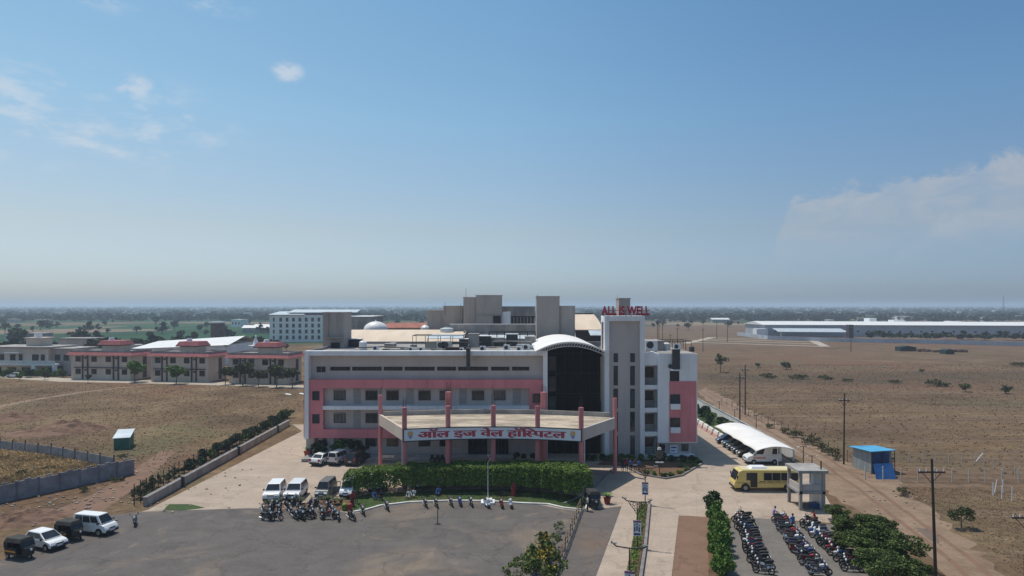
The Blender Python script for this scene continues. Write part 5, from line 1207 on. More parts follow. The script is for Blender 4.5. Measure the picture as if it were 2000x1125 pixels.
# flowering bush by the wooden fence
FB = crown(1500, 1.6, 1.6, 1.5, 1.7, 22, .07, .15, .25, leaf_light, low=-1.0); FY = crown(60, 1.3, 1.3, 1.2, 1.9, 6, .07, .13, .45, flower_yellow, 'blossoms', low=0)
FD = crown(1100, 1.7, 1.6, 1.4, 1.4, 18, .06, .13, .26, leaf_light, low=-.9)
for i, (x, y, s, lb) in enumerate(((1064, 1092, .85, 'tall loose bush with yellow blossoms at the fence top'), (1048, 1122, 1.0, 'leafy bush with yellow flowers at the fence, cut by the picture edge'), (1072, 1150, 1.15, 'green bush pressed against the wooden fence'))):
    t = plant('flowering_bush', lb, 'bush', gp(x, y), FB, STEM, s, 'flowering bushes by the wooden fence')
    link('blossoms', FY, t)
for x, y, s, lb in ((1084, 1072, .6, 'small loose pale bush at the upper part of the wooden fence'), (1036, 1108, .7, 'pale straggly bush on the asphalt side of the flowering bushes'), (1092, 1040, .45, 'smallest pale bush highest along the wooden fence')): plant('flowering_bush', lb, 'bush', gp(x, y), FD, STEM, s, 'flowering bushes by the wooden fence')
plant('flowering_bush', 'thin straggling bush leaning over the asphalt', 'bush', gp(1014, 1146), FD, STEM, .95, 'flowering bushes by the wooden fence')
# shrubs by the pink wing
OL = crown(1700, 1.7, 1.3, 1.35, 1.5, 12, .11, .22, .42, leaf_dark); OW = crown(60, 1.6, 1.3, 1.3, 1.7, 8, .06, .1, .5, flower_white, 'blossoms', low=-.3)
RB = crown(2200, 1.6, 1.5, 1.6, 1.7, 8, .09, .17, .55, leaf_bright)
for x, y, cm, fl, s, lb in ((623, 893, OL, 1, 1.05, 'dark shrub with white flowers at the corner of the pink wing'), (640, 891, OL, 0, .8, 'dark leafy shrub behind the white sedan'), (661, 892, RB, 0, 1.0, 'rounded bright green bush between the flowering shrubs'), (690, 892, OL, 1, 1.1, 'dark shrub with white flowers behind the dark car'), (712, 891, OL, 0, .75, 'thin dark shrub next to the canopy column')):
    t = plant('garden_shrub', lb, 'shrub', gp(x, y), cm, STEM, s, 'shrubs along the pink wing')
    if fl: link('blossoms', OW, t)
# bed hedges by tower
for i in range(9):
    x = 14 + i * 1.45; plant('bed_shrub', 'low trimmed shrub along the foot of the tower, %s from the dark bay' % ORD[i], 'shrub', (x, 98.3 - (.6 if i > 5 else 0)), BUSHD[i % 2] if i > 4 else BUSH[i % 2], None, (.75, .6, .55 if i < 6 else .4), 'low shrubs in the tower bed')
for i, (x, y) in enumerate(((1262, 925), (1278, 929), (1296, 931), (1312, 931), (1328, 926), (1342, 920), (1356, 912), (1366, 905), (1346, 905), (1330, 912))):
    plant('bed_plant', 'small bright plant along the kerb of the tower bed, %s from the palms' % ORD[i], 'plant', gp(x, y), BUSH[i % 2], None, (.5, .45, .32), 'small plants in the tower bed')
for i, (x, y) in enumerate(((1148, 897), (1160, 900), (1175, 898), (1140, 901))):
    plant('bed_plant', 'dark plant in the shade under the canopy side, %s from the hedge' % ORD[i], 'plant', gp(x, y), BUSHD[i % 2], None, (.6, .6, .4), 'plants shaded by the canopy')
# small pots, planters
def palm(xy, s, label, pot=True, group=None):
    t = thing('potted_palm' if pot else 'young_palm', label, 'potted plant' if pot else 'plant', (xy[0], xy[1], .04), R.uniform(0, 6), group, s)
    if pot: link('pot', MB().cyl((0, 0, 0), (0, 0, .55), .26, .36, 12).cyl((0, 0, .55), (0, 0, .62), .4, .4, 12).mesh('pot', pot_red), t)
    m = MB()
    for i in range(14):
        a = i * 2.4; rr = R.uniform(.5, .8); z = .6 if pot else .1
        P = [Vector((math.cos(a) * rr * u, math.sin(a) * rr * u, z + 1.1 * u - .75 * u * u)) for u in (0, .4, .75, 1)]
        sd_ = Vector((-math.sin(a), math.cos(a), 0)) * .09
        vs = [];
        for j, p in enumerate(P): vs += [tuple(p - sd_ * (1 - j / 4)), tuple(p + sd_ * (1 - j / 4))]
        m.add(vs, [(2 * j, 2 * j + 1, 2 * j + 3, 2 * j + 2) for j in range(3)])
    link('fronds', m.mesh('fronds', leaf_bright if pot else leaf_dusty), t)
palm(gp(1186, 984), 1.1, 'potted palm in a red pot beside the auto rickshaw'); palm(gp(600, 892), 1.3, 'tall palm in a dark red planter at the wing corner')
for i, (x, y) in enumerate(((544, 984), (577, 983), (586, 984), (617, 984), (640, 981), (655, 985), (526, 990), (666, 985))):
    palm(gp(x, y), 1.2, 'young spiky plant in the strip behind the bunched motorbikes, %s from its outer end' % ORD[[0, 2, 3, 4, 5, 6, 1, 7][i]], False, 'young plants behind the motorbikes')
for i, (x, y, c) in enumerate(((673, 997, leaf_bright), (683, 997, pot_red))):
    solo(MB().cyl((0, 0, 0), (0, 0, .5), .25, .32, 12).ball((0, 0, .55), (.3, .3, .22), 10, 6), 'planter', c, ('small green planter' if i == 0 else 'small orange planter') + ' at the end of the lawn kerb', 'planter', (*gp(x, y), .03), world=False)
# trees at the residences
RT = [crown(1100, 1.5, 1.5, 1.3, 2.2, 8, .14, .26, .5, leaf_bright), crown(900, 1.5, 1.5, 1.5, 2.5, 9, .14, .26, .42, leaf_dusty)]
TR = trunk(2.4, .09, 4, .35)
for x, y, s, c, lb in ((263, 746, 1.35, 0, 'bright round tree before the gap between first and middle apartment blocks'), (344, 750, 1.2, 0, 'bright round tree before the middle apartment block'), (440, 751, 1.0, 1, 'dusty green tree between middle and third apartment blocks'), (474, 753, 1.3, 1, 'broad dusty tree before the third apartment block'), (505, 755, .9, 1, 'thin tree in front of the dark sedan'), (540, 756, 1.25, 1, 'dusty tree before the last windows of the third apartment block'), (571, 757, 1.1, 1, 'dusty tree nearest the hospital frame'), (193, 739, .7, 1, 'small tree before the first apartment block'), (172, 748, .5, 1, 'tiny sapling at the roadside by the villas'), (88, 742, .55, 1, 'small sapling before the modern villa'), (38, 744, .5, 0, 'low green sapling beside the road before the villa')):
    plant('roadside_tree', lb, 'tree', gp(x, y), RT[c], TR, s * 1.4, 'trees along the residence road')
for i in range(13):
    plant('villa_bush', 'garden bush along the front of the modern villa, %s from the far end' % ORD[i], 'bush', (wx(-8 + i * 11, 212), 212 + (i % 3) * .8), RB if i % 3 else OL, None, R.uniform(.7, 1.15), 'bushes before the modern villa')
# plants along the yard fence
FBm = [crown(900, 1.3, 1.5, 1.0, 1.0, 8, .13, .25, .5, leaf_dark) for _ in range(2)]; FBb = crown(900, 1.2, 1.4, .9, .9, 8, .12, .22, .5, leaf_hedge)
DRb = crown(700, 1.2, 1.4, 1.0, 1.0, 14, .09, .19, .33, leaf_dusty)
for i in range(24):
    Y = 79 + i * 2.45; x = -42.9 - .028 * (Y - 79) * .6 + R.uniform(-.3, .3)
    plant('fence_bush', 'dense bush behind the yard fence, %s from the near end' % (ORD[i] if i < 22 else ('last but one' if i == 22 else 'last')), 'bush', (x, Y), DRb if i < 5 else (FBb if i % 5 == 3 else FBm[i % 2]), None, R.uniform(.75, 1.05) * (.8 if i < 7 else 1), 'bushes behind the yard fence')
# garden along the east side
for i in range(12):
    plant('garden_bush', 'garden bush between the barriers and white side wall, %s from the car shade' % ORD[i], 'bush', (R.uniform(36.2, 38.6), 113.5 + i * 3.0), FBm[i % 2] if i % 3 else FBb, None, R.uniform(.8, 1.15), 'bushes along the east garden')
# field trees and bushes beyond
SP = crown(260, 2.4, 2.4, 2.0, 3.6, 9, .2, .4, .38, leaf_dusty); DB = crown(420, 2.4, 2.2, 1.7, 1.9, 12, .18, .36, .36, leaf_dusty); SC = crown(330, 3.2, 2.4, .7, .6, 14, .14, .3, .34, leaf_scrub); DR = crown(300, 1.9, 1.6, .7, .6, 10, .1, .22, .36, leaf_scrub)
TS = trunk(4.2, .12, 4, .35)
for x, y, cm, tm, s, lb in ((1407, 727, SP, TS, 1.25, 'sparse pale tree alone in the dry field near the hospital corner'), (1536, 722, DB, TS, .95, 'dark dense bush-tree standing in the dry field'), (1480, 718, DB, None, .6, 'small dark bush short of the dense tree in the dry field'), (1800, 728, DB, None, .45, 'slim dark bush by the field edge lines'), (1886, 765, DB, None, .8, 'round dark thorn bush in the dry field'), (1964, 769, DB, TS, .75, 'dark thorn bush at the far side of the dry field'), (1748, 748, SC, None, .9, 'low pale green bush in the hollow of the field'), (1830, 754, SC, None, 1.5, 'bright green low thicket in the hollow of the field'), (1500, 738, SC, None, 1.2, 'low green thicket before the dense bush-tree'), (1560, 740, SC, None, 1.4, 'wide low thicket beyond the utility poles'), (1612, 741, SC, None, 1.1, 'low thicket at the end of the green line'), (1498, 735, SC, None, .8, 'smaller thicket beside the first utility pole'), (1656, 745, SC, None, .8, 'lone low scrub past the thickets'), (1990, 715, SC, None, 1.4, 'pale bush at the rim of the field')):
    plant('field_bush', lb, 'bush', gp(x, y), cm, tm, s, 'bushes in the dry field')
for i, (x, y, s) in enumerate(((1555, 855, 1.0), (1580, 868, .8), (1600, 878, .9), (1530, 846, .8), (1625, 890, 1.0), (1636, 898, .7), (1690, 905, .7), (1500, 836, .7), (1590, 862, 1), (1770, 968, .8), (1735, 900, .6))):
    plant('dry_bush', 'dusty dry bush along the verge of the dirt road, %s from the hospital end' % ORD[[3, 4, 6, 2, 7, 8, 9, 1 - 1, 5, 10, 1][i]], 'bush', gp(x, y), DR, None, s, 'dry bushes on the road verge')
t = plant('thorn_bush', 'scraggly thorn bush with dry twigs beside the tall pole', 'bush', gp(1878, 1032), crown(1100, 1.2, 1.1, 1.0, 1.2, 10, .06, .13, .4, leaf_dusty), STEM, 1.1)
for i, (x, y, s, lb) in enumerate(((48, 930, .9, 'greyish bush in the golden grass before the precast wall'), (95, 918, .7, 'small dusty bush in the golden grass'), (205, 908, .6, 'small green bush near the fence end'), (240, 893, .5, 'tiny bush below the green shed'), (168, 960, .7, 'flat bush beside the worn trail'), (230, 940, .6, 'greenish weed clump on the trail slope'), (285, 975, .7, 'green weed clump at the end of the yard fence'), (298, 966, .8, 'leafy weed beside the low yard wall end'))):
    plant('scrub_bush', lb, 'bush', gp(x, y), SC if i % 2 else DR, None, s * .8, 'scrub on the open ground')
# far trees: individuals in the nearer fields, one mass beyond
FT = []
for q in range(5):
    FT.append(crown(150, R.uniform(3, 4), R.uniform(3, 4), R.uniform(2.2, 3.4), R.uniform(3.4, 4.4), 7, .7, 1.3, .5, leaf_far if q % 2 == 0 else leaf_far_b, low=-.6))
TF = trunk(4, .3, 3, .3)
spots = []
RR = random.Random(5)
def far_ok(x, Y):
    px = 1000 + x * F / Y
    if 560 < px < 700 and Y < 520: return False
    if 1440 < px < 2150 and 430 < Y < 560: return False
    if 690 < px < 1310 and Y < 300: return False
    return True
for i in range(200):
    px = RR.uniform(-60, 1010) if RR.random() < .6 else RR.uniform(1240, 2060)
    Y = RR.uniform(330, 1150) if px < 1010 else RR.uniform(620, 1300)
    x = wx(px, Y)
    if far_ok(x, Y): spots.append((x, Y, RR.uniform(.55, 1.15)))
for i, (x, Y, s) in enumerate(spots):
    plant('far_tree', 'small hazy tree scattered over the far fields', 'tree', (x, Y), FT[i % 5], TF, s * (1.25 if R.random() < .2 else .95), 'scattered trees of the far fields')
near = [(30, 300, 1.2), (95, 305, 1.0), (120, 310, 1.1), (175, 300, 1.3), (205, 290, 1.4), (225, 310, 1.2), (290, 305, 1.1), (320, 320, 1.3), (345, 330, 1.2), (405, 300, 1.2), (440, 320, 1.3), (480, 290, .9), (515, 300, 1.2), (540, 310, 1.1), (10, 290, 1.1), (60, 280, .9), (160, 360, 1.5), (185, 380, 1.3), (268, 330, 1.1), (500, 330, 1.2), (30, 420, 1.4)]
for i, (px, Y, s) in enumerate(near):
    plant('village_tree', 'dark leafy tree behind the apartment blocks and villas', 'tree', (wx(px, Y), Y), FT[(i % 3) * 2 if i % 4 else 1], TF, s * .95, 'trees behind the residences')
for i in range(26):
    px = 1700 + i * 13 + RR.uniform(-5, 5); Y = 455 - i * .8 + RR.uniform(-8, 8)
    plant('warehouse_tree', 'scrubby tree in the green row before the far warehouse', 'tree', (wx(px, Y), Y), FT[i % 5], None, (RR.uniform(.9, 1.6), RR.uniform(.8, 1.2), RR.uniform(.5, .95)), 'scrubby trees before the warehouse')
mm = MB(); blobs = []
for q in range(6):
    b = crown(46, 4.2, 4.2, 2.8, 3.4, 6, 1.2, 2.2, .5, leaf_far, 'tmp'); blobs.append(([tuple(v.co) for v in b.vertices], [tuple(p.vertices) for p in b.polygons])); bpy.data.meshes.remove(b)
for i in range(6500):
    Y = 950 * (1 + 8.0 * RR.random() ** 1.7); x = RR.uniform(-.86, .86) * Y
    if RR.random() < .35: x = x + RR.uniform(-60, 60)
    s = RR.uniform(.6, 1.5) * (1 + Y / 9000); a = RR.uniform(0, 6.28); c, sn = math.cos(a) * s, math.sin(a) * s
    sx = RR.uniform(1, 3) if RR.random() < .4 else 1
    vs, fs = blobs[i % 6]; mm.add([(x + (v[0] * c - v[1] * sn) * sx, Y + v[0] * sn + v[1] * c, v[2] * s) for v in vs], fs)
tag(build(mm, 'far_woods', leaf_far), kind='stuff')
# far houses
HM = []
for q in range(3):
    m = MB(); w_, d_, h_ = ((12, 9, 6.5), (9, 9, 3.8), (18, 10, 4.2))[q]
    m.box(-w_ / 2, w_ / 2, -d_ / 2, d_ / 2, 0, h_); m.box(-w_ / 2 - .3, w_ / 2 + .3, -d_ / 2 - .3, d_ / 2 + .3, h_ + .01, h_ + .5)
    m.mi = 1
    for x in range(3): m.box(-w_ / 2 + w_ * (x + .25) / 3, -w_ / 2 + w_ * (x + .65) / 3, -d_ / 2 - .1, -d_ / 2 - .01, h_ * .35, h_ * .7)
    HM.append(m)
hmesh = [m.mesh('far_house', [mt, glass_dark]) for m in HM for mt in (white_metal, beige_paint, white_paint)]
for i in range(70):
    px = RR.choice((RR.uniform(1560, 2040), RR.uniform(1560, 2040), RR.uniform(1300, 2000), RR.uniform(-40, 800))); Y = RR.uniform(900, 2100) if px > 1200 else RR.uniform(600, 2200)
    o = link('far_house', RR.choice(hmesh)); o.location = (wx(px, Y), Y, 0); o.rotation_euler = (0, 0, RR.uniform(-.5, .5)); o.scale = (RR.uniform(.8, 1.3),) * 3
    tag(o, 'tiny pale house among the hazy trees toward the horizon', 'house', 'far village houses')
for i, (px, y, w_, lb, mt) in enumerate(((148, 668, 15, 'pale house between the villas and the green trees', beige_paint), (75, 660, 10, 'low cream house behind the villa roof', beige_paint), (105, 664, 14, 'low flat-roofed house beside the cream house', cement), (250, 672, 9, 'small cream house above the first apartment roof', white_paint), (28, 645, 12, 'white walled house far behind the villas', white_metal), (50, 645, 22, 'long dark roofed shed far behind the villas', cement))):
    Y = 300 if y > 655 else 430; x = wx(px, Y); h_ = 4.5 + (i == 0) * 3
    t = thing('village_house', lb, 'house', (x, Y, 0)); build(MB().box(x - w_ / 2, x + w_ / 2, Y, Y + 9, 0, h_), 'wall', mt, t)
    build(MB().box(x - w_ / 2 - .4, x + w_ / 2 + .4, Y - .4, Y + 9.4, h_ + .003, h_ + .4), 'roof', cement, t)
    for q in range(3): build(MB().box(x - w_ / 2 + w_ * (q + .2) / 3, x - w_ / 2 + w_ * (q + .6) / 3, Y - .1, Y - .004, h_ * .3, h_ * .7), 'window', glass_dark, t)
for px, Y, w_, lb in ((1342 - 840, 560, 24, 'long low white roofed shed in the green fields'), (518, 590, 20, 'second low white roofed shed in the green fields'), (1408, 900, 22, 'small pale roofed farm shed behind the earth bunds')):
    x = wx(px, Y); t = thing('farm_shed', lb, 'shed', (x, Y, 0)); build(MB().box(x - w_ / 2, x + w_ / 2, Y, Y + 10, 0, 4), 'wall', cement, t)
    build(MB().hexa([(x - w_ / 2 - .5, Y - .5, 4.003), (x + w_ / 2 + .5, Y - .5, 4.003), (x + w_ / 2 + .5, Y + 10.5, 4.003), (x - w_ / 2 - .5, Y + 10.5, 4.003)], [(x - w_ / 2 - .5, Y + 4.5, 6), (x + w_ / 2 + .5, Y + 4.5, 6), (x + w_ / 2 + .5, Y + 5.5, 6), (x - w_ / 2 - .5, Y + 5.5, 6)]), 'roof', white_metal, t)
# dry grass and stones
def grass(name, polyfn, n, h0, h1, mt, w_=.05):
    m = MB()
    for i in range(n):
        x, y = polyfn(); h_ = R.uniform(h0, h1)
        for q in range(4):
            a = R.uniform(0, 6.28); dx, dy = math.cos(a) * w_, math.sin(a) * w_; l = R.uniform(-1.6, 1.6) * h_; l2 = R.uniform(-1.9, .9) * h_
            m.add([(x - dx, y - dy, 0), (x + dx, y + dy, 0), (x + l, y + l2, h_)], [(0, 1, 2)])
    tag(build(m, name, mt), kind='stuff')
def inpoly(P):
    xs = [p[0] for p in P]; ys = [p[1] for p in P]
    def f():
        while True:
            x, y = R.uniform(min(xs), max(xs)), R.uniform(min(ys), max(ys)); c = False
            for (x1, y1), (x2, y2) in zip(P, P[1:] + P[:1]):
                if (y1 > y) != (y2 > y) and x < (x2 - x1) * (y - y1) / (y2 - y1) + x1: c = not c
            if c: return x, y
    return f
grass('golden_grass', inpoly([gp(*p) for p in ((-40, 885), (0, 882), (100, 893), (205, 915), (190, 925), (100, 948), (0, 968), (-40, 985))]), 7000, .3, .7, straw, .12)
grass('dry_grass', inpoly([(-105, 98), (-52, 98), (-46, 88), (-43.5, 100), (-44, 150), (-60, 190), (-150, 195), (-150, 110)]), 7000, .05, .16, leaf_dry, .1)
grass('field_grass', inpoly([(48, 100), (50, 92), (70, 88), (110, 110), (210, 260), (70, 260), (46, 140)]), 8000, .05, .2, leaf_dry, .1)
grass('verge_weeds', inpoly([gp(*p) for p in ((1750, 950), (2010, 960), (2040, 1125), (1990, 1120), (1850, 1010))]), 2200, .03, .1, leaf_dry, .035)
grass('lawn_grass', inpoly(kerb + back), 5000, .05, .12, leaf_hedge, .03)
mp = [(14.5, 76.2), (11.3, 62.8), (7.2, 45.5)]
pts = []
for i in range(2600):
    t_ = R.random(); a_, b_ = (mp[0], mp[1]) if t_ < .45 else (mp[1], mp[2]); u_ = R.random(); q_ = along(a_, b_, u_); bump = .16 + .2 * abs(math.sin(q_[1] * 1.3)); pts.append((q_[0] + R.uniform(-.42, .42), q_[1], .12 + R.random() * bump))
tag(build(leaves(pts, .06, .12, .8), 'median_planting', leaf_bright), kind='stuff')
m = MB()
for cx, cy, sp_, n_ in ((-46, 82, 7, 160), (-52, 72, 6, 120), (-49, 78, 3, 60), (-54, 100, 5, 110), (-60, 104, 6, 60), (-90, 122, 12, 120), (-75, 118, 9, 90), (39, 74, 4, 40), (36, 66, 3, 20), (60, 110, 12, 60), (-57, 92, 4, 60), (-30, 62, 18, 16), (-5, 64, 12, 12)):
    for i in range(n_):
        x, y, s = R.gauss(cx, sp_), R.gauss(cy, sp_), R.uniform(.05, .2) if n_ > 30 else R.uniform(.05, .12)
        m.obox((x, y, 0), (s * 1.5, s, s * .7), R.uniform(0, 3))
tag(build(m, 'loose_stones', stone), kind='stuff')
def heap(cx, cy, rx, ry, h_):
    m = MB(); n = 14; vs = [];
    for j in range(n + 1):
        for i in range(n + 1):
            u, v = i / n * 2 - 1, j / n * 2 - 1; d = max(0, 1 - (u * u + v * v)); vs.append((cx + u * rx, cy + v * ry, -.02 + h_ * d ** .8 * R.uniform(.6, 1.3)))
    m.add(vs, [(j * (n + 1) + i, j * (n + 1) + i + 1, (j + 1) * (n + 1) + i + 1, (j + 1) * (n + 1) + i) for j in range(n) for i in range(n)]); struct(m, 'earth_heap', m_dirtpatch)
for x, y, a, b, h_ in ((28, 818, 5, 4, 1.1), (130, 840, 6, 4, 1.5), (170, 838, 4, 3, .9), (70, 848, 5, 3, .7), (60, 1012, 4, 2.5, .8), (25, 1020, 3, 2.5, .8)): heap(*gp(x, y), a, b, h_)
# ------------------------------------------------------------------ walls, fences, poles, sheds
def run(a, b, step):
    n = max(1, round(math.dist(a, b) / step)); return [along(a, b, i / n) for i in range(n + 1)]
# low wall and wire fence along the yard
yw = thing('yard_wall', 'long low cement wall with dark piers along the edge of the paved yard', 'wall', (-40.6, 100, 0))
build(MB().strip([(-40.2, 75.8), (-40.6, 102), (-41, 127)], .45, 0, .95), 'wall', cement, yw)
build(MB().strip([(-40.2, 75.7), (-40.6, 102), (-41, 127.1)], .55, .953, 1.03), 'coping', kerb_grey, yw)
for i, (x, y) in enumerate(run((-40.1, 84), (-40.75, 120), 18)): build(MB().box(x - .1, x + .32, y - .12, y + .12, 0, 1.25), 'pier', dark_metal, yw)
def fence(name, label, pts, step, h_, post, wires=3, mt=black_metal, mesh=None, r=.04, group=None, postname='post'):
    t = thing(name, label, 'fence', (*pts[0], 0), group=group); P = []
    for a, b in zip(pts, pts[1:]): P += run(a, b, step)[(0 if not P else 1):]
    for x, y in P:
        build(MB().cyl((x, y, 0), (x + R.uniform(-.05, .05), y, h_ * R.uniform(.93, 1.05)), r, r, 5), postname, post, t)
    if wires:
        m = MB()
        for q in range(wires):
            z = h_ * (q + .8) / wires
            for (xa, ya), (xb, yb) in zip(P, P[1:]): m.cyl((xa, ya, z), (xb, yb, z - R.uniform(0, .06)), .012, .012, 3, False)
        build(m, 'wires', mt, t)
    if mesh: build(MB().strip(pts, .05, mesh[0], mesh[1]), 'panel', mesh[2], t)
    return t
fence('yard_fence', 'dark wire fence with closely set posts beyond the low yard wall', [(-41.5, 76), (-41.8, 101), (-42.2, 126)], 1.35, 2.5, black_metal, 4, r=.055)
fence('panel_fence', 'grey panel fence with dark posts behind the golden grass', [gp(-60, 872), gp(0, 881), gp(100, 893), gp(222, 917)], 3.0, 2.0, dark_metal, 0, mesh=(.05, 1.6, precast), r=.09)
fence('field_fence', 'pale post and wire fence running past the blue shed', [gp(1690, 937), gp(1760, 941), gp(1860, 942), gp(1990, 943), gp(2040, 943)], 1.9, 1.75, mat('pale_post', (.55, .52, .48), .9, .15, 3), 3, rust_metal, r=.075)
fence('far_field_fence', 'second line of pale fence posts beyond the blue shed', [gp(1750, 903), gp(1905, 903), gp(1960, 922), gp(2030, 945)], 1.75, 1.2, MATS['pale_post'], 2, rust_metal, r=.055)
fence('verge_fence', 'thin dark fence posts along the far verge of the dirt road', [gp(1410, 790), gp(1500, 830), gp(1570, 862), gp(1655, 903)], 3.2, 1.7, rust_metal, 2, rust_metal, r=.04)
for i, (x, y, ln) in enumerate(((1940, 968, 0), (1943, 962, .25), (1957, 975, 0), (1959, 962, 0), (1977, 978, 0))):
    X, Y = gp(x, y); solo(MB().cyl((X, Y, 0), (X + ln, Y, 1.5), .06, .05, 6), 'leaning_post', white_paint, '%s white post in the loose clump below the field fence' % ORD[i], 'post', (X, Y, 0), 'white posts in a clump')
X, Y = gp(1905, 903); solo(MB().cyl((X, Y, 0), (X + 1.1, Y, 1.3), .06, .06, 6), 'fallen_post', white_paint, 'pale fence post tilted far over in the second fence line', 'post', (X, Y, 0))
# wooden fence beside the side lane
wf = thing('wooden_fence', 'rough wooden rail fence between asphalt lot and side lane', 'fence', (*gp(1118, 1030), 0))
p0, p1 = gp(1134, 994), gp(1080, 1135); P = run(p0, p1, 1.9)
for x, y in P: build(MB().cyl((x, y, 0), (x + R.uniform(-.08, .08), y, 1.15 + R.uniform(-.1, .15)), .06, .05, 6), 'post', wood_pole, wf)
for z in (.45, .8, 1.1):
    for (xa, ya), (xb, yb) in zip(P, P[1:]): build(MB().cyl((xa, ya, z + R.uniform(-.06, .06)), (xb, yb, z + R.uniform(-.06, .06)), .045, .04, 5), 'rail', wood_pole, wf)
# precast wall
pw = thing('precast_wall', 'grey precast panel wall with stepped top running up to the green shed', 'wall', (*gp(130, 955), 0))
P = run((-63, 66.5), gp(262, 926), 2.3)
for i, (a, b) in enumerate(zip(P, P[1:])):
    m = MB(); m.strip([a, b], .12, 0, 1.95 + (.0 if i % 2 else .1)); c = along(a, b, .35); d = along(a, b, .65); m.strip([c, d], .12, 2.053, 2.2); build(m, 'panel', precast, pw)
    build(MB().obox((a[0], a[1], 0), (.26, .26, 2.15), .3), 'post', mat('precast_dark', (.2, .195, .21), .85, .2, .8), pw)
# white side wall and barriers on the east side
ew = thing('side_wall', 'white boundary wall beside the dirt road behind the car shade', 'wall', (40.3, 130, 0))
build(MB().strip([(39.9, 98), (40.4, 125), (40.8, 165)], .25, 0, 1.6), 'wall', white_paint, ew); build(MB().strip([(39.9, 97.9), (40.4, 125), (40.8, 165.1)], .34, 1.603, 1.7), 'coping', cement, ew)
for i in range(7):
    y = 112.8 + i * 3.05; t = thing('barrier_block', 'pinkish white concrete barrier block along the drive, %s from the car shade' % ORD[i], 'barrier', (34.3, y, .02), 0, 'concrete barrier blocks')
    link('base', MB().hexa([(-.45, -1.2, 0), (.45, -1.2, 0), (.45, 1.2, 0), (-.45, 1.2, 0)], [(-.3, -1.2, .5), (.3, -1.2, .5), (.3, 1.2, .5), (-.3, 1.2, .5)]).mesh('base', barrier_pink, .04), t)
    link('crest', MB().hexa([(-.3, -1.2, .502), (.3, -1.2, .502), (.3, 1.2, .502), (-.3, 1.2, .502)], [(-.16, -1.15, 1.05), (.16, -1.15, 1.05), (.16, 1.15, 1.05), (-.16, 1.15, 1.05)]).mesh('crest', barrier_white, .04), t)
# car shade
cs = thing('car_shade', 'white tensioned membrane car shade with scalloped edges over parked cars', 'car shade', (36.2, 103, 0))
m = MB(); nu, nv = 14, 24; vs = []
for j in range(nv + 1):
    v = j / nv; Y = 93.6 + v * 19.2
    bay = abs(math.sin(v * math.pi * 4)); sag = .35 * bay
    x0 = 33.0 + .22 * bay * (1 if 0 < j < nv else 0); x1 = 39.3 - .1 * bay
    for i in range(nu + 1):
        u = i / nu; z = 2.3 + .75 * (1 - (2 * u - 1) ** 2) - .1 * bay * (1 - abs(2 * u - 1)) - .25 * u
        vs.append((x0 + (x1 - x0) * u, Y, z))
m.add(vs, [(j * (nu + 1) + i, j * (nu + 1) + i + 1, (j + 1) * (nu + 1) + i + 1, (j + 1) * (nu + 1) + i) for j in range(nv) for i in range(nu)], True)
mb_ = build(m, 'membrane', membrane, cs); md = mb_.modifiers.new('solid', 'SOLIDIFY'); md.thickness = .04
for j in range(5):
    Y = 94.2 + j * 4.5
    build(MB().cyl((36.2, Y, 0), (36.2, Y, 2.85), .08, .07, 8), 'post', white_metal, cs)
    build(MB().tube([(33.6 + i * .6, Y, 2.2 + .73 * (1 - (2 * ((33.6 + i * .6 - 33) / 6.2) - 1) ** 2) - .25 * (i / 9)) for i in range(9)], .05, 5), 'rib', white_metal, cs)
# guard post
gx0, gx1, gy = wx(1561, 74.3), wx(1613, 74.3), 74.3
gpst = thing('guard_post', 'small two-level open concrete guard post with flat roof next to the minibus', 'guard post', ((gx0 + gx1) / 2, 75.5, 0))
for x in (gx0 + .2, gx1 - .2):
    for y in (gy + .15, gy + 3.2): build(MB().box(x - .15, x + .15, y - .15, y + .15, 0, 4.0), 'pillar', cement, gpst)
build(MB().box(gx0 + .003, gx1 - .003, gy, gy + 3.4, 1.75, 2.05), 'floor_slab', cement, gpst)
build(MB().box(gx0 - .15, gx1 + .2, gy - .2, gy + 3.5, 4.003, 4.3), 'roof', cement, gpst)
build(MB().box(gx0 + .41, gx1 - .41, gy + .1, gy + .22, 2.06, 2.7).box(gx0 + .1, gx0 + .22, gy + .31, gy + 3.0, 2.06, 2.7), 'parapet', grey_paint, gpst)
build(MB().box(gx1 - .35, gx1 - .2, gy + .31, gy + 3.0, .02, 1.745).box(gx1 - .32, gx1 - .22, gy + .31, gy + 3.0, 2.06, 4.0), 'side_wall', white_paint, gpst)
build(MB().box(gx1 - 1.3, gx1 - .5, gy + .5, gy + 1.3, .02, .6), 'blue_crate', blue_sheet, gpst)
build(MB().box(gx0 + .42, gx1 - .45, gy + .3, gy + 3.2, .015, .05), 'floor', m_puddle, gpst)
build(MB().cyl((gx1 - .3, gy + .5, 4.3), (gx1 - .3, gy + .5, 5.2), .08, .08, 8), 'pipe', leaf_dark, gpst)
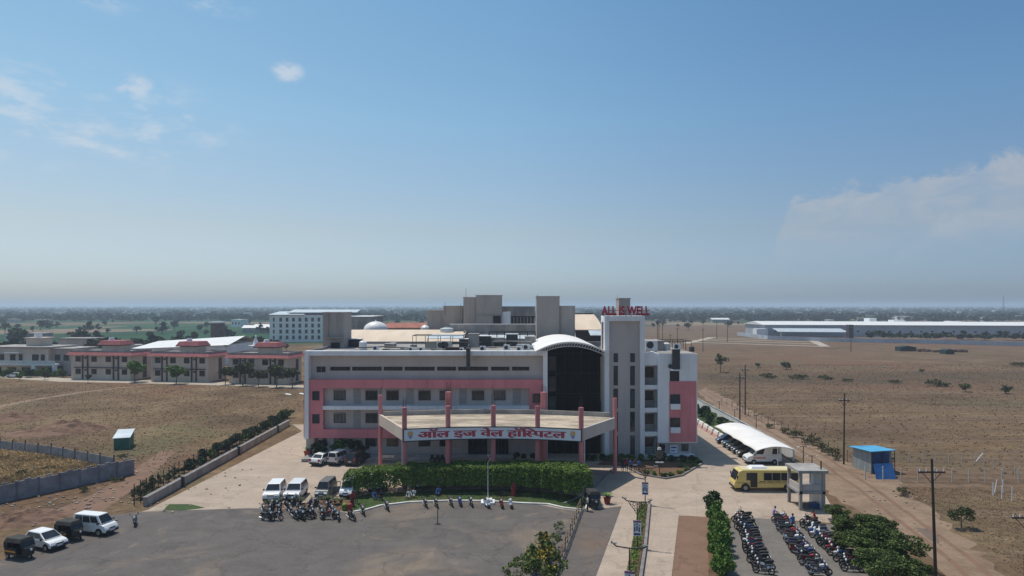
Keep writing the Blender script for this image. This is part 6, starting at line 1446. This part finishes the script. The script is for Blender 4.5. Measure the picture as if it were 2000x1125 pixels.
# sheds
x0, Y = gp(1666, 937); x1 = wx(1752, 90); Y = 90
bs = thing('blue_shed', 'lean-to shed with bright blue roof and dark blue sheet front by the dirt road', 'shed', ((x0 + x1) / 2, Y, 0))
build(MB().hexa([(47.1, 90.6, 0), (50.1, 91.3, 0), (49.5, 94.8, 0), (46.5, 94.4, 0)], [(47.1, 90.6, 2.8), (50.1, 91.3, 2.8), (49.5, 94.8, 2.6), (46.5, 94.4, 2.6)]), 'wall', mat('grey_sheet', (.28, .31, .32), .6, .2, 1, stretch=(4, 4, .3)), bs)
build(MB().hexa([(46.7, 90.0, 2.95), (50.5, 90.9, 2.95), (50.0, 95.2, 2.7), (46.1, 94.8, 2.7)], [(46.7, 90.0, 3.02), (50.5, 90.9, 3.02), (50.0, 95.2, 2.77), (46.1, 94.8, 2.77)]), 'roof', blue_roof, bs)
build(MB().hexa([(47.15, 90.4, 0), (49.6, 90.95, 0), (49.6, 91.0, 0), (47.15, 90.45, 0)], [(47.15, 90.4, 2.7), (49.6, 90.95, 2.7), (49.6, 91.0, 2.7), (47.15, 90.45, 2.7)]), 'front_sheet', blue_sheet, bs)
build(MB().hexa([(46.1, 87.5, 0), (48.7, 87.6, 0), (48.7, 87.66, 0), (46.1, 87.56, 0)], [(46.6, 89.2, 1.6), (49.2, 89.5, 1.6), (49.2, 89.56, 1.6), (46.6, 89.26, 1.6)]), 'leaning_sheet', blue_sheet, bs)
for x, y in ((46.9, 90.2), (48.6, 90.6), (50.4, 91.1)): build(MB().cyl((x, y, 0), (x, y, 2.9), .05, .05, 6), 'post', rust_metal, bs)
x, Y = gp(222, 879)
gs = thing('green_shed', 'small green metal shed with pale mono-pitch roof on the bare ground', 'shed', (x, Y, 0), .35)
V = lambda m, n, mt: build(m, n, mt, gs, world=False)
V(MB().hexa([(0, 0, 0), (2.1, 0, 0), (2.1, 4.2, 0), (0, 4.2, 0)], [(0, 0, 1.75), (2.1, 0, 1.75), (2.1, 4.2, 2.3), (0, 4.2, 2.3)]), 'wall', green_shed_m)
V(MB().hexa([(-.15, -.2, 1.753), (2.25, -.2, 1.753), (2.25, 4.4, 2.353), (-.15, 4.4, 2.353)], [(-.15, -.2, 1.82), (2.25, -.2, 1.82), (2.25, 4.4, 2.42), (-.15, 4.4, 2.42)]), 'roof', sheet_roof)
V(MB().box(.8, 1.4, -.35, -.003, .8, .87), 'flap', green_shed_m)
# boards lying by the far corner of the pink wing
for i, (a, b, y) in enumerate(((556, 571, 771), (584, 596, 770))):
    xa, Y = gp(a, y); xb = wx(b, Y); solo(MB().hexa([(xa, Y, .05), (xb, Y - 1.5, .05), (xb, Y - .5, .1), (xa, Y + 1.2, .1)], [(xa, Y, .18), (xb, Y - 1.5, .18), (xb, Y - .5, .22), (xa, Y + 1.2, .22)]), 'loose_board', white_metal, ('pale board lying in the field off the hospital corner', 'pale board lying against the hospital corner')[i], 'board', (xa, Y, 0))
# utility poles
def pole(px, Y, h_, label, arms=1, r=.13, lean=0, arm=1.0, yaw=0):
    x = wx(px, Y); t = thing('utility_pole', label, 'utility pole', (x, Y, 0), yaw, 'utility poles along the dirt road')
    B = lambda m, n, mt: build(m, n, mt, t, world=False)
    B(MB().cyl((0, 0, 0), (lean, 0, h_), r, r * .6, 8), 'pole', rust_metal)
    if arms:
        m = MB(); z = h_ - 1.1 if arms == 1 else h_ - .5
        m.box(lean - arm, lean + arm, -.06, .06, z, z + .12); m.cyl((lean - arm * .7, 0, z), (lean, 0, z - .8), .03, .03, 5).cyl((lean + arm * .7, 0, z), (lean, 0, z - .8), .03, .03, 5); B(m, 'cross_arm', rust_metal)
        for u in (-.9, -.4, .4, .9): B(MB().cyl((lean + u * arm, 0, z + .12), (lean + u * arm, 0, z + .32), .05, .03, 6), 'insulator', plastic_white)
pole(1828, 54.2, 10.0, 'tall rusty utility pole with cross-arm rising beside the big trees', lean=-.33, arm=1.05, r=.14)
pole(1648, 95.9, 9.9, 'dark utility pole beside the blue shed', lean=.1, arm=.8, arms=1)
pole(1445, 128.7, 9.6, 'first of the paired dark poles behind the car shade', arm=.9, r=.15); pole(1455.5, 139.5, 10.1, 'second of the paired dark poles behind the car shade', arm=.9, r=.15)
pole(2003, 51, 7.4, 'utility pole mostly outside the picture with its cross-arm showing', arm=1.0)
pole(1662, 330, 12.5, 'thin far pole standing alone across the dry field', arm=.8, r=.16); pole(1373, 330, 11.5, 'thin far pole close to the hospital roof line', arm=.8, r=.16); pole(1421, 420, 13, 'thin far pole before the earth bunds', arm=.8, r=.2); pole(1400, 460, 12, 'thinner far pole near the bunds', arm=.8, r=.2)
def thinpole(px, y, yt, label, top=True, mt=rust_metal):
    x, Y = gp(px, y); z = wz(yt, Y); m = MB().cyl((x, Y, 0), (x, Y, z), .07, .05, 6)
    t = thing('lamp_post', label, 'lamp post', (x, Y, 0), group='thin lamp posts along the side wall'); build(m, 'pole', mt, t)
    if top: build(MB().tube([(x - .6, Y, z - .05), (x, Y, z), (x + .6, Y, z - .05)], .035, 5), 'arm', mt, t); build(MB().box(x - .75, x - .5, Y - .08, Y + .08, z - .12, z - .02).box(x + .5, x + .75, Y - .08, Y + .08, z - .12, z - .02), 'lamp', plastic_white, t)
thinpole(1435, 830, 800, 'thin brown lamp post at the deep end of the car shade'); thinpole(1477, 838, 811, 'thin brown lamp post behind the shade crown'); thinpole(1405, 812, 784, 'thin brown lamp post by the white side wall'); thinpole(1569, 912, 872, 'thin brown lamp post at the front corner of the car shade'); thinpole(1586, 912, 890, 'short bent dark post next to the guard post', True)
# street lamps on the median
def streetlamp(x, Y, label, h_=3.95, lace=True, banner=True):
    t = thing('street_lamp', label, 'street lamp', (x, Y, .12), -.25, 'street lamps on the median')
    B = lambda m, n, mt, p=t: build(m, n, mt, p, world=False)
    B(MB().cyl((0, 0, 0), (0, 0, h_), .055, .045, 8), 'pole', black_metal)
    B(MB().tube([(-1.35, 0, h_ + .38), (-.95, 0, h_ + .06), (0, 0, h_), (.95, 0, h_ + .06), (1.3, 0, h_ + .25)], .05, 6), 'arm', black_metal)
    for s_ in (-1, 1): B(MB().box(s_ * 1.15 - .22, s_ * 1.15 + .22, -.09, .09, h_ + .26, h_ + .32), 'lamp_head', steel)
    if lace:
        m = MB()
        for s_ in (-1, 1):
            m.tube([(s_ * .8, 0, h_), (s_ * .62, 0, h_ - .3), (s_ * .35, 0, h_ - .6), (s_ * .05, 0, h_ - 1.1)], .03, 5)
            for cx, cz, rr in ((.5, -.16, .14), (.25, -.2, .15), (.3, -.48, .12), (.12, -.7, .1)): m.tube([(s_ * cx + rr * math.cos(a * .785), 0, h_ + cz + rr * math.sin(a * .785)) for a in range(9)], .022, 4)
        B(m, 'scroll_bracket', black_metal)
    if banner:
        b = B(MB().box(-.36, .36, -.09, -.06, .95, 2.35), 'banner', sign_white)
        B(MB().box(-.36, .36, -.098, -.091, 2.14, 2.34), 'header', mat('banner_red', (.25, .1, .2), .5, .1, 3), b)
        m = MB(); m.box(-.3, .3, -.098, -.091, 1.0, 1.2)
        for q in range(3): m.box(-.28 + .2 * q, -.14 + .2 * q, -.098, -.091, 1.3 + .1 * (q % 2), 1.75 + .12 * (q % 2)); m.ball((-.21 + .2 * q, -.095, 1.86 + .12 * (q % 2)), (.06, .01, .07), 8, 5)
        B(m, 'printed_figures', mat('banner_blue', (.02, .06, .18), .5, .2, 3), b)
        B(MB().box(-.3, .3, -.097, -.092, 1.92, 1.98).box(-.3, .1, -.097, -.092, 2.04, 2.09), 'text_lines', mat('banner_green', (.06, .25, .3), .5, .2, 3), b)
streetlamp(14.75, 76.6, 'street lamp with scroll bracket and banner at the head of the median', 3.9); streetlamp(11.4, 63.0, 'street lamp with scroll bracket and banner midway along the median', 4.0); streetlamp(8.66, 51.0, 'street lamp without bracket nearest the lower picture edge', 4.0, False, True)
# flagpole
x, Y = gp(953, 983); fp = thing('flagpole', 'slim white flagpole on a stepped white base in front of the hedge', 'flagpole', (x, Y, 0))
build(MB().cyl((x, Y, .5), (x, Y, wz(903, Y)), .045, .03, 8), 'pole', plastic_white, fp); build(MB().box(x - .75, x + .75, Y - .75, Y + .75, 0, .25).box(x - .45, x + .45, Y - .45, Y + .45, .253, .5), 'base', white_paint, fp)
# hexagon emblem sign
x, Y = gp(1288, 930); es = thing('emblem_sign', 'black six-sided emblem sign with pale cap on a thin post in the tower bed', 'sign', (x, Y, 0))
zc = wz(888, Y); hexp = [(x + .55 * math.cos(a * math.pi / 3 + .52), zc + .62 * math.sin(a * math.pi / 3 + .52)) for a in range(6)]
build(MB().cyl((x, Y, 0), (x, Y, zc - .6), .045, .045, 6), 'post', black_metal, es); pl = build(MB().xprism(hexp, Y - .08, Y + .08), 'panel', black_metal, es)
m = MB(); m.tube([(x + .42 * math.cos(a * math.pi / 3 + .52), Y - .1, zc + .47 * math.sin(a * math.pi / 3 + .52)) for a in range(7)], .018, 4)
for a in range(6): m.cyl((x + .1 * math.cos(a * 1.047), Y - .1, zc + .1 * math.sin(a * 1.047)), (x + .3 * math.cos(a * 1.047), Y - .1, zc + .3 * math.sin(a * 1.047)), .022, .022, 4)
build(m, 'emblem', mat('dull_gold', (.42, .34, .2), .5, .15, 3), pl); build(MB().hexa([(x - .25, Y - .1, zc + .63), (x + .25, Y - .1, zc + .63), (x + .25, Y + .1, zc + .63), (x - .25, Y + .1, zc + .63)], [(x - .16, Y - .08, zc + .95), (x + .16, Y - .08, zc + .95), (x + .16, Y + .08, zc + .95), (x - .16, Y + .08, zc + .95)]), 'cap', barrier_white, es)
build(MB().box(x - .5, x + .5, Y - .06, Y + .06, wz(903, Y) - .06, wz(903, Y) + .06), 'name_strip', white_paint, es)
# notice board on the ground floor of the east wing
nb_ = thing('notice_board', 'small white notice board with blue heading on the ground floor of the east wing', 'notice board', (hx(1318), 100.4, 1))
build(MB().box(hx(1310), hx(1325), 100.5, 100.58, .62, 1.75), 'panel', sign_white, nb_); build(MB().box(hx(1312), hx(1323), 100.488, 100.497, 1.3, 1.5).box(hx(1312), hx(1320), 100.488, 100.497, .85, 1.0), 'heading', sign_blue, nb_)
# short post on the asphalt, litter bin, benches
x, Y = gp(855, 1024); bp = thing('lot_post', 'short dark post standing alone on the open asphalt', 'post', (x, Y, 0)); build(MB().cyl((x, Y, 0), (x, Y, 1.55), .05, .05, 6), 'post', rust_metal, bp); build(MB().cyl((x, Y, 0), (x, Y, .06), .3, .3, 10), 'foot', dark_metal, bp)
x, Y = gp(604, 893); solo(MB().cyl((x, Y, 0), (x, Y, 1.0), .36, .36, 14).cyl((x, Y, 1.0), (x, Y, 1.06), .39, .39, 14), 'red_drum', pot_red, 'dark red drum beside the tall palm at the wing corner', 'drum', (x, Y, 0))
x, Y = gp(757, 903); t = thing('bench', 'pale metal bench standing between the two outer canopy columns', 'bench', (x, Y, .01)); build(MB().box(x - .9, x + .9, Y - .25, Y + .25, .43, .5), 'seat', steel, t); build(MB().box(x - .9, x + .9, Y + .22, Y + .27, .6, .95), 'backrest', steel, t)
for s_ in (-1, 1): build(MB().box(x + s_ * .8 - .04, x + s_ * .8 + .04, Y - .25, Y + .25, 0, .429), 'leg', steel, t)
for i in range(3):
    x, Y = gp(844 + i * 10, 903); t = thing('wheelchair', '%s folded dark wheelchair of the three by the canopy column' % ORD[i], 'wheelchair', (x, Y, .01), R.uniform(-.3, .3), 'wheelchairs by the entrance')
    B = lambda m, n: build(m, n, black_metal, t, world=False)
    B(MB().box(-.25, .25, -.22, .22, .48, .54), 'seat'); B(MB().box(-.25, .25, .2, .26, .54, 1.0), 'backrest')
    for s_ in (-1, 1): B(MB().cyl((s_ * .3, .1, .31), (s_ * .34, .1, .31), .31, .31, 14), 'wheel'); B(MB().tube([(s_ * .27, -.3, .12), (s_ * .27, -.22, .5), (s_ * .27, -.22, .72), (s_ * .27, .22, .72)], .025, 5), 'armrest')
    B(MB().box(-.22, .22, -.5, -.34, .12, .16), 'footrest')
for i, (x, y) in enumerate(((1040, 902), (1022, 903), (1010, 900))):
    X, Y = gp(x, y); t = thing('reception_planter', 'dark planter box in the shaded entrance, %s from the rear column' % ORD[i], 'planter', (X, Y, .01), group='planters in the entrance'); build(MB().box(X - .5, X + .5, Y - .3, Y + .3, .01, .6), 'box', cement, t); q = link('foliage', BUSHD[0], t); q.location = (0, 0, .45); q.scale = (.4, .3, .35)
solo(MB().hexa([(-3.6, 92.2, .02), (-1.6, 92.2, .02), (-1.6, 95.5, .02), (-3.6, 95.5, .02)], [(-3.0, 92.6, .9), (-1.6, 92.6, .9), (-1.6, 95.5, 1.0), (-3.0, 95.5, 1.0)]), 'ramp_wall', cement, 'low sloping cement ramp wall before the entrance doors', 'ramp', (-2.5, 94, 0))

# ------------------------------------------------------------------ people
def figure(joints, bones, rads, name):
    bm = bmesh.new(); vs = [bm.verts.new(joints[k_]) for k_ in rads]; ix = {k_: i for i, k_ in enumerate(rads)}
    for a, b in bones: bm.edges.new((vs[ix[a]], vs[ix[b]]))
    me = bpy.data.meshes.new('tmp'); bm.to_mesh(me); bm.free(); o = bpy.data.objects.new('tmp', me); COL.objects.link(o)
    sk = o.modifiers.new('skin', 'SKIN'); sk.use_smooth_shade = True; o.modifiers.new('sub', 'SUBSURF').levels = 1; o.modifiers['sub'].render_levels = 1
    for i, k_ in enumerate(rads): r_ = rads[k_]; me.skin_vertices[0].data[i].radius = r_ if isinstance(r_, tuple) else (r_, r_)
    me.skin_vertices[0].data[ix['pelvis']].use_root = True
    bpy.context.view_layer.update(); ev = o.evaluated_get(bpy.context.evaluated_depsgraph_get()); out = bpy.data.meshes.new_from_object(ev)
    m = MB(); m.v = [tuple(v.co) for v in out.vertices]
    for p in out.polygons: m.f.append(list(p.vertices)); m.m.append(0); m.s.append(True)
    bpy.data.objects.remove(o); bpy.data.meshes.remove(me); bpy.data.meshes.remove(out); return m
RADS = dict(pelvis=(.15, .11), waist=(.135, .1), chest=(.165, .115), neckb=.06, neck=.052, head=(.085, .095), crown=(.07, .075), lsh=.06, lel=.042, lwr=.03, rsh=.06, rel=.042, rwr=.03, lhip=.095, lkn=.06, lan=.042, ltoe=.035, rhip=.095, rkn=.06, ran=.042, rtoe=.035)
BON = [('pelvis', 'waist'), ('waist', 'chest'), ('chest', 'neckb'), ('neckb', 'neck'), ('neck', 'head'), ('head', 'crown'), ('chest', 'lsh'), ('lsh', 'lel'), ('lel', 'lwr'), ('chest', 'rsh'), ('rsh', 'rel'), ('rel', 'rwr'), ('pelvis', 'lhip'), ('lhip', 'lkn'), ('lkn', 'lan'), ('lan', 'ltoe'), ('pelvis', 'rhip'), ('rhip', 'rkn'), ('rkn', 'ran'), ('ran', 'rtoe')]
def pose(kind):
    if kind == 'sit': j = dict(pelvis=(0, 0, .48), waist=(-.02, 0, .66), chest=(0, 0, .92), neckb=(.03, 0, 1.07), neck=(.05, 0, 1.13), head=(.08, 0, 1.24), crown=(.07, 0, 1.33), lhip=(.04, .1, .46), lkn=(.42, .16, .48), lan=(.42, .14, .09), ltoe=(.56, .15, .04), rhip=(.04, -.1, .46), rkn=(.42, -.16, .48), ran=(.4, -.14, .09), rtoe=(.54, -.15, .04), lsh=(.01, .2, 1.0), lel=(.08, .27, .74), lwr=(.32, .17, .66), rsh=(.01, -.2, 1.0), rel=(.08, -.27, .74), rwr=(.32, -.17, .66))
    elif kind == 'ride': j = dict(pelvis=(0, 0, .9), waist=(.03, 0, 1.06), chest=(.12, 0, 1.3), neckb=(.17, 0, 1.44), neck=(.19, 0, 1.5), head=(.22, 0, 1.61), crown=(.21, 0, 1.7), lhip=(.03, .12, .88), lkn=(.38, .22, .72), lan=(.16, .26, .34), ltoe=(.3, .27, .3), rhip=(.03, -.12, .88), rkn=(.38, -.22, .72), ran=(.16, -.26, .34), rtoe=(.3, -.27, .3), lsh=(.14, .2, 1.37), lel=(.3, .32, 1.16), lwr=(.5, .3, 1.08), rsh=(.14, -.2, 1.37), rel=(.3, -.32, 1.16), rwr=(.5, -.3, 1.08))
    else:
        s = .16 if kind == 'walk' else .03
        j = dict(pelvis=(0, 0, .92), waist=(0, 0, 1.08), chest=(.01, 0, 1.32), neckb=(.01, 0, 1.46), neck=(.02, 0, 1.52), head=(.04, 0, 1.63), crown=(.03, 0, 1.72), lhip=(0, .1, .88), lkn=(s + .02, .11, .48), lan=(s * .7, .11, .09), ltoe=(s * .7 + .15, .12, .035), rhip=(0, -.1, .88), rkn=(-s * .4 + .02, -.11, .48), ran=(-s * 1.3, -.11, .1), rtoe=(-s * 1.3 + .15, -.12, .035), lsh=(0, .2, 1.4), lel=(-.06 - s * .4, .25, 1.12), lwr=(.04 - s * .6, .25, .86), rsh=(0, -.2, 1.4), rel=(-.04 + s * .4, -.25, 1.12), rwr=(.08 + s, -.24, .87))
    return j
def person(xy, yaw, kind, shirt, trouser, label, z=.03, hair=True, sari=False, s=1.0):
    t = thing('person', label, 'person', (xy[0], xy[1], z), rad(yaw), None, s); j = pose(kind); m = figure(j, BON, RADS, 'body')
    for w_, e_, sg_ in (('lwr', 'lel', 1), ('rwr', 'rel', -1)):
        a = Vector(j[e_]); b = Vector(j[w_]); d = (b - a).normalized(); sd_ = Vector((0, 0, 1)).cross(d); sd_ = sd_.normalized() if sd_.length > .1 else Vector((1, 0, 0))
        pb = b + d * .05; m.cyl(b - d * .02, b + d * .1, .028, .036, 6)
        for q in range(4):
            o_ = sd_ * (.03 - .02 * q); L2 = (.065, .08, .075, .058)[q]; k1 = pb + d * .045 + o_; k2 = k1 + d * L2 * .55; m.cyl(k1, k2, .009, .009, 5); m.cyl(k2, k2 + d * L2 * .5 + Vector((.012, 0, -.012)), .009, .007, 5)
        m.cyl(pb - d * .01 + sd_ * .03, pb + d * .035 + sd_ * .062, .011, .009, 5)
    hd_ = Vector(j['head']); m.cyl(hd_ + Vector((.085, 0, .01)), hd_ + Vector((.11, 0, -.015)), .012, .016, 5)
    for s_ in (-1, 1): m.ball(hd_ + Vector((.01, s_ * .092, 0)), (.018, .01, .03), 6, 4)
    hip, sh = j['pelvis'][2], j['chest'][2]; hz0 = j['neck'][2]
    for i, f in enumerate(m.f):
        c = sum((Vector(m.v[q]) for q in f), Vector()) / len(f)
        arm_low = (abs(c.y) > .2 and c.z < j['lel'][2] + .06 and c.z > (hip - .12 if kind in ('stand', 'walk') else hip + .02))
        if c.z > hz0 - .02 or arm_low: m.m[i] = 0
        elif c.z > hip + .03: m.m[i] = 1
        elif c.z > .1 or sari: m.m[i] = 2
        else: m.m[i] = 3
    if kind == 'ride': m.m = [2 if (v == 3) else v for v in m.m]
    build(m, 'body', [skin, shirt, trouser, rubber], t, world=False)
    h_ = MB().ball(hd_ + Vector((-.015, 0, .035)), (.105, .1, .1), 10, 6, True); h_.ball(hd_ + Vector((-.05, 0, .0)), (.07, .092, .09), 8, 6); link('hair', h_.mesh('hair', hair_black), t)
    if sari:
        sk_ = MB(); sk_.cyl((0, 0, .04), (0, 0, hip + .1), .27, .17, 14); sk_.xf(Matrix.Identity(4)); link('sari', sk_.mesh('sari', trouser), t)
    return t
cloth = lambda n, c: mat('cloth_' + n, c, .85, .12, 6)
c_blue, c_nav, c_red, c_white, c_pur, c_brn, c_grn = cloth('blue', (.06, .16, .42)), cloth('navy', (.02, .022, .035)), cloth('red', (.36, .03, .03)), cloth('white', (.68, .68, .66)), cloth('purple', (.30, .22, .45)), cloth('brown', (.12, .07, .05)), cloth('green', (.04, .12, .06))
person(gp(1548, 1039), -75, 'stand', c_blue, c_nav, 'person in blue shirt and dark trousers standing between the bike rows', s=1.02)
person(gp(1510, 1022), -8, 'ride', c_pur, c_nav, 'person in light purple shirt astride the first motorbike of the middle row')
person((gp(1592, 1029)[0], gp(1592, 1029)[1]), 170, 'ride', c_red, c_brn, 'person in red shirt sitting on a motorbike near the big trees')
person(gp(1003, 969), -90, 'stand', c_red, c_red, 'person in red dress standing in the shade below the hedge', sari=True)
person(gp(688, 990), -60, 'stand', c_red, cloth('maroon', (.16, .02, .03)), 'person in a red and maroon sari beside the small planters', sari=True)
person(gp(696, 984), -30, 'stand', c_brn, c_brn, 'person in brown beside the one in the red sari')
person(gp(1139, 997), -20, 'walk', c_grn, c_nav, 'person in dark green walking beside the auto rickshaw')
person(gp(1148, 999), 170, 'stand', c_white, c_nav, 'person in white shirt standing close to the auto rickshaw')
for i, (x, y, sh_, lb) in enumerate(((731, 976, c_blue, 'person in blue sitting on the lawn under the hedge near its van end'), (745, 977, c_nav, 'person in dark clothes sitting on the lawn beside the one in blue'), (799, 974, c_white, 'person in white sitting on the lawn below the hedge'), (857, 968, c_blue, 'person in light blue sitting on the lawn at the hedge middle'), (982, 968, c_nav, 'person in dark clothes seated near the one in the red dress'), (809, 972, c_white, 'second person in white seated on the lawn below the hedge'))):
    person(gp(x, y), -90 + R.uniform(-40, 40), 'sit', sh_, c_nav if i % 2 else c_brn, lb, z=-.2)
for i, (x, y, sh_) in enumerate(((1216, 921, c_nav), (1224, 921, c_red), (1232, 922, c_blue), (1241, 921, c_brn), (1248, 923, c_blue))):
    person(gp(x, y), R.uniform(-120, -60), 'stand', sh_, c_nav, 'person in %s standing in the shade at the tower bed, %s from the column' % (('dark shirt', 'red', 'blue', 'brown', 'light blue')[i], ORD[i]))
person((-3.2, 95.5), -90, 'walk', c_white, c_brn, 'person in white walking in the shaded entrance'); person((.4, 95.9), -80, 'stand', c_nav, c_nav, 'person in dark clothes standing by the entrance doors')
